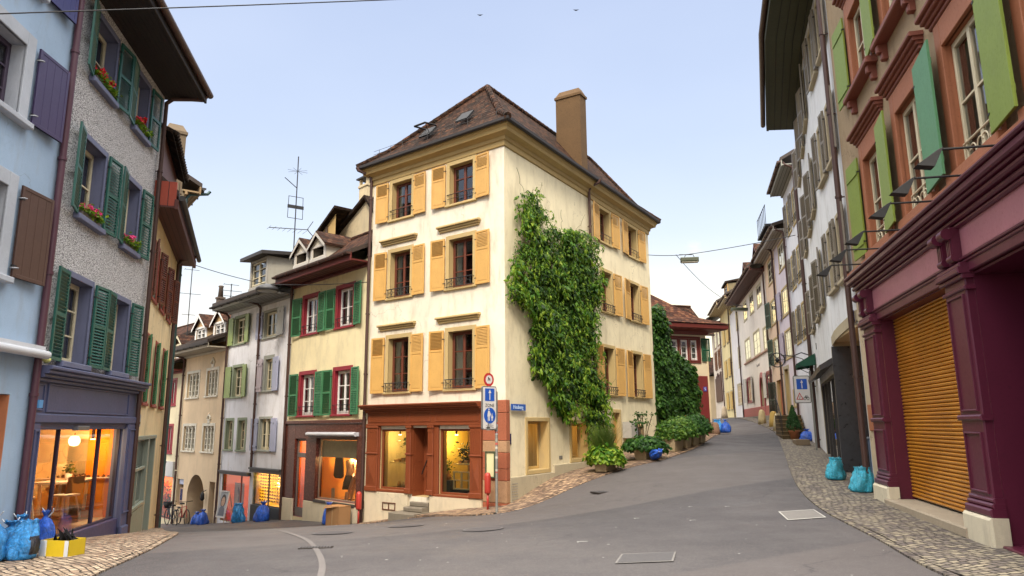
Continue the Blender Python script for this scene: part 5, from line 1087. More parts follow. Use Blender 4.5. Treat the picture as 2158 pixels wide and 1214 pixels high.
B5R,F5R=rside('terraced_house','narrow peach house with green-grey shutters',P5,P4,.0,8.7,plaster((.72,.52,.36),.3),[(1.3,2.9,z,z+1.15) for z in (3.05,5.0,7.1)],dict(sR,nc=2,nr=3),8.6,paint((.4,.37,.33),.6),TILED,ov=.5,extra=[(1.2,3.0,.1,2.15,.2,'door')])
for z in (3.0,4.95): shutter(B5R,1.15,z-.05,1.35,.8,-1,'louvre',paint((.05,.10,.07)),F5R,ang=9)
B5R.part('door',MB().cbox(0,1.8,0,.05,0,2.05).box(.9,.93,-.01,0,0,2.05),paint((.45,.12,.05)),1.2,.15,.1,F5R); shutter(B5R,1.1,.3,1.8,.6,-1,'louvre',paint((.06,.07,.05)),F5R,ang=30)
wr=[(2.9,4.4,6.7,7.85),(6.0,7.5,6.7,7.85),(9.0,10.6,6.65,7.8),(2.5,4.8,4.1,5.4),(6.5,8.9,4.0,5.4),(10.3,12.0,4.0,5.2)]
B6R,F6R=rside('terraced_house','long white house with golden reflecting windows, an arched red door and a red plinth',P6,P5,.2,8.2,plaster((.82,.74,.64),.25),wr,dict(sR,smat=LEADY,nc=2,nr=3),8.3,DRB,TILER,ov=.75,extra=[(2.2,4.3,1.4,2.9,.2,'win'),(10.4,12.0,1.45,2.75,.2,'win'),(8.0,9.3,.35,2.6,.25,'door')])
for a,b,z0,z1 in ((2.2,4.3,1.4,2.9),(10.4,12.0,1.45,2.75)): win_sh(B6R,a,b,z0,z1,dict(sR,smat=REDSUR,fmat=REDSUR,glass=glass()),.8,'panel',paint((.48,.45,.4)),F6R,right=(a<5))
B6R.part('red_plinth',MB().cbox(0,F6R.L-.05,-.05,0,.45,1.0,.02),paint((.36,.08,.06),.6),face=F6R); B6R.part('stone_base',MB().cbox(0,F6R.L-.05,-.12,0,-1.5,.45,.02),stone((.22,.2,.16)),face=F6R)
B6R.part('door',MB().cbox(0,1.3,0,.05,0,2.3),paint((.22,.02,.05)),8.0,.2,.35,F6R)
ab=MB(); 
for k in range(10):
    t0=PI*k/10;t1=PI*(k+1)/10; f=lambda r,t:(8.65+r*cos(t),1.95+r*sin(t)*1.15)
    (x0,z0),(x1,z1),(x2,z2),(x3,z3)=f(.62,t0),f(.62,t1),f(.85,t1),f(.85,t0); ab.prism([(x0,z0),(x1,z1),(x2,z2),(x3,z3)][::-1],-.07,.0)
ab.cbox(7.8,8.03,-.07,0,.3,1.95,.01);ab.cbox(9.27,9.5,-.07,0,.3,1.95,.01); B6R.part('door_arch',ab,paint((.3,.05,.06)),face=F6R)
B6R.part('string_course',MB().cbox(1.8,F6R.L,-.08,0,3.9,3.98,.01),paint((.3,.12,.08)),face=F6R)
tx=text_mb('zum roten Haus',.0) if False else MB()
for k,(a,h_) in enumerate(((7.0,.16),(7.22,.1),(7.34,.1),(7.62,.16),(7.8,.1),(7.9,.1),(8.0,.16))): tx.box(a,a+.07,-.012,0,3.35,3.35+h_)
B6R.part('faded_inscription',tx,paint((.12,.11,.12)),face=F6R)
for a in (3.0,8.0): dormer(B6R,a,a+1.5,.2,9.1,9.9,10.5,1.6,paint((.3,.06,.04)),paint((.22,.04,.03)),TILER,F6R)
B6b,F6b=rside('terraced_house','slim white house with a climbing plant beside its drainpipe',P6b,P6,.4,8.3,plaster((.80,.75,.72),.25),[(3.7,4.9,z,z+1.35) for z in (4.0,6.7)]+[(2.0,4.2,1.4,2.8)],dict(sR,smat=LEADY),8.9,paint((.4,.3,.15)),TILER,ov=.8)
B7,F7=rside('terraced_house','pale yellow house with closed yellow shutters near the bend',P7,P6b,.45,9.4,plaster((.80,.66,.34),.25),[(a,a+1.5,z,z+1.4) for a in (1.6,4.2) for z in (1.15,3.75,6.45)],dict(sR,smat=LEADY,cur=None),9.3,paint((.45,.35,.2)),TILED,ov=.9)
for a in (1.6,4.2):
    for z in (1.15,3.75,6.45):
        shutter(B7,a,z,1.4,.74,1,'panel',YSH,F7,ang=2); shutter(B7,a+1.5,z,1.4,.74,-1,'panel',YSH,F7,ang=2)
dormer(B7,2,4.5,.3,10.2,11.4,11.7,1.5,paint((.2,.16,.08)),OCHRE,TILED,F7,flat=True)
B8,F8=rside('terraced_house','white house with brown shutters and dark timber shopfront at the bend',P8,P7,.45,9.0,plaster((.80,.68,.55),.25),[(a,a+1.5,z,z+1.6) for a in (2.2,5.0) for z in (5.0,7.0)],dict(sR,smat=paint((.25,.09,.04))),8.9,DRB,TILED,ov=1.1)
for a in (2.2,5.0):
    for z in (5.0,): shutter(B8,a,z,1.6,.74,1,'louvre',paint((.3,.12,.05)),F8,ang=3); shutter(B8,a+1.5,z,1.6,.74,-1,'louvre',paint((.3,.12,.05)),F8,ang=3)
B8.part('timber_front',(lambda b:([b.cbox(1.8+k*.8,2.5+k*.8,-.1,0,2.0,4.2+.2*(k%3),.02) for k in range(6)],b)[-1])(MB()),paint((.09,.04,.03)),face=F8)
F9=Face((13.0,78),P8); B9=Bld('distant_house','brown-roofed house closing the end of the right street','house',F9,.4)
B9.part('wall',wall_mesh(F9.L,-1,4.6,[(3,4,z,z+1.5,.2,'win') for z in (2,)],body=7),[plaster((.55,.42,.26),.3),STC,DARK],face=F9)
for z in (2,): window(B9,3,4,z,z+1.5,dict(sR),F9)
slab_roof(B9,0,F9.L,.5,4.7,3.5,6.6,7,4.7,TILER,face=F9,ext=(3,0))
FW=Face((9.4,42.6),(12.0,43.4)); BW=Bld('distant_house','low cream house whose brown tiled roof shows just behind the low red-eaved house','house',FW,-.2)
BW.part('wall',wall_mesh(FW.L,-1,5.2,[(.8,1.6,3,4.2,.2,'win')],body=6),[plaster((.62,.5,.32),.3),STC,DARK],face=FW); window(BW,.8,1.6,3,4.2,dict(sR),FW)
slab_roof(BW,0,FW.L,.4,5.3,2.2,7.4,5,5.3,TILER,face=FW,ext=(2,.3))
# ================================================================== V : low house with the red eave
V0=(6.2,33.05);V1=(9.409,34.3); FV=Face(V0,V1); o=FV.L-2.897
BV=Bld('low_house','low house with deep red eave, hipped roof and red portal beyond the ivy','house',FV,-.6)
ov_=[(o+.88,o+1.30,3.03,4.0,.12,'win'),(o+1.44,o+1.86,3.03,4.0,.12,'win'),(o+2.0,o+2.40,3.03,4.0,.12,'win'),(o+1.55,o+2.32,-.6,2.02,.35,'door')]
BV.part('wall',wall_mesh(FV.L,-1.5,4.5,ov_,body=8),[plaster((.62,.52,.36),.35),paint((.32,.05,.03)),DARK],face=FV)
RDS=paint((.135,.024,.018),.5,.3)
for a,b,z0,z1,_,m in ov_[:3]: window(BV,a,b,z0,z1,dict(smat=RDS,fmat=WHITE,nc=1,nr=3,sw=.06,rec=.06,cur='cafe',sillp=.06),FV)
surround(BV,FV,o+.80,o+2.46,2.98,4.07,.1,RDS,.045)
shutter(BV,o+2.60,2.98,1.12,.46,1,'louvre',paint((.02,.09,.045)),FV,ang=3)
BV.part('portal',MB().cbox(o+2.32,o+2.86,-.06,0,-1.2,2.28,.02).cbox(o+1.4,o+2.32,-.06,0,2.02,2.28,.02),paint((.17,.022,.02),.5,.3),face=FV)
BV.part('gate',(lambda b:([b.box(.0+.11*k,.1+.11*k,0,.04,0,2.6) for k in range(7)],b)[-1])(MB()),paint((.02,.06,.035)),o+1.55,.3,-.6,FV)
BV.part('house_number',MB().box(o+2.56,o+2.74,-.075,-.06,1.55,1.76),paint((.06,.06,.32)),face=FV); t5=text_mb('5',.17); BV.part('number',t5,WHITE,o+2.65,-.078,1.655,FV)
lp=[FV.w(-.5,0)[:2],FV.w(FV.L,0)[:2],FV.w(FV.L,8)[:2],FV.w(-.5,8)[:2]]
BV.part('eave',MB().sweep(lp,[(0,4.25),(.08,4.27),(.12,4.4),(.7,4.45),(.78,4.5),(.8,4.68),(0,4.7)],True),RDS,face=W0)
rv=MB(); q0=[(*p,4.72) for p in offs(lp,.86)]; q1=[(*p,5.15) for p in offs(lp,-.2)]; ap=(*FV.w(.95,3.0)[:2],7.3); ap2=(*FV.w(.95,5)[:2],7.3)
for i in range(4): rv.add([q0[i],q0[(i+1)%4],q1[(i+1)%4],q1[i]],[(0,1,2,3)])
rv.add([q1[0],q1[1],ap],[(0,1,2)]);rv.add([q1[1],q1[2],ap2,ap],[(0,1,2,3)]);rv.add([q1[2],q1[3],ap2],[(0,1,2)]);rv.add([q1[3],q1[0],ap,ap2],[(0,1,2,3)])
BV.part('roof',rv,tiles((.024,.010,.007),(.055,.02,.012),(.11,.046,.024),.22,.2),face=W0); rt=MB(); [ridge_tiles(a,b,.08) for a,b in ((q0[1],q1[1]),(q1[1],ap),(q1[0],ap))] if False else None
BV.part('finial',MB().lathe([(.05,0),(.03,.2),(.09,.28),(.02,.36),(.02,.6),(.05,.64),(.005,.8)],(ap[0],ap[1],ap[2]),8),IRON,face=W0)
from mathutils import noise as mn
# ================================================================== ground
foot=[]
def fpoly(F,d,e=.35): return [F.w(e,e)[:2],F.w(F.L-e,e)[:2],F.w(F.L-e,d)[:2],F.w(e,d)[:2]]
for F,d in ((F1,7),(F2,7),(F3,7),(F4,7),(F5,7),(FL,6),(F0,6),(F2L,6),(FR,6),(F3R,6),(F4R,6),(F5R,6),(FV,7)): foot.append(fpoly(F,d))
foot.append([tuple(p) for p in offs(loop,-.4)])
g=MB(); xs=list(np.arange(-46,46.1,.5)); ys=list(np.arange(-14,96.1,.5)); nx=len(xs)
Z=[[gz(x,y) for x in xs] for y in ys]
g.v=[(x,y,Z[j][i]) for j,y in enumerate(ys) for i,x in enumerate(xs)]
for j in range(len(ys)-1):
    for i in range(nx-1):
        cx_,cy_=xs[i]+.25,ys[j]+.25
        if any(in_poly(cx_,cy_,P) for P in foot): continue
        g.f.append((j*nx+i,j*nx+i+1,(j+1)*nx+i+1,(j+1)*nx+i)); g.m.append(0); g.sm.append(True)
E_=300.; o=len(g.v); bz=lambda x,y: gz(x,y)-.0
x0,x1,y0,y1=xs[0],xs[-1],ys[0],ys[-1]
gr_=g.build('road',make_asphalt()); tag(gr_,kind='structure')
og=MB(); og.add([(-E_,-E_,-7.2),(E_,-E_,-7.2),(E_,E_,-7.2),(-E_,E_,-7.2)],[(0,1,2,3)]); tag(og.build('ground',plaster((.2,.18,.16))),kind='structure')
def resample(P,n):
    P=[Vector(p) for p in P]; L=[0]
    for a,b in zip(P,P[1:]): L.append(L[-1]+(b-a).length)
    out=[]
    for k in range(n+1):
        t=L[-1]*k/n; i=max(0,min(len(P)-2,next((q for q in range(len(L)-1) if L[q+1]>=t-1e-9),len(P)-2)))
        f=(t-L[i])/max(1e-9,L[i+1]-L[i]); out.append(P[i].lerp(P[i+1],f))
    return out
def smooth_poly(P,it=2):
    for _ in range(it):
        Q=[P[0]]
        for a,b in zip(P,P[1:]): Q+= [(a[0]*.75+b[0]*.25,a[1]*.75+b[1]*.25),(a[0]*.25+b[0]*.75,a[1]*.25+b[1]*.75)]
        P=Q+[P[-1]]
    return P
def pavement(edge,wall,mat,h=.045,nseg=None,name='pavement',kerbm=None):
    edge=smooth_poly(edge)
    n=nseg or max(10,int(sum(math.dist(a,b) for a,b in zip(edge,edge[1:]))/.35))
    A_=resample(edge,n);B_=resample(wall,n);m=5;b=MB()
    for i in range(n+1):
        for k in range(m+1):
            p=A_[i].lerp(B_[i],k/m); b.v.append((p.x,p.y,gz(p.x,p.y)+h+(-.012 if k==0 else 0)+.012*mn.noise(Vector((p.x*1.3,p.y*1.3,0)))))
    for i in range(n):
        for k in range(m): b.f.append((i*(m+1)+k,(i+1)*(m+1)+k,(i+1)*(m+1)+k+1,i*(m+1)+k+1)); b.m.append(0); b.sm.append(True)
    # flush granite edging with a small real step down to the asphalt
    for i in range(n):
        p,q=A_[i],A_[i+1]; d=(q-p); nn=Vector((d.y,-d.x)).normalized()
        if (B_[i]-p).dot(nn)>0: nn=-nn
        zp,zq=gz(p.x,p.y),gz(q.x,q.y); po,qo=p+nn*.1,q+nn*.1
        b.add([(p.x,p.y,zp+h-.02),(q.x,q.y,zq+h-.02),(qo.x,qo.y,zq+h-.022),(po.x,po.y,zp+h-.022),(po.x,po.y,zp-.08),(qo.x,qo.y,zq-.08)],[(0,1,2,3),(3,2,5,4)],1)
    o=b.build(name,[mat,kerbm or mat]); 
    # keep faces upward
    tag(o,kind='structure'); return o
COBT=make_cobble((.17,.12,.09),(.33,.24,.17),(.50,.39,.28),rad(40),.125,.088); COBG=make_cobble((.10,.08,.078),(.19,.16,.135),(.31,.265,.19),rad(-15),.13,.09); COBR=make_cobble((.12,.08,.055),(.25,.16,.11),(.40,.27,.17),rad(58),.17,.12)
pavement([(-4.9,2),(-4.95,8.0),(-5.2,9.35),(-5.35,10.3),(-5.7,11.8),(-6.95,15.3),(-9.2,19.2),(-10.6,22)],[(-6.0,2),(-7.0,8),(-7.35,10.5),(-7.55,11.8),(-7.8,13.4),(-8.3,15.7),(-9.9,20.0),(-10.6,22.2)],COBT)
pavement([(-4.7,21.9),(-3.2,20.5),(-1.9,19.2),(-.9,17.6),(-.25,17.1),(.57,18.2),(1.36,19.2),(2.32,20.06),(3.64,21.67),(4.69,22.8),(5.95,24.9),(7.07,27.3),(8.3,30.5),(9.7,34.2)],[(-4.7,22.5),(-3.4,21.5),(-2,20.4),(-.9,19.5),(-.1,19.0),(.5,20.1),(1.3,21.5),(2.2,23.0),(3.2,24.6),(4.3,26.4),(5.2,27.9),(5.8,29.2),(6.6,31.8),(8,34.2)],COBR)
pavement([(3.9,1),(4.31,7.42),(4.51,8.38),(4.8,9.54),(5.08,11.05),(5.31,12.37),(5.9,14.78),(6.84,17.74),(9.11,24.09),(11.3,30.47),(12.3,34.02),(12.97,37.94),(14.6,46),(16.9,58),(18.2,69)],[(4.2,1),(5.6,7.2),(5.85,8.3),(6.2,9.9),(6.5,11.2),(6.75,12.3),(7.2,14.6),(8.1,17.6),(10.4,23.7),(12.35,30.5),(13.1,34.1),(13.85,37.6),(15.6,46),(18,58),(19.8,69)],COBG)
# curved line of pale setts across the junction
cl_=smooth_poly([(-4.62,14.6),(-3.9,13.2),(-3.35,12.1),(-2.9,10.9),(-2.52,9.8),(-2.25,8.75),(-2.05,7.6),(-1.95,6)],3); b=MB(); P_=resample(cl_,60)
for i in range(60):
    p,q=P_[i],P_[i+1]; d=(q-p).normalized(); nn=Vector((d.y,-d.x))*.042
    b.quad((*(p+nn),gz(p.x,p.y)+.008),(*(q+nn),gz(q.x,q.y)+.008),(*(q-nn),gz(q.x,q.y)+.008),(*(p-nn),gz(p.x,p.y)+.008))
tag(b.build('gutter_strip',stone((.17,.155,.15),stain=.3)),kind='structure')
# covers set in the road
def cover_quad(P,label,rim,fill,name='manhole_cover',ribs=0):
    c=Vector((sum(p[0] for p in P)/4,sum(p[1] for p in P)/4)); t=thing(name,(c.x,c.y,gz(*c)),0,label,'manhole cover'); b=MB()
    top=[(p[0]-c.x,p[1]-c.y,gz(*p)-gz(*c)+.012) for p in P]; inn=[(x*.93,y*.9,z+.001) for x,y,z in top]
    b.add(top+inn,[(0,1,5,4),(1,2,6,5),(2,3,7,6),(3,0,4,7)],0); b.build('rim',rim,t)
    f=MB(); f.add([(x,y,z+.001) for x,y,z in inn],[(0,1,2,3)])
    if ribs:
        a,bb,cc,dd=[Vector(p) for p in inn]
        for k in range(ribs):
            u=(k+.5)/ribs; p=a.lerp(bb,u);q=dd.lerp(cc,u); w=(bb-a).normalized()*.006; f.add([p-w+Vector((0,0,.002)),p+w+Vector((0,0,.002)),q+w+Vector((0,0,.002)),q-w+Vector((0,0,.002))],[(0,1,2,3)],1)
    f.build('lid',[fill,BLACK],t); return t
CONC=stone((.20,.19,.18),stain=.3); STEEL=metal((.10,.095,.10),.6,.15)
cover_quad([(1.18,8.77),(1.86,8.72),(2.03,9.33),(1.35,9.38)],'ribbed rectangular grey cover in the road at the bottom middle',CONC,paint((.085,.08,.082),.6,.4),ribs=0)
cover_quad([(4.31,11.62),(4.98,11.76),(5.17,12.7),(4.52,12.6)],'smooth rectangular cover with a white painted edge by the right pavement',paint((.5,.49,.45)),CONC)
for (x,y),lb in (((-2.14,14.62),'round cover nearest the corner shop steps'),((-3.29,13.41),'round cover left of the junction near the curved line'),((-.54,12.84),'round cover in the middle of the junction')):
    t=thing('manhole_cover',(x,y,gz(x,y)),0,lb,'manhole cover'); b=MB()
    sl=[gz(x+.4,y)-gz(x,y),gz(x,y+.4)-gz(x,y)]
    def ring(r): return [(r*cos(2*PI*k/28),r*sin(2*PI*k/28),(sl[0]*cos(2*PI*k/28)+sl[1]*sin(2*PI*k/28))*r/.4+.012) for k in range(28)]
    A1=ring(.36);A2=ring(.31); b.add(A1+A2,[(k,(k+1)%28,28+(k+1)%28,28+k) for k in range(28)]); b.build('rim',STEEL,t)
    MB().add([(p[0],p[1],p[2]+.001) for p in A2],[tuple(range(28))]).build('lid',paint((.075,.068,.07),.75),t)
for (x,y,w,h,rz,lb) in ((-2.96,11.09,.5,.16,.1,'narrow drain grate on the curved pale line'),(2.16,17.77,.5,.34,.5,'drain grate near the cobbled edge by the long side wall')):
    t=thing('drain_grate',(x,y,gz(x,y)+.008),rz,lb,'drain'); b=MB(); b.box(-w/2,w/2,-h/2,h/2,-.03,.004,1)
    n=int(w/.045)
    for k in range(n): b.box(-w/2+.01+k*(w-.02)/n,-w/2+.01+k*(w-.02)/n+.02,-h/2,h/2,.004,.012)
    b.build('grate',[STEEL,DARK],t)
rnd=random.Random(3); lt=MB()
for k in range(60):
    x=rnd.uniform(-4,5);y=rnd.uniform(7.5,17); s=rnd.uniform(.008,.022); z=gz(x,y)+.006; a=rnd.random()*6; lt.add([(x+s*cos(a+i*1.6)*rnd.uniform(.6,1.6),y+s*sin(a+i*1.6),z) for i in range(4)],[(0,1,2,3)])
for (x,y) in ((2.9,12.2),(3.9,13.6),(3.3,13.9),(.9,10.6),(2.1,12.9)):
    z=gz(x,y)+.006; lt.add([(x,y,z),(x+.16,y+.03,z),(x+.16,y+.06,z),(x,y+.03,z)],[(0,1,2,3)]); lt.add([(x,y,z),(x+.03,y,z),(x+.0,y-.07,z)],[(2,1,0)])
tag(lt.build('road_speck',paint((.45,.44,.42))),'scattered white specks and chalk flecks on the asphalt','litter',kind='stuff')
# ================================================================== bin bags
def bag(x,y,z,h,w,col,seed,label,lying=False,black=False,group='blue bin bags put out for collection',sx=1.,tie=True):
    t=thing('bin_bag',(x,y,z),U(0,6),label,'bin bag',group); rnd=random.Random(seed); b=MB()
    prof=[(.05,0),(.34,.0),(.44,.04),(.48,.12),(.47,.24),(.46,.36),(.44,.48),(.41,.58),(.36,.67),(.29,.75),(.20,.81),(.12,.85),(.10,.88),(.17,.95),(.24,1.0),(.20,1.01),(.06,.92)]
    if seed in (5,6,8,2,11): prof=prof[:8]+[(.39,.68),(.35,.78),(.31,.87),(.30,.94),(.33,1.0),(.28,.99),(.08,.86)]; tie=False
    n=64; vs=[]; lean=(rnd.uniform(-.12,.12),rnd.uniform(-.12,.12)); sq=rnd.uniform(.82,1.0)
    for i,(r,zz) in enumerate(prof):
        for k in range(n):
            a=2*PI*k/n; q=Vector((cos(a)*1.5,sin(a)*1.5,zz*1.6+seed*7)); d=mn.noise(q)*.34+abs(mn.noise(q*2.3))*.26-.1+abs(mn.noise(q*5.5))*.12
            f=min(1,zz*8+.35)
            pl=abs(sin(a*8+mn.noise(q*1.5)*5))*.20*max(0,min(.45,zz-.42))*2
            rr=max(.02,r*(1+d*f)-pl*r); zq=zz+(d*.12 if .1<zz<.8 else 0)+(mn.noise(Vector((a*3,seed,0)))*.07 if zz>.93 else 0)
            vs.append(((rr*cos(a)+lean[0]*zz)*w*sx,(rr*sin(a)*sq+lean[1]*zz)*w,max(0,zq)*h))
    fs=[(i*n+k,i*n+(k+1)%n,(i+1)*n+(k+1)%n,(i+1)*n+k) for i in range(len(prof)-1) for k in range(n)]+[tuple(range(n))[::-1],tuple((len(prof)-1)*n+k for k in range(n))]
    mt=[bagmat(col)]
    b.add(vs,fs,0,True)
    if black: mt.append(bagmat((.012,.014,.03)));
    o=b.build('sack',mt,t)
    if black:
        for p in o.data.polygons:
            c=p.center
            if abs(math.atan2(c.y,c.x)-black)<.55 and .1<c.z/h<.62: p.material_index=1
    if tie:
        q=MB(); q.tube([(.06*w,0,.86*h),(.2*w,.1*w,.98*h),(.3*w,.05*w,1.06*h)],.008,5); q.tube([(-.05*w,0,.86*h),(-.18*w,-.1*w,1.0*h),(-.2*w,-.2*w,1.08*h)],.008,5); q.build('tie',paint((.6,.65,.7)),t)
    if lying: t.rotation_euler=(rad(70),0,U(0,1)); t.location.z+=w*.42
    return t
CY=(.04,.33,.80);BL_=(.025,.14,.72);TQ=(.05,.50,.70)
def G_(x,y): return gz(x,y)+.04
bag(-7.02,10.30,G_(-7.02,10.3)-.0,.47,.36,CY,1,'light blue bag farthest left in the pile by the pale blue house',black=-1.2)
bag(-6.62,10.0,G_(-6.62,10.0),.50,.38,CY,2,'largest light blue bag with a dark side panel at the front of the left pile',black=-.7)
bag(-6.95,9.75,G_(-6.95,9.75),.6,.55,CY,3,'light blue bag cut by the left edge of the view')
bag(-6.86,10.85,G_(-6.86,10.85),.56,.30,BL_,4,'deep blue pointed bag standing behind the yellow carton')
bag(-7.1,10.62,G_(-7.1,10.62),.52,.34,CY,12,'light blue bag at the back of the left pile against the drainpipe')
bag(7.2,16.31,G_(7.2,16.31),.48,.44,TQ,5,'turquoise bag beside the dark passage panel on the right pavement')
bag(6.87,14.45,G_(6.87,14.45),.48,.44,TQ,6,'turquoise and blue bag leaning by the drainpipe of the white house')
bag(11.5,28.35,G_(11.5,28.35),.45,.55,BL_,7,'blue bag beside the potted cone tree',tie=False)
bag(9.62,34.0,G_(9.62,34.0)+.02,.62,.55,CY,8,'light blue bag at the foot of the red portal')
bag(9.95,33.75,G_(9.95,33.75)+.02,.6,.45,BL_,13,'blue bag beside the light blue one at the red portal')
bag(4.32,22.45,G_(4.32,22.45)-.02,.55,.34,BL_,9,'small blue bag lying against the second planter',lying=True)
p=F4.w(4.75,-.4); bag(p.x,p.y,G_(p.x,p.y)-.05,.6,.5,BL_,10,'round blue bag beside the beige arch house')
p=F2.w(.35,-.6); bag(p.x,p.y,G_(p.x,p.y)-.05,.70,.50,CY,11,'tall light blue bag next to the portrait board')
p=F2.w(2.15,-.5); bag(p.x,p.y,G_(p.x,p.y)-.05,.68,.56,BL_,14,'bright blue bag in front of the eyewear shop window',black=-1.9)
p=F4.w(3.35,-.2); bag(p.x,p.y,G_(p.x,p.y)-.05,.5,.45,BL_,15,'dark blue bag behind the bicycles in the arch')
# cartons
def carton(x,y,z,rz,w,d,h,mat,label,flaps=True,junk=None):
    t=thing('cardboard_box',(x,y,z),rz,label,'box'); b=MB(); b.box(-w/2,w/2,-d/2,-d/2+.01,0,h);b.box(-w/2,w/2,d/2-.01,d/2,0,h);b.box(-w/2,-w/2+.01,-d/2,d/2,0,h);b.box(w/2-.01,w/2,-d/2,d/2,0,h);b.box(-w/2,w/2,-d/2,d/2,0,.01)
    b.build('box_body',mat,t)
    if flaps: MB().add([(-w/2,-d/2,h),(w/2,-d/2,h),(w/2,-d/2+.0,h+.01),(-w/2,-d/2-.12,h-.1)],[(0,1,2,3)]).box(-w/2,w/2,-d/2+.02,d/2-.02,h-.03,h-.01).build('lid',mat,t)
    return t
KRAFT=paint((.36,.19,.08),.7,.2)
p=F1.w(4.62,-.42); cb=carton(p.x,p.y,G_(p.x,p.y)-.06,F1.a,.75,.42,.60,KRAFT,'closed brown cardboard carton beside the corner house shopfront'); MB().box(-.01,.03,-.213,-.209,0,.6).build('tape',paint((.45,.3,.15)),cb)
p=F1.w(4.0,-.40); bag(p.x,p.y,G_(p.x,p.y)-.05,.66,.42,BL_,16,'small bright blue bag at the left of the closed brown carton')
yb=carton(-6.28,10.33,G_(-6.28,10.33),rad(-12),.46,.3,.22,paint((.62,.44,.02),.4,.1),'low yellow and white carton full of scraps in front of the left pile',flaps=False)
[MB().box(a,b,-.154,-.15,0,.22).build('printed_panel',paint((.6,.62,.65)),yb) for a,b in ((-.232,-.12),(.17,.232))]; j=MB(); rnd=random.Random(9)
for k in range(26):
    x,y=rnd.uniform(-.18,.2),rnd.uniform(-.1,.1); j.add([(x,y,.18),(x+rnd.uniform(-.1,.1),y+.06,.2),(x+rnd.uniform(-.12,.12),y+rnd.uniform(-.1,.1),.28+rnd.random()*.12)],[(0,1,2),(2,1,0)])
j.build('scraps',[BLACK],yb)
# ================================================================== bicycles
def bike(x,y,z,rz,frame,label,basket=False):
    t=thing('bicycle',(x,y,z),rz,label,'bicycle','bicycles parked by the arch'); r=.34
    for wx in (-.52,.52):
        b=MB(); b.tube([(wx+r*cos(2*PI*k/24),0,r+r*sin(2*PI*k/24)) for k in range(25)],.02,6,cap=False); 
        for k in range(10): a=2*PI*k/10; b.tube([(wx,0,r),(wx+r*cos(a),0,r+r*sin(a))],.004,3)
        w_=b.build('wheel',BLACK,t)
    f=MB(); bb=(-.08,0,.3);st_=(-.2,0,.82);hd=(.36,0,.82)
    for P in ([bb,st_],[bb,(.38,0,.7)],[(-.18,0,.72),hd],[(-.52,0,r),bb],[(-.52,0,r),(-.18,0,.7)],[hd,(.40,0,.62),(.52,0,r)]): f.tube(P,.02,6)
    f.build('frame',frame,t)
    MB().cbox(-.33,-.08,-.07,.07,.86,.92,.02).build('saddle',BLACK,t)
    MB().tube([(.33,0,.8),(.35,0,1.0),(.33,-.26,1.02),(.25,-.28,1.0)],.014,6).tube([(.35,0,1.0),(.33,.26,1.02),(.25,.28,1.0)],.014,6).build('handlebar',BLACK,t)
    MB().tube([(-.08,-.06,.3),(-.08,-.08,.14)],.014,5).tube([(-.08,.06,.3),(-.08,.08,.46)],.014,5).lathe([(.09,-.01),(.09,.01)],(-.08,0,.3),10).build('crank',IRON,t)
    MB().box(-.75,-.35,-.07,.07,.70,.72).tube([(-.74,0,.7),(-.52,0,r)],.01,4).build('rack',IRON,t)
    if basket: MB().lathe([(.14,0),(.2,.25),(.18,.25),(.12,.02)],(.55,0,.72),10).build('basket',BLACK,t)
p=F4.w(1.35,-.55); bike(p.x,p.y,G_(p.x,p.y)-.05,F4.a+PI,paint((.02,.02,.03),.3),'black bicycle with a basket, the nearer left one by the arch',True)
p=F4.w(1.95,-.25); bike(p.x,p.y,G_(p.x,p.y)-.05,F4.a,paint((.45,.05,.03),.3),'red-framed bicycle leaning behind the black one')
# portrait board
p=F3.w(2.35,-.75); t=thing('pavement_board',(p.x,p.y,G_(p.x,p.y)-.04),F3.a+.12,'white A-frame board with a portrait photo in front of the orange shop','sign')
ROTB=Matrix.Rotation(rad(-9),4,'X')
b=frame_mb(.66,1.0,.05,-.02,.02); b.build('frame',paint((.62,.6,.58)),t,T(-.33,-.05,.22)@ROTB)
b=MB().box(.05,.61,0,.01,.05,.95); b.build('poster',plaster((.40,.42,.46),.1,.02),t,T(-.33,-.05,.22)@ROTB)
b=MB(); b.add([(.33+.13*cos(a),-.004,.60+.17*sin(a)) for a in [2*PI*k/18 for k in range(18)]],[tuple(range(18))],0); b.add([(.33+.19*cos(a),-.003,.62+.25*sin(a)) for a in [2*PI*k/18 for k in range(18)]],[tuple(range(18))],1); b.add([(.12,-.005,.08),(.56,-.005,.08),(.52,-.005,.34),(.42,-.005,.44),(.24,-.005,.44),(.15,-.005,.34)],[tuple(range(6))],2)
for x,z,w,h in ((.26,.63,.04,.012),(.36,.63,.04,.012),(.31,.5,.06,.014),(.32,.56,.018,.03)): b.add([(x,-.006,z),(x+w,-.006,z),(x+w,-.006,z+h),(x,-.006,z+h)],[(0,1,2,3)],1)
b.build('portrait',[plaster((.55,.36,.27),.1,.02),paint((.05,.03,.02)),paint((.12,.13,.17))],t,T(-.33,-.05,.22)@ROTB)
for s in (-1,1): MB().tube([(s*.3,-.07,0),(s*.3,-.02,.3)],.018,5).tube([(s*.3,.4,0),(s*.3,.12,1.15)],.018,5).build('leg',paint((.35,.28,.2)),t)
# red hydrant posts
for (x,y,lb) in ((-.66,18.62,'red hydrant post at the foot of the sandstone corner'),(-4.62,21.9,'red post with stickers beside the drainpipe between the two shopfronts')):
    t=thing('hydrant_post',(x,y,G_(x,y)-.03),.3,lb,'hydrant'); MB().lathe([(.03,0),(.03,.45)],n=10).build('stem',paint((.4,.04,.03),.35),t); MB().lathe([(.07,.42),(.085,.46),(.085,.85),(.06,.92),(.02,.94)],n=12).build('head',paint((.45,.045,.03),.35),t)
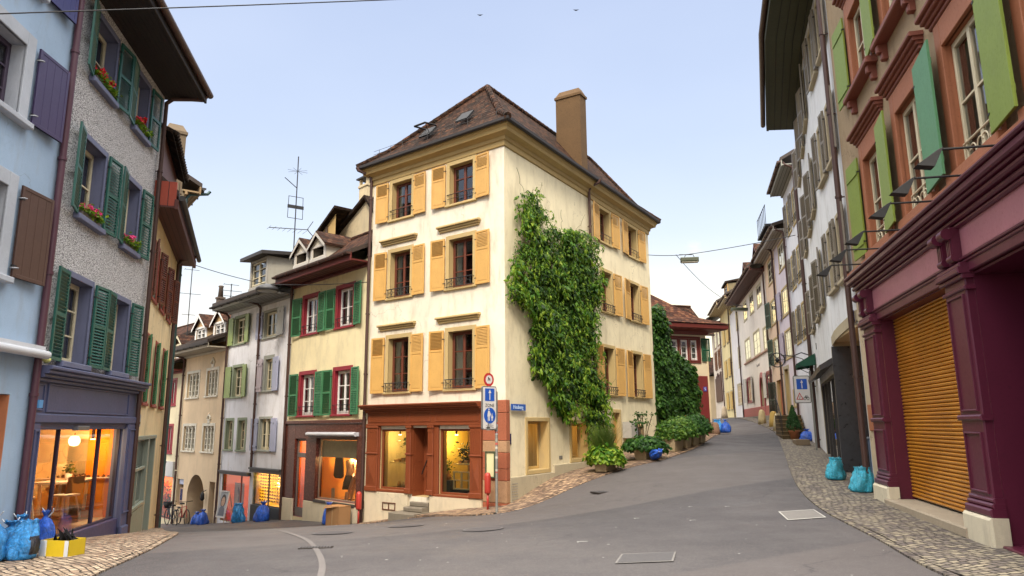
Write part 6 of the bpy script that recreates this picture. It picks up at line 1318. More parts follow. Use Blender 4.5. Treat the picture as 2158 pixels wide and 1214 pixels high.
# ================================================================== traffic signs
BLUE=paint((.015,.085,.42),.35,.02); SW=paint((.62,.60,.58),.4,.02); SG=metal((.22,.22,.21),.45,.4); SR=paint((.45,.03,.03),.35,.02); SBK=paint((.02,.02,.02),.5,0.)
def disc(b,cx,cz,r,y,m=0,n=28): b.add([(cx+r*cos(2*PI*k/n),y,cz+r*sin(2*PI*k/n)) for k in range(n)],[tuple(range(n))],m); return b
def arrow(b,cx,cz,s,y,m=0):
    b.add([(cx-s*.11,y,cz-s),(cx+s*.11,y,cz-s),(cx+s*.09,y,cz+s*.35),(cx-s*.09,y,cz+s*.35)],[(0,1,2,3)],m); b.add([(cx-s*.36,y,cz+s*.3),(cx+s*.36,y,cz+s*.3),(cx,y,cz+s)],[(0,1,2)],m)
def rrect(w,h,r,n=5): return [(sx*(w/2-r)+r*cos(a0+PI/2*k/n),sz*(h/2-r)+r*sin(a0+PI/2*k/n)) for sx,sz,a0 in ((1,1,0),(-1,1,PI/2),(-1,-1,PI),(1,-1,1.5*PI)) for k in range(n+1)]
px_,py_=-.40,17.25; t=thing('traffic_sign_post',(px_,py_,G_(px_,py_)-.02),rad(44),'tall post with a stacked blue arrow and pedestrian zone panel at the corner','sign')
zb=t.location.z
MB().tube([(0,0,0),(0,0,.82-zb)],.033,10).build('pole',metal((.30,.29,.26),.5,.5),t)
pc=-.285; z0=-.08; z1=.93; zc=(z0+z1)/2-zb
MB().prism([(x+pc,z+zc) for x,z in rrect(.46,1.02,.05)],-.07,-.03).build('panel_frame',SG,t); MB().prism([(x+pc,z+zc) for x,z in rrect(.41,.97,.03)],-.076,-.068).build('panel',SW,t)
b=MB(); b.box(pc-.15,pc+.15,-.080,-.078,.545+.04-zb,.93-.05-zb+.0); b.build('blue_square',BLUE,t)
b=MB(); arrow(b,pc,.735-zb,.125,-.083); b.build('white_arrow',SW,t)
b=text_mb('ZONE',.105,.001); b.build('lettering',SBK,t,T(pc,-.080,.48-zb))
b=MB(); disc(b,pc,.245-zb,.185,-.080); b.build('blue_disc',BLUE,t)
b=MB(); cz=.245-zb
def ped(b,x,z,s):
    disc(b,x,z+.135*s,.022*s,-.083,0,10); b.add([(x-.028*s,-.083,z+.10*s),(x+.028*s,-.083,z+.10*s),(x+.05*s,-.083,z-.03*s),(x-.05*s,-.083,z-.03*s)],[(3,2,1,0)][::-1]); b.box(x-.03*s,x-.008*s,-.084,-.082,z-.13*s,z-.03*s); b.box(x+.008*s,x+.03*s,-.084,-.082,z-.13*s,z-.03*s); b.add([(x+.02*s,-.083,z+.095*s),(x+.07*s,-.083,z+.01*s),(x+.055*s,-.083,z+.0*s),(x+.0*s,-.083,z+.08*s)],[(0,1,2,3)])
ped(b,pc-.03,cz+.01,1.0); ped(b,pc+.07,cz-.045,.6); b.build('pedestrian_symbol',SW,t)
b=MB(); rr_=random.Random(2)
for k,(w,z) in enumerate(((.12,.03),(.24,.005),(.18,-.02),(.26,-.043))):
    x=-w/2
    while x<w/2: l=rr_.uniform(.012,.04); b.box(pc+x,pc+min(x+l,w/2),-.079,-.078,z-zb+.01,z-zb+.018); x+=l+.008
b.box(pc-.1,pc+.0,-.0795,-.0785,-.055-zb+.0,-.02-zb); b.build('small_print',SBK,t)
rd=MB(); rd.tube([(pc,-.045,.93-zb),(pc,-.045,1.0-zb)],.02,6); disc(rd,pc,1.09-zb,.16,-.05); rd.add([(pc+.16*cos(2*PI*k/28),-.04,1.09-zb+.16*sin(2*PI*k/28)) for k in range(28)],[tuple(range(28))[::-1]]); rd.build('round_sign',SR,t)
b=MB(); disc(b,pc,1.09-zb,.105,-.054); b.build('white_disc',SW,t); b=MB(); b.add([(pc-.03,-.057,1.09-zb-.0),(pc+.04,-.057,1.09-zb),(pc+.035,-.057,1.12-zb),(pc+.0,-.057,1.125-zb),(pc-.003,-.057,1.15-zb),(pc-.035,-.057,1.15-zb)],[tuple(range(6))])
for k in range(4): disc(b,pc-.035+.024*k,1.075-zb,.009,-.057,0,8)
b.build('skate_symbol',SBK,t)
MB().box(-.02,.02,.03,.36,-.1-zb,.24-zb).build('rear_plate',metal((.35,.35,.33),.5,.4),t,T(0,0,0)@RZ(rad(100)))
st_=MB(); rr_=random.Random(5)
for k in range(14): z=.9+rr_.random()*1.2; a=rr_.uniform(-2.6,-.6); st_.tube([(.0,0,z),(0,0,z+.05)],.0345,10,m=k%3)
st_.build('sticker_wrap',[paint((.6,.58,.5)),paint((.5,.1,.08)),paint((.45,.45,.45))],t)
# second sign, uphill
px_,py_=10.42,24.9; t=thing('traffic_sign_post',(px_,py_,G_(px_,py_)-.02),rad(-6),'post with a blue arrow panel and red warning triangle by the glazed shop','sign'); zb=t.location.z
MB().tube([(0,0,0),(0,0,1.95-zb)],.04,10).build('pole',metal((.25,.25,.23),.5,.5),t); pc=-.40
MB().prism([(x+pc,z+1.28-zb) for x,z in rrect(.66,1.0,.06)],-.08,-.03).build('panel_frame',SG,t); MB().prism([(x+pc,z+1.28-zb) for x,z in rrect(.60,.94,.04)],-.086,-.078).build('panel',SW,t)
b=MB(); b.box(pc-.21,pc+.21,-.090,-.088,1.28-zb,1.66-zb); b.build('blue_square',BLUE,t); b=MB(); arrow(b,pc,1.47-zb,.155,-.093); b.build('white_arrow',SW,t)
b=MB(); 
def tri(b,cx,cz,s,y,m=0): b.add([(cx-s,y,cz-s*.75),(cx+s,y,cz-s*.75),(cx,y,cz+s)],[(0,1,2)],m)
tri(b,pc-.12,1.02-zb,.15,-.090); b.build('red_triangle',SR,t); b=MB(); tri(b,pc-.12,1.01-zb,.10,-.093); b.build('white_triangle',SW,t)
b=MB(); b.box(pc-.145,pc-.135,-.096,-.094,.95-zb,1.03-zb); b.box(pc-.11,pc-.10,-.096,-.094,.97-zb,1.05-zb); tri(b,pc-.14,.94-zb,.018,-.096); 
for cx in (pc+.08,pc+.2):
    b.tube([(cx+.05*cos(2*PI*k/14),-.09,.95-zb+.05*sin(2*PI*k/14)) for k in range(15)],.008,4,cap=False)
b.tube([(pc+.08,-.09,.95-zb),(pc+.12,-.09,1.04-zb),(pc+.2,-.09,1.04-zb),(pc+.2,-.09,.95-zb)],.008,4); b.tube([(pc+.11,-.09,1.06-zb),(pc+.15,-.09,.96-zb)],.008,4); b.build('bicycle_symbol',SBK,t)
t.scale=(.84,1,.95)
# wrought iron hanging sign and small green awning on the white house's far corner
p=FF.w(.55,-.1,2.45); t=thing('hanging_sign',p,FF.a,'black wrought iron hanging sign with a round emblem on the white house','sign')
b=MB(); b.tube([(0,0,0),(0,-.3,.12),(0,-.6,.0),(0,-1.0,.05)],.022,6); b.tube([(0,0,-.35),(0,-.3,-.1),(0,-.6,.0)],.016,6); b.build('bracket',IRON,t)
b=MB(); b.tube([(0,-1.15+.26*cos(2*PI*k/20),-.12+.26*sin(2*PI*k/20)) for k in range(21)],.02,6,cap=False)
for k in range(6): a=2*PI*k/6; b.tube([(0,-1.15,-.12),(0,-1.15+.24*cos(a),-.12+.24*sin(a))],.012,5)
b.lathe([(.02,-.1),(.09,0),(.02,.1)],(0,-1.15,-.12),8); b.build('emblem',IRON,t)
p=FF.w(1.3,0,2.0); t=thing('small_awning',p,FF.a,'small dark green fabric awning above the doorway behind the uphill sign','awning'); MB().add([(-.7,-.02,.4),(.7,-.02,.4),(.7,-.65,.05),(-.7,-.65,.05),(-.7,-.62,-.08),(.7,-.62,-.08),(-.7,-.02,.0),(.7,-.02,.0)],[(0,3,2,1),(3,4,5,2),(0,6,4,3),(1,2,5,7)]).build('canvas',fabric((.03,.09,.06)),t); MB().tube([(-.7,-.65,.05),(-.7,0,-.3)],.012,5).tube([(.7,-.65,.05),(.7,0,-.3)],.012,5).build('awning_arm',IRON,t)
# ================================================================== cables, street lamps, aerials
def cable(name,P,sag,r,label):
    t=MB(); 
    for a,b in zip(P,P[1:]):
        a=Vector(a);b=Vector(b); t.tube([a.lerp(b,k/12)-Vector((0,0,4*sag*(k/12)*(1-k/12))) for k in range(13)],r,4)
    o=t.build(name,IRON); o.location=(0,0,0); return tag(o,label,'cable')
cable('overhead_cable',[(5.62,28.45,6.9),(7.25,28.2,6.85),(11.2,27.0,7.3)],.04,.014,'thin cable stretched from the corner house to the right-hand row')
cable('overhead_cable',[(6.75,28.25,6.85),(11.0,37,6.7),(15.2,45.5,7.6)],.15,.014,'thin cable running uphill from the nearer hanging lamp')
cable('overhead_cable',[(-6.93,6.8,4.3),(6.95,13.5,9.3)],.06,.009,'thin cable crossing the sky at the upper left')
cable('overhead_cable',[(-10.2,22,5.15),(-8.93,25.3,5.15),(-4.6,22.15,4.55)],.05,.012,'thin cable holding the dark dish lamp over the left street')
def box_lamp(x,y,z,rz,label,w=.62):
    t=thing('street_lamp',(x,y,z),rz,label,'street lamp','suspended street lamps'); MB().cbox(-w/2,w/2,-.14,.14,-.30,-.12,.03).build('housing',paint((.07,.08,.05),.5),t); MB().box(-w/2+.03,w/2-.03,-.11,.11,-.33,-.3).build('diffuser',paint((.35,.34,.28),.3),t)
    MB().tube([(-.2,0,-.12),(-.15,0,0),(.15,0,0),(.2,0,-.12)],.015,5).tube([(-.4,0,.02),(.1,0,.0)],.018,5).build('hanger',IRON,t)
box_lamp(7.28,28.2,6.83,rad(-8),'flat box street lamp hanging over the road beside the corner house',.72); box_lamp(14.0,43.0,7.15,rad(5),'farther box street lamp hanging before the golden windows',1.0)
t=thing('street_lamp',(-8.93,25.3,5.12),0,'dark dish-shaped street lamp hanging over the left street','street lamp','suspended street lamps'); MB().lathe([(.42,-.22),(.40,-.12),(.25,-.02),(.08,.04)],n=18).build('shade',paint((.05,.05,.055)),t); MB().lathe([(.02,-.25),(.34,-.23),(.36,-.2)],n=14).build('diffuser',paint((.3,.3,.3),.3),t)
def aerial(x,y,z0,z1,label,kind=0):
    t=thing('roof_aerial',(x,y,z0),.6,label,'antenna'); H=z1-z0; MB().tube([(0,0,0),(0,0,H)],.022,6).build('mast',IRON,t)
    e=MB()
    if kind==0:
        e.tube([(0,0,H*.7),(-.5,.0,H*.78)],.018,4); 
        for s in (.3,-.3): e.tube([(s,.05,H*.42),(s*.95,.05,H*.62)],.012,4)
        for z in (.42,.62): e.tube([(-.3,.05,H*z),(.3,.05,H*z)],.012,4)
        e.box(-.32,.32,.02,.06,H*.51,H*.54)
        e.tube([(-1.0,0,H*.3),(.55,0,H*.33)],.016,4)
        for k in range(8): x_=-1.0+k*.2; e.tube([(x_,-.28,H*.3),(x_,.28,H*.3)],.007,3)
        e.tube([(.5,0,H*.33),(.75,.1,H*.42)],.016,4); e.tube([(.5,0,H*.33),(.75,-.1,H*.26)],.016,4)
        for a in (0,.8,1.6,2.4): e.tube([(-.4*cos(a),-.4*sin(a),H*.86),(.4*cos(a),.4*sin(a),H*.86)],.007,3)
    else:
        for z,w in ((.95,.35),(.6,.5),(.3,.3)): e.tube([(-w,0,H*z),(w,0,H*z)],.012,4); e.tube([(-w,-.2,H*z),(-w,.2,H*z)],.007,3); e.tube([(0,-.2,H*z),(0,.2,H*z)],.007,3)
    e.build('antenna_rods',IRON,t); return t
aerial(-8.58,27,6.3,10.75,'tallest roof aerial with a square reflector above the green-shuttered house'); aerial(-16.45,35.5,4.6,8.2,'thin roof aerial behind the red-eaved house',1); aerial(-13.36,33,5.9,6.75,'small roof aerial above the dormer windows',1)
for (x,y,z,lb) in ((-1.3,28,17.6,'small dark bird flying high left of the roof'),(2.9,28,17.8,'tiny dark bird flying higher up in the middle of the sky')):
    b=MB(); b.add([(0,-.06,0),(.02,.05,.01),(-.02,.05,.01),(.14,.0,.045),(-.14,.01,.05),(0,0,-.02)],[(0,1,2),(0,3,1),(0,2,4),(0,5,1)]); o=b.build('bird',BLACK); o.location=(x,y,z); tag(o,lb,'bird')
# ================================================================== uphill details: steps, bollards, pot
t=thing('stone_steps',F3R.w(.75,-.05,0),F3R.a,'flight of brown stone steps with an iron handrail behind the potted cone tree','steps'); t.location.z=gz(*F3R.w(1.4,-.5)[:2])+.02
b=MB(); 
for k in range(6): b.box(-1.3,.95-.27*k,-.95,0,-.5 if k==0 else .16*k-.02,.16*(k+1)-.03); b.box(-1.3,.98-.27*k,-.97,0,.16*(k+1)-.03,.16*(k+1),1)
b.build('steps',[stone((.10,.07,.035)),stone((.24,.17,.09))],t); b=MB()
for k in range(5): x=.9-.4*k; z=.1+.22*k; b.tube([(x,-.93,z),(x,-.93,z+.8)],.014,5)
b.tube([(.9,-.93,.9),(-.7,-.93,1.78)],.018,5); b.build('handrail',IRON,t)
def bollard(x,y,h,r,c,label):
    t=thing('bollard',(x,y,gz(x,y)-.03),0,label,'bollard','stone bollards along the right-hand houses'); MB().lathe([(r*1.25,0),(r*1.1,h*.4),(r*.9,h*.8),(r*.6,h*.96),(r*.2,h)],n=14,wob=.03).build('stone_post',stone(c),t)
bollard(12.95,37.4,.78,.17,(.55,.45,.25),'pale cone bollard before the red plinth'); bollard(12.2,33.1,.85,.2,(.55,.46,.28),'pale cone bollard nearest the steps'); bollard(12.75,35.2,.8,.19,(.50,.34,.1),'ochre bollard between the two pale ones'); bollard(9.45,33.75,.6,.2,(.25,.15,.1),'low brown guard stone at the red portal'); bollard(15.6,53,.9,.2,(.5,.4,.28),'far pale bollard at the bend')
p=(11.25,28.9); t=thing('potted_tree',(*p,G_(*p)-.03),0,'small clipped cone tree in a terracotta pot beside the steps','plant'); MB().lathe([(.13,0),(.2,.32),(.22,.34),(.22,.38),(.17,.38)],n=14).build('pot',paint((.36,.13,.05),.6),t)
pts=[]; rnd=random.Random(1)
for k in range(2600): z=rnd.random()**.7; r=.30*(1-z)+.02; a=rnd.random()*2*PI; rr=r*rnd.uniform(.8,1.05); pts.append((rr*cos(a),rr*sin(a),.42+z*.95,cos(a),sin(a),.3))
leaves_mb(pts,.055,0,.6,rnd).build('foliage',leaf((.008,.03,.006),(.02,.07,.015),(.05,.13,.03)),t)
b=MB().cbox(-.5,.5,-.25,.25,0,.2,.02); o=b.build('stone_step',stone((.2,.15,.1))); p=F3R.w(3.4,-.55); o.location=(p.x,p.y,gz(p.x,p.y)+.02); o.rotation_euler=(0,0,F3R.a); tag(o,'single low stone step on the pavement before the pale narrow house','steps')
p=(7.55,15.15); t=thing('litter_bin',(*p,G_(*p)),FN.a,'narrow dark blue bin standing at the passage edge','bin'); MB().cbox(-.12,.12,-.1,.1,0,.95,.02).build('bin_body',paint((.04,.07,.13)),t); MB().cbox(-.13,.13,-.11,.11,.95,1.0,.01).build('bin_lid',paint((.12,.14,.17)),t)
# ================================================================== climbing plants, planters, flowers, shop contents
rnd=random.Random(11)
WL=leaf((.004,.016,.002),(.02,.075,.004),(.11,.20,.012),.25); IVL=leaf((.005,.022,.003),(.018,.07,.007),(.06,.14,.015),.25); DKL=leaf((.008,.03,.006),(.02,.075,.014),(.06,.15,.02)); BRL=leaf((.02,.08,.005),(.06,.17,.009),(.24,.34,.028)); GRL=leaf((.012,.045,.006),(.045,.13,.015),(.13,.22,.03))
WP=[(.55,5.4),(.60,6.15),(.85,6.45),(1.25,6.75),(1.6,6.4),(2.0,6.2),(2.5,5.9),(3.1,5.85),(3.5,6.1),(4.2,6.15),(4.9,6.25),(5.4,6.0),(5.8,5.5),(5.9,5.0),(5.6,4.2),(5.4,3.6),(5.1,3.2),(5.0,2.7),(5.4,2.3),(5.4,1.9),(5.7,1.4),(6.0,.9),(6.0,.2),(5.8,-.6),(5.5,-.75),(4.95,-.3),(4.6,.45),(4.0,.55),(3.4,.4),(3.0,.62),(2.55,.8),(2.9,1.2),(2.2,1.3),(1.7,1.6),(1.3,2.1),(1.35,2.6),(1.6,3.0),(1.0,3.3),(.35,3.45),(.1,3.7),(.7,4.0),(.35,4.25),(.3,4.5),(.75,4.75)]
def clump_field(poly,n,rmin,rmax,seed):
    r=random.Random(seed); u0=min(p[0] for p in poly);u1=max(p[0] for p in poly);z0=min(p[1] for p in poly);z1=max(p[1] for p in poly); C_=[]
    while len(C_)<n:
        u,z=r.uniform(u0,u1),r.uniform(z0,z1)
        if in_poly(u,z,poly): C_.append((u,z,r.uniform(rmin,rmax),r.uniform(.10,.42)))
    return C_
def cover(poly,ncl,per,size,seed,rr=(.16,.42),droop=.8,thick=1.):
    """leaf positions of a plant hanging on a wall: overlapping cushions of drooping sprays"""
    pts=[]; r=random.Random(seed)
    for (u,z,rad_,dep) in clump_field(poly,ncl,rr[0],rr[1],seed):
        dep*=thick
        for k in range(per):
            a=r.random()*2*PI; q=r.random()**.5; du=q*cos(a)*rad_; dz=q*sin(a)*rad_*.8
            h=dep*(1-q*q)*.9+.05+r.random()*.05
            if dz<0: dz*=1.35
            pts.append((u+du,-h,z+dz,du/rad_*.7,-1.0,dz/rad_*.6+.55))
    return pts
t=thing('wisteria',Bf.w(5.2,-.2,0),Bf.a,'big bright green wisteria spreading over the cream side wall','climbing plant'); t.location.z=gz(*Bf.w(5.2,-.2)[:2]); zc=-t.location.z
LM=T(-5.2,.2,zc)
pts=cover(WP,380,66,.115,5,rr=(.11,.38),droop=1,thick=.95)
leaves_mb(pts,.15,1.0,.42,rnd,.26).build('foliage',WL,t,LM)
# hanging pinnate sprays and loose tendrils at the outline
b=MB(); sp=[]; tn=MB()
for k in range(420):
    i=rnd.randrange(len(WP)); a=WP[i];c=WP[(i+1)%len(WP)]; f=rnd.random(); u=a[0]+(c[0]-a[0])*f; z=a[1]+(c[1]-a[1])*f; dx=rnd.gauss(0,.18); y=-rnd.uniform(.08,.45)
    ex=rnd.gauss(0,.3); ez=-rnd.uniform(.05,.35)
    for j in range(9):
        s=j/9; x_=u+dx+ex*s; z_=z+ez*s*s*2+.1*s; sp.append((x_,y,z_,rnd.gauss(0,.3),-1,.3)); 
for k in range(420):
    while True:
        u,z=rnd.uniform(0,6.6),rnd.uniform(-.7,6.7)
        if in_poly(u,z,WP): break
    y=-rnd.uniform(.22,.48); ex=rnd.gauss(0,.16); l=rnd.uniform(.15,.42)
    for j in range(10):
        s=j/10; sp.append((u+ex*s,y-.05*s,z-l*s,(1 if j%2 else -1)*.6,-1,.2))
leaves_mb(sp,.12,1.0,.45,rnd,.24).build('foliage_spray',BRL,t,LM)
for (u,z,du,dz) in ((.9,6.6,-.6,.5),(1.3,6.7,.5,.4),(4.3,6.2,.4,.7),(3.3,6.1,-.3,.5),(.3,3.8,-.25,-.1),(.6,4.5,-.55,.1),(5.9,5.2,.9,.1),(6.1,4.4,.8,-.2),(1.5,2.0,-.7,-.2),(4.7,6.2,.7,.6),(6.2,1.2,.6,.3),(6.3,.3,.5,.1),(.7,5.0,-.55,-.15)):
    P=[(u+du*s+.06*sin(9*s+u),-.1-.15*s,z+dz*s+.08*sin(7*s+z)) for s in [k/8 for k in range(9)]]; MB().tube(P,.006,4,cap=False).build('tendril',paint((.18,.14,.05)),t,LM)
sm=MB()
for P,r in (([(5.25,-.12,-1.4),(5.18,-.15,-.6),(5.3,-.12,.2),(4.9,-.1,1.2),(4.2,-.1,1.8),(3.6,-.1,2.8),(3.2,-.1,4.0)],[.06,.05,.045,.04,.035,.03,.02]),([(5.33,-.1,-1.4),(5.4,-.16,-.5),(5.25,-.1,.3),(5.6,-.1,1.3),(5.3,-.1,2.6),(4.9,-.1,4.0),(4.6,-.1,5.2)],[.05,.045,.04,.035,.03,.025,.02]),([(5.2,-.1,.5),(4,-.1,.9),(3.0,-.1,1.0),(2.6,-.1,1.5)],[.035,.03,.02,.015]),([(5.1,-.12,-1.4),(5.28,-.2,-.9),(5.12,-.14,-.3),(5.3,-.1,.1)],.035)): sm.tube(P,r,7)
sm.build('stem',stone((.16,.09,.05)),t,LM)
# garden wall with ivy, between the corner house and the low house
GW=Face((6.1,29.4),(8.35,33.0)); t=thing('garden_wall',GW.w(0,0,0),GW.a,'plastered garden wall almost hidden by ivy between the corner house and the low house','wall'); t.location.z=-1.2
MB().cbox(0,GW.L,0,.35,-.6,3.6,.03).build('wall_body',plaster((.5,.4,.25)),t)
def at_wall(F,off): return T(0,0,0)
IP=[(0,-.4),(0,5.0),(.25,5.1),(.8,4.9),(1.1,4.2),(1.4,3.6),(2.4,3.3),(3.4,3.0),(4.1,2.6),(4.3,1.8),(4.3,-.4)]
iv=thing('ivy',GW.w(0,0,0),GW.a,'dense dark green ivy covering the garden wall beside the red portal','climbing plant'); iv.location.z=-1.0
LM2=T(0,0,1.0)
IPu=[(-.6,-.6),(-.6,4.75),(-.1,4.95),(.4,4.6),(.7,3.9),(1.0,3.2),(2.0,2.9),(3.0,2.75),(3.8,2.45),(4.25,1.9),(4.3,-.5),(3.3,-.5),(3.3,.5),(2.2,.5),(2.2,-.5)]
pts=cover(IPu,520,52,.1,8,rr=(.18,.4),thick=.9)
lv_=leaves_mb(pts,.13,1.1,.4,rnd,.42); lv_.build('foliage',IVL,iv,LM2)
# leafy skin that wraps the top and the left return, over a real core of twigs
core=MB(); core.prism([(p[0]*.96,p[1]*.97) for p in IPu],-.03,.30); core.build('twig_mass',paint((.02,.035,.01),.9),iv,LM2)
t_=thing('lantern',GW.w(2.8,-.15,0),GW.a,'lit amber niche window low in the ivy','lamp'); t_.location.z=-.6; MB().box(-.35,.35,.0,.05,.1,1.0).build('glow_panel',emit((1,.42,.06),1.2),t_); MB().tube([(0,-.01,.1),(0,-.01,1.0)],.02,4).tube([(-.35,-.01,.55),(.35,-.01,.55)],.015,4).build('glazing_bar',IRON,t_)
# planters
def mound(R,H,n,base,seed,flat=.8,size=.09,asp=.42,mat=None,t=None,z=.3,sx=1,droop=.3,name='foliage'):
    r=random.Random(seed); P=[]; cl=[(r.uniform(-1,1),r.uniform(-1,1),r.uniform(.2,.35)) for _ in range(14)]
    for k in range(n):
        a=r.random()*2*PI; ph=math.acos(1-r.random()*1.25); rr=1+.22*mn.noise(Vector((cos(a)*2.2,sin(a)*2.2,ph*2+seed)))+.08*r.gauss(0,1); rr*=r.uniform(.8,1.0) if r.random()<.5 else 1
        x=R*rr*sin(ph)*cos(a)*sx; y=R*rr*sin(ph)*sin(a); zz=H*rr*cos(ph)*1.0
        P.append((x,y,z+max(-.28,zz),cos(a)*sin(ph),sin(a)*sin(ph),cos(ph)+.3))
    return leaves_mb(P,size,droop,.5,r,asp).build(name,mat,t)
CP_=stone((.36,.28,.17),stain=.5)
def planter(x,y,rz,w,d,h,label,kind,seed):
    t=thing('planter',(x,y,G_(x,y)-.01),rz,label,'planter','concrete planters along the cream side wall'); b=MB()
    b.add([(-w/2+.05,-d/2+.05,0),(w/2-.05,-d/2+.05,0),(w/2-.05,d/2-.05,0),(-w/2+.05,d/2-.05,0),(-w/2,-d/2,h),(w/2,-d/2,h),(w/2,d/2,h),(-w/2,d/2,h),(-w/2+.05,-d/2+.05,h),(w/2-.05,-d/2+.05,h),(w/2-.05,d/2-.05,h),(-w/2+.05,d/2-.05,h),(-w/2+.06,-d/2+.06,h-.06),(w/2-.06,-d/2+.06,h-.06),(w/2-.06,d/2-.06,h-.06),(-w/2+.06,d/2-.06,h-.06)],
      [(0,1,5,4),(1,2,6,5),(2,3,7,6),(3,0,4,7),(4,5,9,8),(5,6,10,9),(6,7,11,10),(7,4,8,11),(8,9,13,12),(9,10,14,13),(10,11,15,14),(11,8,12,15),(12,13,14,15)]); b.build('trough',CP_,t)
    if kind=='grass':
        mound(.5,.38,1700,0,seed,mat=BRL,t=t,z=h-.02,sx=1.0,size=.1,asp=.5,droop=.8)
        g=MB(); r=random.Random(seed)
        for k in range(700):
            a=r.random()*6.28; q=r.random()**.5*.30; l=r.uniform(.6,1.1); ax,ay=r.gauss(0,.22),r.gauss(0,.22); x0,y0=q*cos(a),q*sin(a)+.05; w_=.010
            P=[(x0+ax*s*s*l,y0+ay*s*s*l,h+l*s*(1-.12*s*abs(ax)*3)) for s in (0,.35,.7,1)]
            g.add([(P[0][0]-w_,P[0][1],P[0][2]),(P[0][0]+w_,P[0][1],P[0][2]),(P[1][0]+w_,P[1][1],P[1][2]),(P[1][0]-w_,P[1][1],P[1][2]),(P[2][0]+w_*.7,P[2][1],P[2][2]),(P[2][0]-w_*.7,P[2][1],P[2][2]),P[3]],[(0,1,2,3),(3,2,4,5),(5,4,6)])
        g.build('grass_blades',leaf((.02,.06,.008),(.06,.15,.02),(.2,.22,.05)),t)
    elif kind=='shrub':
        mound(.62,.30,2000,0,seed,mat=DKL,t=t,z=h,sx=1.1,size=.1,droop=.8)
        b=MB(); r=random.Random(seed); P=[]
        for k in range(9):
            a=r.random()*6.28; q=[(0,0,h),(cos(a)*.12,sin(a)*.12,h+.4),(cos(a)*.32*r.random()+.05,sin(a)*.3,h+.7+r.random()*.35)]; b.tube(q,.012,5)
            for j in range(26): P.append((q[2][0]+r.gauss(0,.08),q[2][1]+r.gauss(0,.08),q[2][2]+r.gauss(0,.05),0,0,1))
        b.build('stem',stone((.12,.08,.05)),t); leaves_mb(P,.12,.2,.7,r,.3).build('foliage',DKL,t)
    else:
        mound(.50,.50,2600,0,seed,mat=GRL if kind=='light' else DKL,t=t,z=h+.12,sx=1.15,size=.075,asp=.45,droop=0)
    return t
dBa=Bf.a
planter(2.62,20.75,dBa,.72,.42,.36,'nearest planter, with tall grass over a leafy cushion below the wisteria','grass',21)
planter(4.15,22.95,dBa,.8,.45,.40,'second planter, with a sparse taller shrub before the dark grille','shrub',22)
planter(5.45,24.75,dBa,.9,.5,.42,'third planter, first of the clipped round bushes','light',23)
planter(6.0,25.7,dBa,.7,.5,.42,'fourth planter, middle of the clipped round bushes','light',24)
planter(6.5,26.55,dBa,.7,.5,.42,'fifth planter, with a darker clipped bush','dark',25)
planter(7.0,27.45,dBa,.7,.5,.42,'farthest planter, with a dark clipped bush before the ivy','dark',26)
# flower boxes on the pebbledash house
def flowerbox(u0,u1,z,col,label,full):
    w=u1-u0; t=thing('flower_box',FL.w((u0+u1)/2,.02,z),FL.a,label,'flower box','flower boxes on the sills of the pebbledash house'); t.scale=(1,.85,.72)
    MB().cbox(-w/2+.08,w/2-.08,-.10,.08,.0,.13,.01).build('box_body',paint((.09,.07,.06)),t); r=random.Random(int(z*10+u0*7)); P=[];Q=[]
    for k in range(420): x=r.uniform(-w/2+.05,w/2-.05); P.append((x,-.02+r.gauss(0,.09),.15+abs(r.gauss(0,.10))-.1*r.random()*full,0,-.5,.8))
    leaves_mb(P,.07,.3,.7,r,.5).build('foliage',BRL,t)
    for k in range(16):
        x=r.uniform(-w/2+.08,w/2-.08); y=-.05+r.gauss(0,.07);z_=.24+r.random()*.16*full
        for j in range(16): a=r.random()*6.28;q=r.random()*.045; Q.append((x+q*cos(a),y+q*sin(a),z_+r.gauss(0,.02),cos(a),sin(a)-.6,.5))
    leaves_mb(Q,.045,0,.6,r,.6).build('blossom',leaf(mul(col,.6),col,mul(col,1.3),.2),t)
RED_=(.62,.02,.03);PNK=(.75,.06,.22)
flowerbox(.80,1.78,6.2,RED_,'flower box of red geraniums on the upper left sill',1.2); flowerbox(2.93,3.72,6.2,RED_,'flower box of red geraniums on the upper right sill',1.4); flowerbox(.80,1.78,3.66,PNK,'flower box of pink geraniums on the middle left sill',.7); flowerbox(2.93,3.72,3.66,PNK,'flower box of pink geraniums on the middle right sill',.7)
# ---------------- furniture in the violet shopfront
PW=paint((.85,.84,.8),.4,.02); OW=paint((.62,.30,.10),.4,.02)
def chair(F,u,y,z,rz,label):
    t=thing('chair',F.w(u,y,z),F.a+rz,label,'chair'); t.scale=(.86,.86,.86)
    MB().cbox(-.22,.22,-.22,.22,.43,.47,.01).build('seat',PW,t); MB().add([(-.24,.2,.5),(.24,.2,.5),(.25,.27,.86),(-.25,.27,.86),(-.24,.225,.5),(.24,.225,.5),(.25,.295,.86),(-.25,.295,.86)],[(0,1,2,3),(7,6,5,4),(3,2,6,7),(0,3,7,4),(1,5,6,2)]).build('backrest',OW,t)
    for sx in (-1,1):
        for sy in (-1,1): MB().tube([(sx*.17,sy*.15,.44),(sx*.25,sy*.22,0)],.022,6).build('leg',PW,t)
CH1=chair(FL,3.25,.66,-1.62,PI*.9,'white chair with orange back in front of the shop table'); CH2=chair(FL,2.75,1.15,-1.62,.4,'second chair deeper in the violet shopfront, partly hidden')
t=thing('table',FL.w(3.95,.95,-1.62),FL.a+PI/2*.0,'long white table with papers in the violet shopfront','table'); MB().cbox(-.55,.5,-.35,.35,.58,.62,.01).build('tabletop',PW,t)
for sx in (-1,1):
    for sy in (-1,1): MB().tube([(sx*.45,sy*.25,.58),(sx*.4,sy*.25,0)],.035,6).build('leg',PW,t)
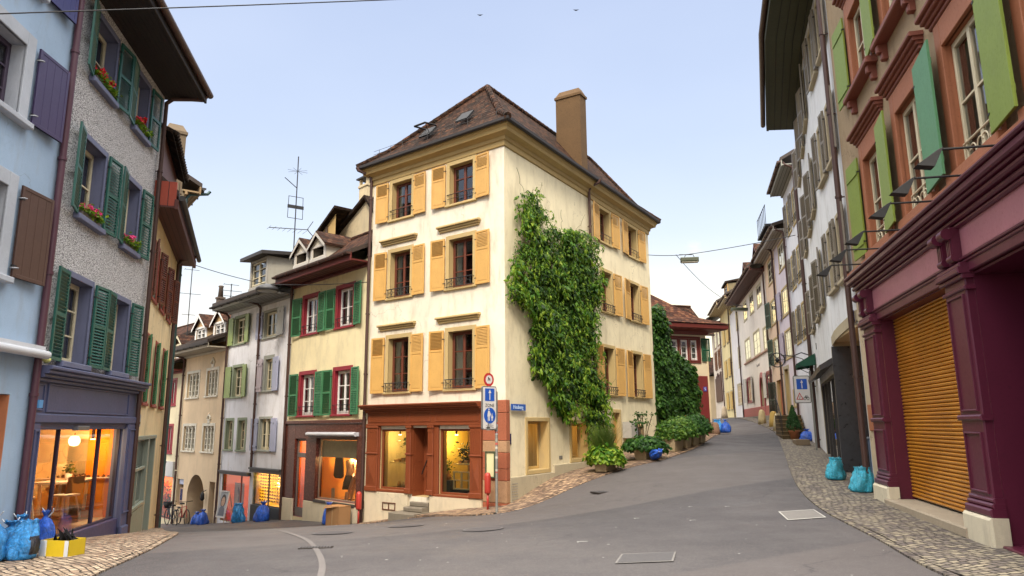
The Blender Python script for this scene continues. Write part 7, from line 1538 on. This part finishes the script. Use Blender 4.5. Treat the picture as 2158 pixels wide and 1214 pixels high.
t=thing('shelf',FL.w(4.5,1.5,-1.0),FL.a+PI/2,'thin wall shelf with small dark trinkets behind the table','shelf'); b=MB(); b.box(-1.3,1.0,-.08,.08,0,.02); b.build('board',PW,t); r=random.Random(4); b=MB()
for k in range(24): x=-1.25+k*.095; s=r.uniform(.02,.05); b.lathe([(s,0),(s*1.2,s),(s*.4,s*1.6)],(x,0,.02),7)
b.build('trinkets',paint((.1,.04,.02)),t)
t=thing('potted_plant',FL.w(4.1,.95,-1.0),0,'small dark plant standing on the white shop table','plant'); MB().lathe([(.05,0),(.07,.12),(.03,.13)],n=10).build('pot',PW,t); leaves_mb([(r.gauss(0,.05),r.gauss(0,.05),.2+r.gauss(0,.05),0,0,1) for _ in range(50)],.05,0,.8,r).build('foliage',DKL,t)
t=thing('counter',FL.w(4.2,2.2,-1.62),FL.a,'pale low cabinet against the back wall of the violet shopfront','cabinet'); MB().cbox(-.45,.35,-.25,.25,0,.62,.01).cbox(-.38,.28,-.26,-.25,.08,.54,.01).build('cabinet_body',plaster((.6,.45,.3),.05,.05),t)
# ---------------- corner house windows
YW=paint((.7,.6,.3),.4,.02)
for (F,u,y,z,w,lb) in ((A,1.05,.62,-1.08,1.0,'white shelf across the left shop window of the corner house'),(A,3.85,.62,-1.06,1.3,'white shelf across the right shop window of the corner house'),(Bf,1.4,.85,-.62,.5,'short shelf in the larger side shop window')):
    t=thing('shelf',F.w(u,y,z),F.a,lb,'shelf'); MB().cbox(-w/2,w/2,-.14,.14,0,.03,.005).build('board',YW,t); b=MB()
    for k in range(5): x=-w/2+.1+k*(w-.2)/5; b.cbox(x,x+.1,-.06,.08,.03,.10+.03*(k%3),.005)
    b.build('goods',paint((.45,.28,.12)),t)
t=thing('window_crate',A.w(3.3,.45,-1.86),A.a,'white divided frame leaning in the right shop window of the corner house','display'); b=frame_mb(.62,.5,.04,0,.05); b.box(.29,.33,.0,.05,.04,.46); b.box(.04,.58,0,.05,.24,.27); b.build('frame',YW,t,T(-.1,0,.12)); MB().box(-.1,.6,-.05,.2,0,.12).build('stand',BLACK,t)
t=thing('display_plinth',A.w(2.98,.5,-1.86),A.a,'dark box carrying an orange vase in the right shop window','display'); MB().cbox(-.18,.18,-.12,.12,0,.36,.01).build('plinth_box',paint((.05,.05,.04)),t); MB().lathe([(.05,.36),(.09,.42),(.08,.5),(.03,.56),(.02,.62)],n=12).build('vase',paint((.6,.25,.06),.3),t); leaves_mb([(r.gauss(0,.05),r.gauss(0,.05),.75+r.gauss(0,.1),0,0,1) for _ in range(60)],.09,0,.8,r,.2).build('foliage',GRL,t)
for (F,u,y,z,s,lb) in ((A,3.55,.75,-1.03,1.3,'dark leafy plant above the shelf in the right shop window'),(A,1.1,.9,-.75,1.,'dark leafy arrangement high in the left shop window')):
    t=thing('potted_plant',F.w(u,y,z),0,lb,'plant'); MB().lathe([(.05,0),(.08,.12),(.04,.13)],n=10).build('pot',BLACK,t); leaves_mb([(r.gauss(0,.14)*s,r.gauss(0,.1),.28+r.gauss(0,.10)*s,0,0,1) for _ in range(160)],.13,0,.9,r,.2).build('foliage',leaf((.01,.012,.008),(.02,.025,.015),(.04,.05,.02)),t)
for (F,u,y,z,w,lb) in ((A,1.25,.55,-1.82,.9,'tray of small orange objects on the floor of the left shop window'),(Bf,1.7,.8,-1.2,.8,'dark bench with small bright objects in the larger side shop window'),(Bf,4.25,.8,-1.0,.7,'dark bench with small bright objects in the farther side shop window')):
    t=thing('display_bench',F.w(u,y,z),F.a,lb,'display'); MB().cbox(-w/2,w/2,-.15,.15,0,.2 if F is Bf else .06,.01).build('bench_top',paint((.06,.03,.02)),t); b=MB()
    for k in range(9): x=r.uniform(-w/2+.05,w/2-.05); h_=r.uniform(.04,.2); b.lathe([(.03,0),(.035,h_*.5),(.01,h_)],(x,r.uniform(-.1,.1),.2 if F is Bf else .06),7)
    b.build('ornaments',paint((.7,.42,.15),.3,.02),t)
# ---------------- clothes shop
def mannequin(F,u,y,z,top,skirt,label,h=1.55,arms=True):
    t=thing('mannequin',F.w(u,y,z),F.a,label,'mannequin'); k=h/1.6
    b=MB(); b.lathe([(.02,1.32*k),(.05,1.34*k),(.045,1.42*k),(.07,1.47*k),(.085,1.54*k),(.06,1.61*k),(.01,1.63*k)],n=14)
    for s in (-1,1):
        if arms: b.tube([(s*.16,0,1.28*k),(s*.22,.02,1.02*k),(s*.2,-.05,.80*k)],[.045,.035,.025],8)
        b.tube([(s*.07,0,.72*k),(s*.075,0,.4*k),(s*.07,.01,.06)],[.07,.05,.03],8)
    b.build('figure',paint((.62,.42,.3),.4,.02),t); c=MB(); vs=[(.16,.80),(.14,.98),(.17,1.18),(.19,1.29),(.09,1.36)]; c.lathe([(a,zz*k) for a,zz in vs],n=18,wob=.02); c.build('blouse',fabric(top),t)
    c=MB(); c.lathe([(.27,.36*k),(.22,.6*k),(.165,.82*k)],n=22,wob=.05); c.build('skirt',fabric(skirt),t); MB().lathe([(.16,0),(.16,.02),(.02,.03)],n=14).build('stand',IRON,t)
FZ=-2.36
mannequin(F1,3.30,.75,FZ,(.6,.5,.42),(.015,.012,.012),'mannequin in a pale top and long black skirt at the middle of the clothes window',1.55); mannequin(F1,4.55,.9,FZ,(.7,.62,.5),(.012,.012,.012),'mannequin in a white top and black trousers at the right of the clothes window',1.5)
t=thing('hanging_jumper',F1.w(2.78,.6,-1.0),F1.a,'black jumper hanging at the left of the clothes window','clothing'); b=MB(); b.add([(-.22,-.03,-.02),(-.06,-.04,.05),(.06,-.04,.05),(.22,-.03,-.02),(.3,-.02,-.6),(.2,-.03,-.62),(.19,-.05,-.66),(-.19,-.05,-.66),(-.2,-.03,-.62),(-.3,-.02,-.6)],[(0,1,2,3,4,5,6,7,8,9)]); b.prism([(-.22,-.02),(-.06,.05),(.06,.05),(.22,-.02),(.3,-.6),(.19,-.68),(-.19,-.68),(-.3,-.6)][::-1],-.03,.03); b.build('knit',fabric((.012,.011,.013)),t); MB().tube([(-.2,0,0),(0,0,.08),(.2,0,0)],.008,5).tube([(0,0,.08),(0,0,.35)],.005,4).build('hanger',IRON,t)
t=thing('leg_form',F1.w(3.95,.55,FZ),F1.a,'pale bent display figure reaching down in the clothes window','mannequin'); b=MB()
for s in (-1,1): b.tube([(-.35+s*.05,s*.05,0),(-.2+s*.03,s*.05,.42),(.05,s*.05,.82)],[.03,.05,.08],8)
b.tube([(.05,0,.82),(.25,0,.74),(.34,0,.56)],[.1,.1,.06],9); b.tube([(.3,.05,.6),(.34,.05,.3),(.36,0,.1)],[.04,.03,.02],8); b.lathe([(.02,0),(.07,.06),(.07,.12),(.02,.18)],(.42,0,.42),10); b.build('figure',paint((.6,.36,.25),.4,.02),t)
for u,lb in ((3.6,'left pale shoe stand on the clothes window floor'),(4.4,'right pale shoe stand on the clothes window floor')):
    t=thing('shoe_stand',F1.w(u,.4,FZ),F1.a,lb,'display'); MB().prism([(0,0),(.1,0),(.14,.3),(.06,.3)],-.04,.04).build('stand_body',paint((.6,.5,.4)),t)
t=thing('price_card',F1.w(2.6,.45,FZ),F1.a,'white card standing at the left end of the clothes window','card'); MB().box(0,.2,0,.02,0,.36).build('card',paint((.7,.65,.5)),t)
# ---------------- eyewear shelves, orange shop shelf, florist
t=thing('eyewear_rack',F2.w(.15,.26,-2.85),F2.a,'rack of rows of spectacles in the narrow yellow shop window','display'); b=MB()
for k in range(9):
    z=.12+k*.115; b.box(0,2.3,-.02,.1,z,z+.012)
b.build('shelf_board',paint((.35,.25,.05)),t); r=random.Random(6); s_=MB()
for k in range(9):
    for j in range(10):
        x=.14+j*.21; z=.17+k*.115; s_.box(x-.06,x-.008,-.03,-.02,z-.02,z+.018); s_.box(x+.008,x+.06,-.03,-.02,z-.02,z+.018); s_.box(x-.01,x+.01,-.03,-.02,z,z+.01)
tag(s_.build('spectacles',paint((.10,.06,.04),.3),t),kind='stuff')
t=thing('shelf_unit',F3.w(2.35,.6,-3.7),F3.a,'small shelf unit with pale folded goods in the orange shop','shelf'); b=MB()
for k in range(5): b.cbox(0,.5,0,.3,.2+k*.22,.23+k*.22,.005); b.cbox(.06,.44,-.02,.2,.23+k*.22,.33+k*.22,.01,1)
b.build('shelves',[paint((.3,.1,.04)),fabric((.45,.38,.3))],t)
for i,(u,h_,c,lb) in enumerate(((1.0,1.1,(.8,.5,.05),'bouquet of yellow flowers at the left of the florist window'),(1.6,.7,(.7,.12,.03),'bouquet of red flowers in the middle of the florist window'),(2.3,1.25,(.85,.35,.05),'tall orange bouquet at the right of the florist window'),(2.7,.6,(.1,.2,.03),'leafy green pot plant at the right end of the florist window'))):
    t=thing('flower_bouquet',F5.w(u,.7,-4.2),F5.a,lb,'flowers'); MB().lathe([(.14,0),(.2,.35),(.16,.36)],n=12).build('bucket',paint((.08,.07,.06)),t); r=random.Random(i)
    leaves_mb([(r.gauss(0,.2),r.gauss(0,.15),.4+h_*r.random()*.9,0,-.5,1) for _ in range(240)],.15,0,.9,r,.3).build('foliage',DKL,t); leaves_mb([(r.gauss(0,.22),-.1+r.gauss(0,.12),.5+h_*r.random(),0,-.8,.5) for _ in range(200)],.12,0,.6,r,.7).build('blossom',leaf(mul(c,.6),c,mul(c,1.2),.2),t)
# ================================================================== sky, sun, camera
for o in list(SC.objects):
    if o.parent is None: o.location.z+=ZO
w=bpy.data.worlds.new('World'); SC.world=w; w.use_nodes=True; nt=w.node_tree; nt.nodes.clear()
SUN_EL,SUN_AZ=rad(46),rad(186)     # azimuth clockwise from +Y: the soft light comes from behind the viewer
def N(t): return nt.nodes.new(t)
sky=N('ShaderNodeTexSky'); sky.sky_type='NISHITA'; sky.sun_disc=False; sky.sun_elevation=SUN_EL; sky.sun_rotation=SUN_AZ; sky.altitude=200; sky.air_density=1.4; sky.dust_density=2.5; sky.ozone_density=1.5
b1=N('ShaderNodeBackground'); b1.inputs[1].default_value=.05; nt.links.new(sky.outputs[0],b1.inputs[0])
tc=N('ShaderNodeTexCoord'); sx=N('ShaderNodeSeparateXYZ'); nt.links.new(tc.outputs['Generated'],sx.inputs[0])
def M(op,a,b=0.,c=None):
    n=N('ShaderNodeMath'); n.operation=op
    for i,v in enumerate((a,b)):
        if isinstance(v,(int,float)): n.inputs[i].default_value=v
        else: nt.links.new(v,n.inputs[i])
    return n.outputs[0]
def R(f,stops):
    r=N('ShaderNodeValToRGB'); cr=r.color_ramp
    while len(cr.elements)<len(stops): cr.elements.new(.5)
    for e,(p,c) in zip(cr.elements,stops): e.position=p; e.color=(*c,1)
    nt.links.new(f,r.inputs[0]); return r.outputs[0]
def MX(f,a,b,mode='MIX'):
    n=N('ShaderNodeMix'); n.data_type='RGBA'; n.blend_type=mode
    for i,v in ((0,f),(6,a),(7,b)):
        if isinstance(v,(int,float)): n.inputs[i].default_value=v
        elif isinstance(v,tuple): n.inputs[i].default_value=(*v,1)
        else: nt.links.new(v,n.inputs[i])
    return n.outputs[2]
grad=R(sx.outputs[2],[(0,(.76,.66,.55)),(.10,(.72,.66,.58)),(.22,(.53,.55,.60)),(.38,(.41,.455,.57)),(.56,(.37,.42,.56)),(.66,(2.5,2.45,2.35)),(1,(4.1,3.95,3.7))])
# sunset-coloured band low over the street ahead, with a bank of cloud in it
dot=M('ADD',M('MULTIPLY',sx.outputs[0],.20),M('MULTIPLY',sx.outputs[1],.98))
glow=M('MULTIPLY',R(dot,[(.90,(0,0,0)),(.985,(1,1,1))]),R(sx.outputs[2],[(.06,(1,1,1)),(.26,(0,0,0))]))
grad=MX(M('MULTIPLY',glow,.8),grad,(.98,.76,.42))
dl=M('ADD',M('MULTIPLY',sx.outputs[0],-.42),M('MULTIPLY',sx.outputs[1],.907))
gl2=M('MULTIPLY',R(dl,[(.96,(0,0,0)),(.995,(1,1,1))]),R(sx.outputs[2],[(.04,(1,1,1)),(.2,(0,0,0))]))
grad=MX(M('MULTIPLY',gl2,.6),grad,(.95,.62,.40))
d4=M('ADD',M('MULTIPLY',sx.outputs[0],.07),M('MULTIPLY',sx.outputs[1],.9975)); g4=M('MULTIPLY',R(d4,[(.970,(0,0,0)),(.990,(1,1,1))]),R(sx.outputs[2],[(.16,(1,1,1)),(.27,(0,0,0))])); grad=MX(M('MULTIPLY',g4,.95),grad,(2.2,1.5,.38))
mp=N('ShaderNodeMapping'); mp.inputs['Scale'].default_value=(1,1,2.2); nt.links.new(tc.outputs['Generated'],mp.inputs[0])
back=R(M('ADD',M('MULTIPLY',sx.outputs[1],-1.),.0),[(.15,(0,0,0)),(.5,(1,1,1))]); grad=MX(back,grad,MX(1.,grad,(1.7,1.6,1.45),'MULTIPLY'))
nz=N('ShaderNodeTexNoise'); nz.inputs['Scale'].default_value=9; nz.inputs['Detail'].default_value=7; nz.inputs['Roughness'].default_value=.55; nt.links.new(mp.outputs[0],nz.inputs[0])
cl=M('ADD',nz.outputs[0],M('MULTIPLY',sx.outputs[2],-1.6)); cl=R(cl,[(.26,(0,0,0)),(.36,(1,1,1))])
cl=M('MULTIPLY',cl,R(dot,[(.96,(0,0,0)),(.985,(1,1,1))]))
grad=MX(M('MULTIPLY',cl,.9),grad,(.92,.80,.50))
n2=N('ShaderNodeTexNoise'); n2.inputs['Scale'].default_value=1.8; n2.inputs['Detail'].default_value=4; nt.links.new(mp.outputs[0],n2.inputs[0])
grad=MX(M('MULTIPLY',R(n2.outputs[0],[(.4,(0,0,0)),(.7,(1,1,1))]),.16),grad,(.66,.68,.76))
b2=N('ShaderNodeBackground'); b2.inputs[1].default_value=.82; nt.links.new(grad,b2.inputs[0])
ad=N('ShaderNodeAddShader'); nt.links.new(b1.outputs[0],ad.inputs[0]); nt.links.new(b2.outputs[0],ad.inputs[1])
ow=N('ShaderNodeOutputWorld'); nt.links.new(ad.outputs[0],ow.inputs[0])
l=bpy.data.lights.new('sun','SUN'); l.energy=2.15; l.angle=rad(10); l.color=(1,.90,.76)
so=bpy.data.objects.new('sun',l); COL.objects.link(so); so.location=(0,-20,40)
dirv=Vector((sin(SUN_AZ)*cos(SUN_EL),cos(SUN_AZ)*cos(SUN_EL),sin(SUN_EL))); so.rotation_euler=dirv.to_track_quat('Z','Y').to_euler()
cam=bpy.data.cameras.new('camera'); co=bpy.data.objects.new('camera',cam); COL.objects.link(co); SC.camera=co
cam.sensor_width=36; cam.sensor_fit='HORIZONTAL'; cam.lens=36*1489.4/2158; cam.clip_start=.1; cam.clip_end=2000
P_=rad(11.04); r_=rad(.469)
fw=Vector((0,cos(P_),sin(P_))); up=Vector((0,-sin(P_),cos(P_))); rt_=Vector((1,0,0))
X_=rt_*cos(r_)+up*sin(r_); Y_=-rt_*sin(r_)+up*cos(r_)
# image axes: x' = X cos - Y sin, y' = X sin + Y cos  (a roll of under half a degree)
X_=rt_*cos(r_)-up*sin(r_); Y_=rt_*sin(r_)+up*cos(r_)
m=Matrix((X_,Y_,-fw)).transposed().to_4x4(); m.translation=(0,0,ZO); co.matrix_world=m
SC.render.engine='CYCLES'; SC.view_settings.view_transform='Standard'; SC.view_settings.look='None'; SC.view_settings.exposure=.58; SC.view_settings.gamma=1
cy=SC.cycles; cy.use_denoising=True; cy.max_bounces=8; cy.transparent_max_bounces=16; cy.diffuse_bounces=4; cy.glossy_bounces=4; cy.caustics_reflective=False; cy.caustics_refractive=False; cy.sample_clamp_indirect=6
try: cy.denoiser='OPENIMAGEDENOISE'
except Exception: pass
SC.render.resolution_x=1024; SC.render.resolution_y=576
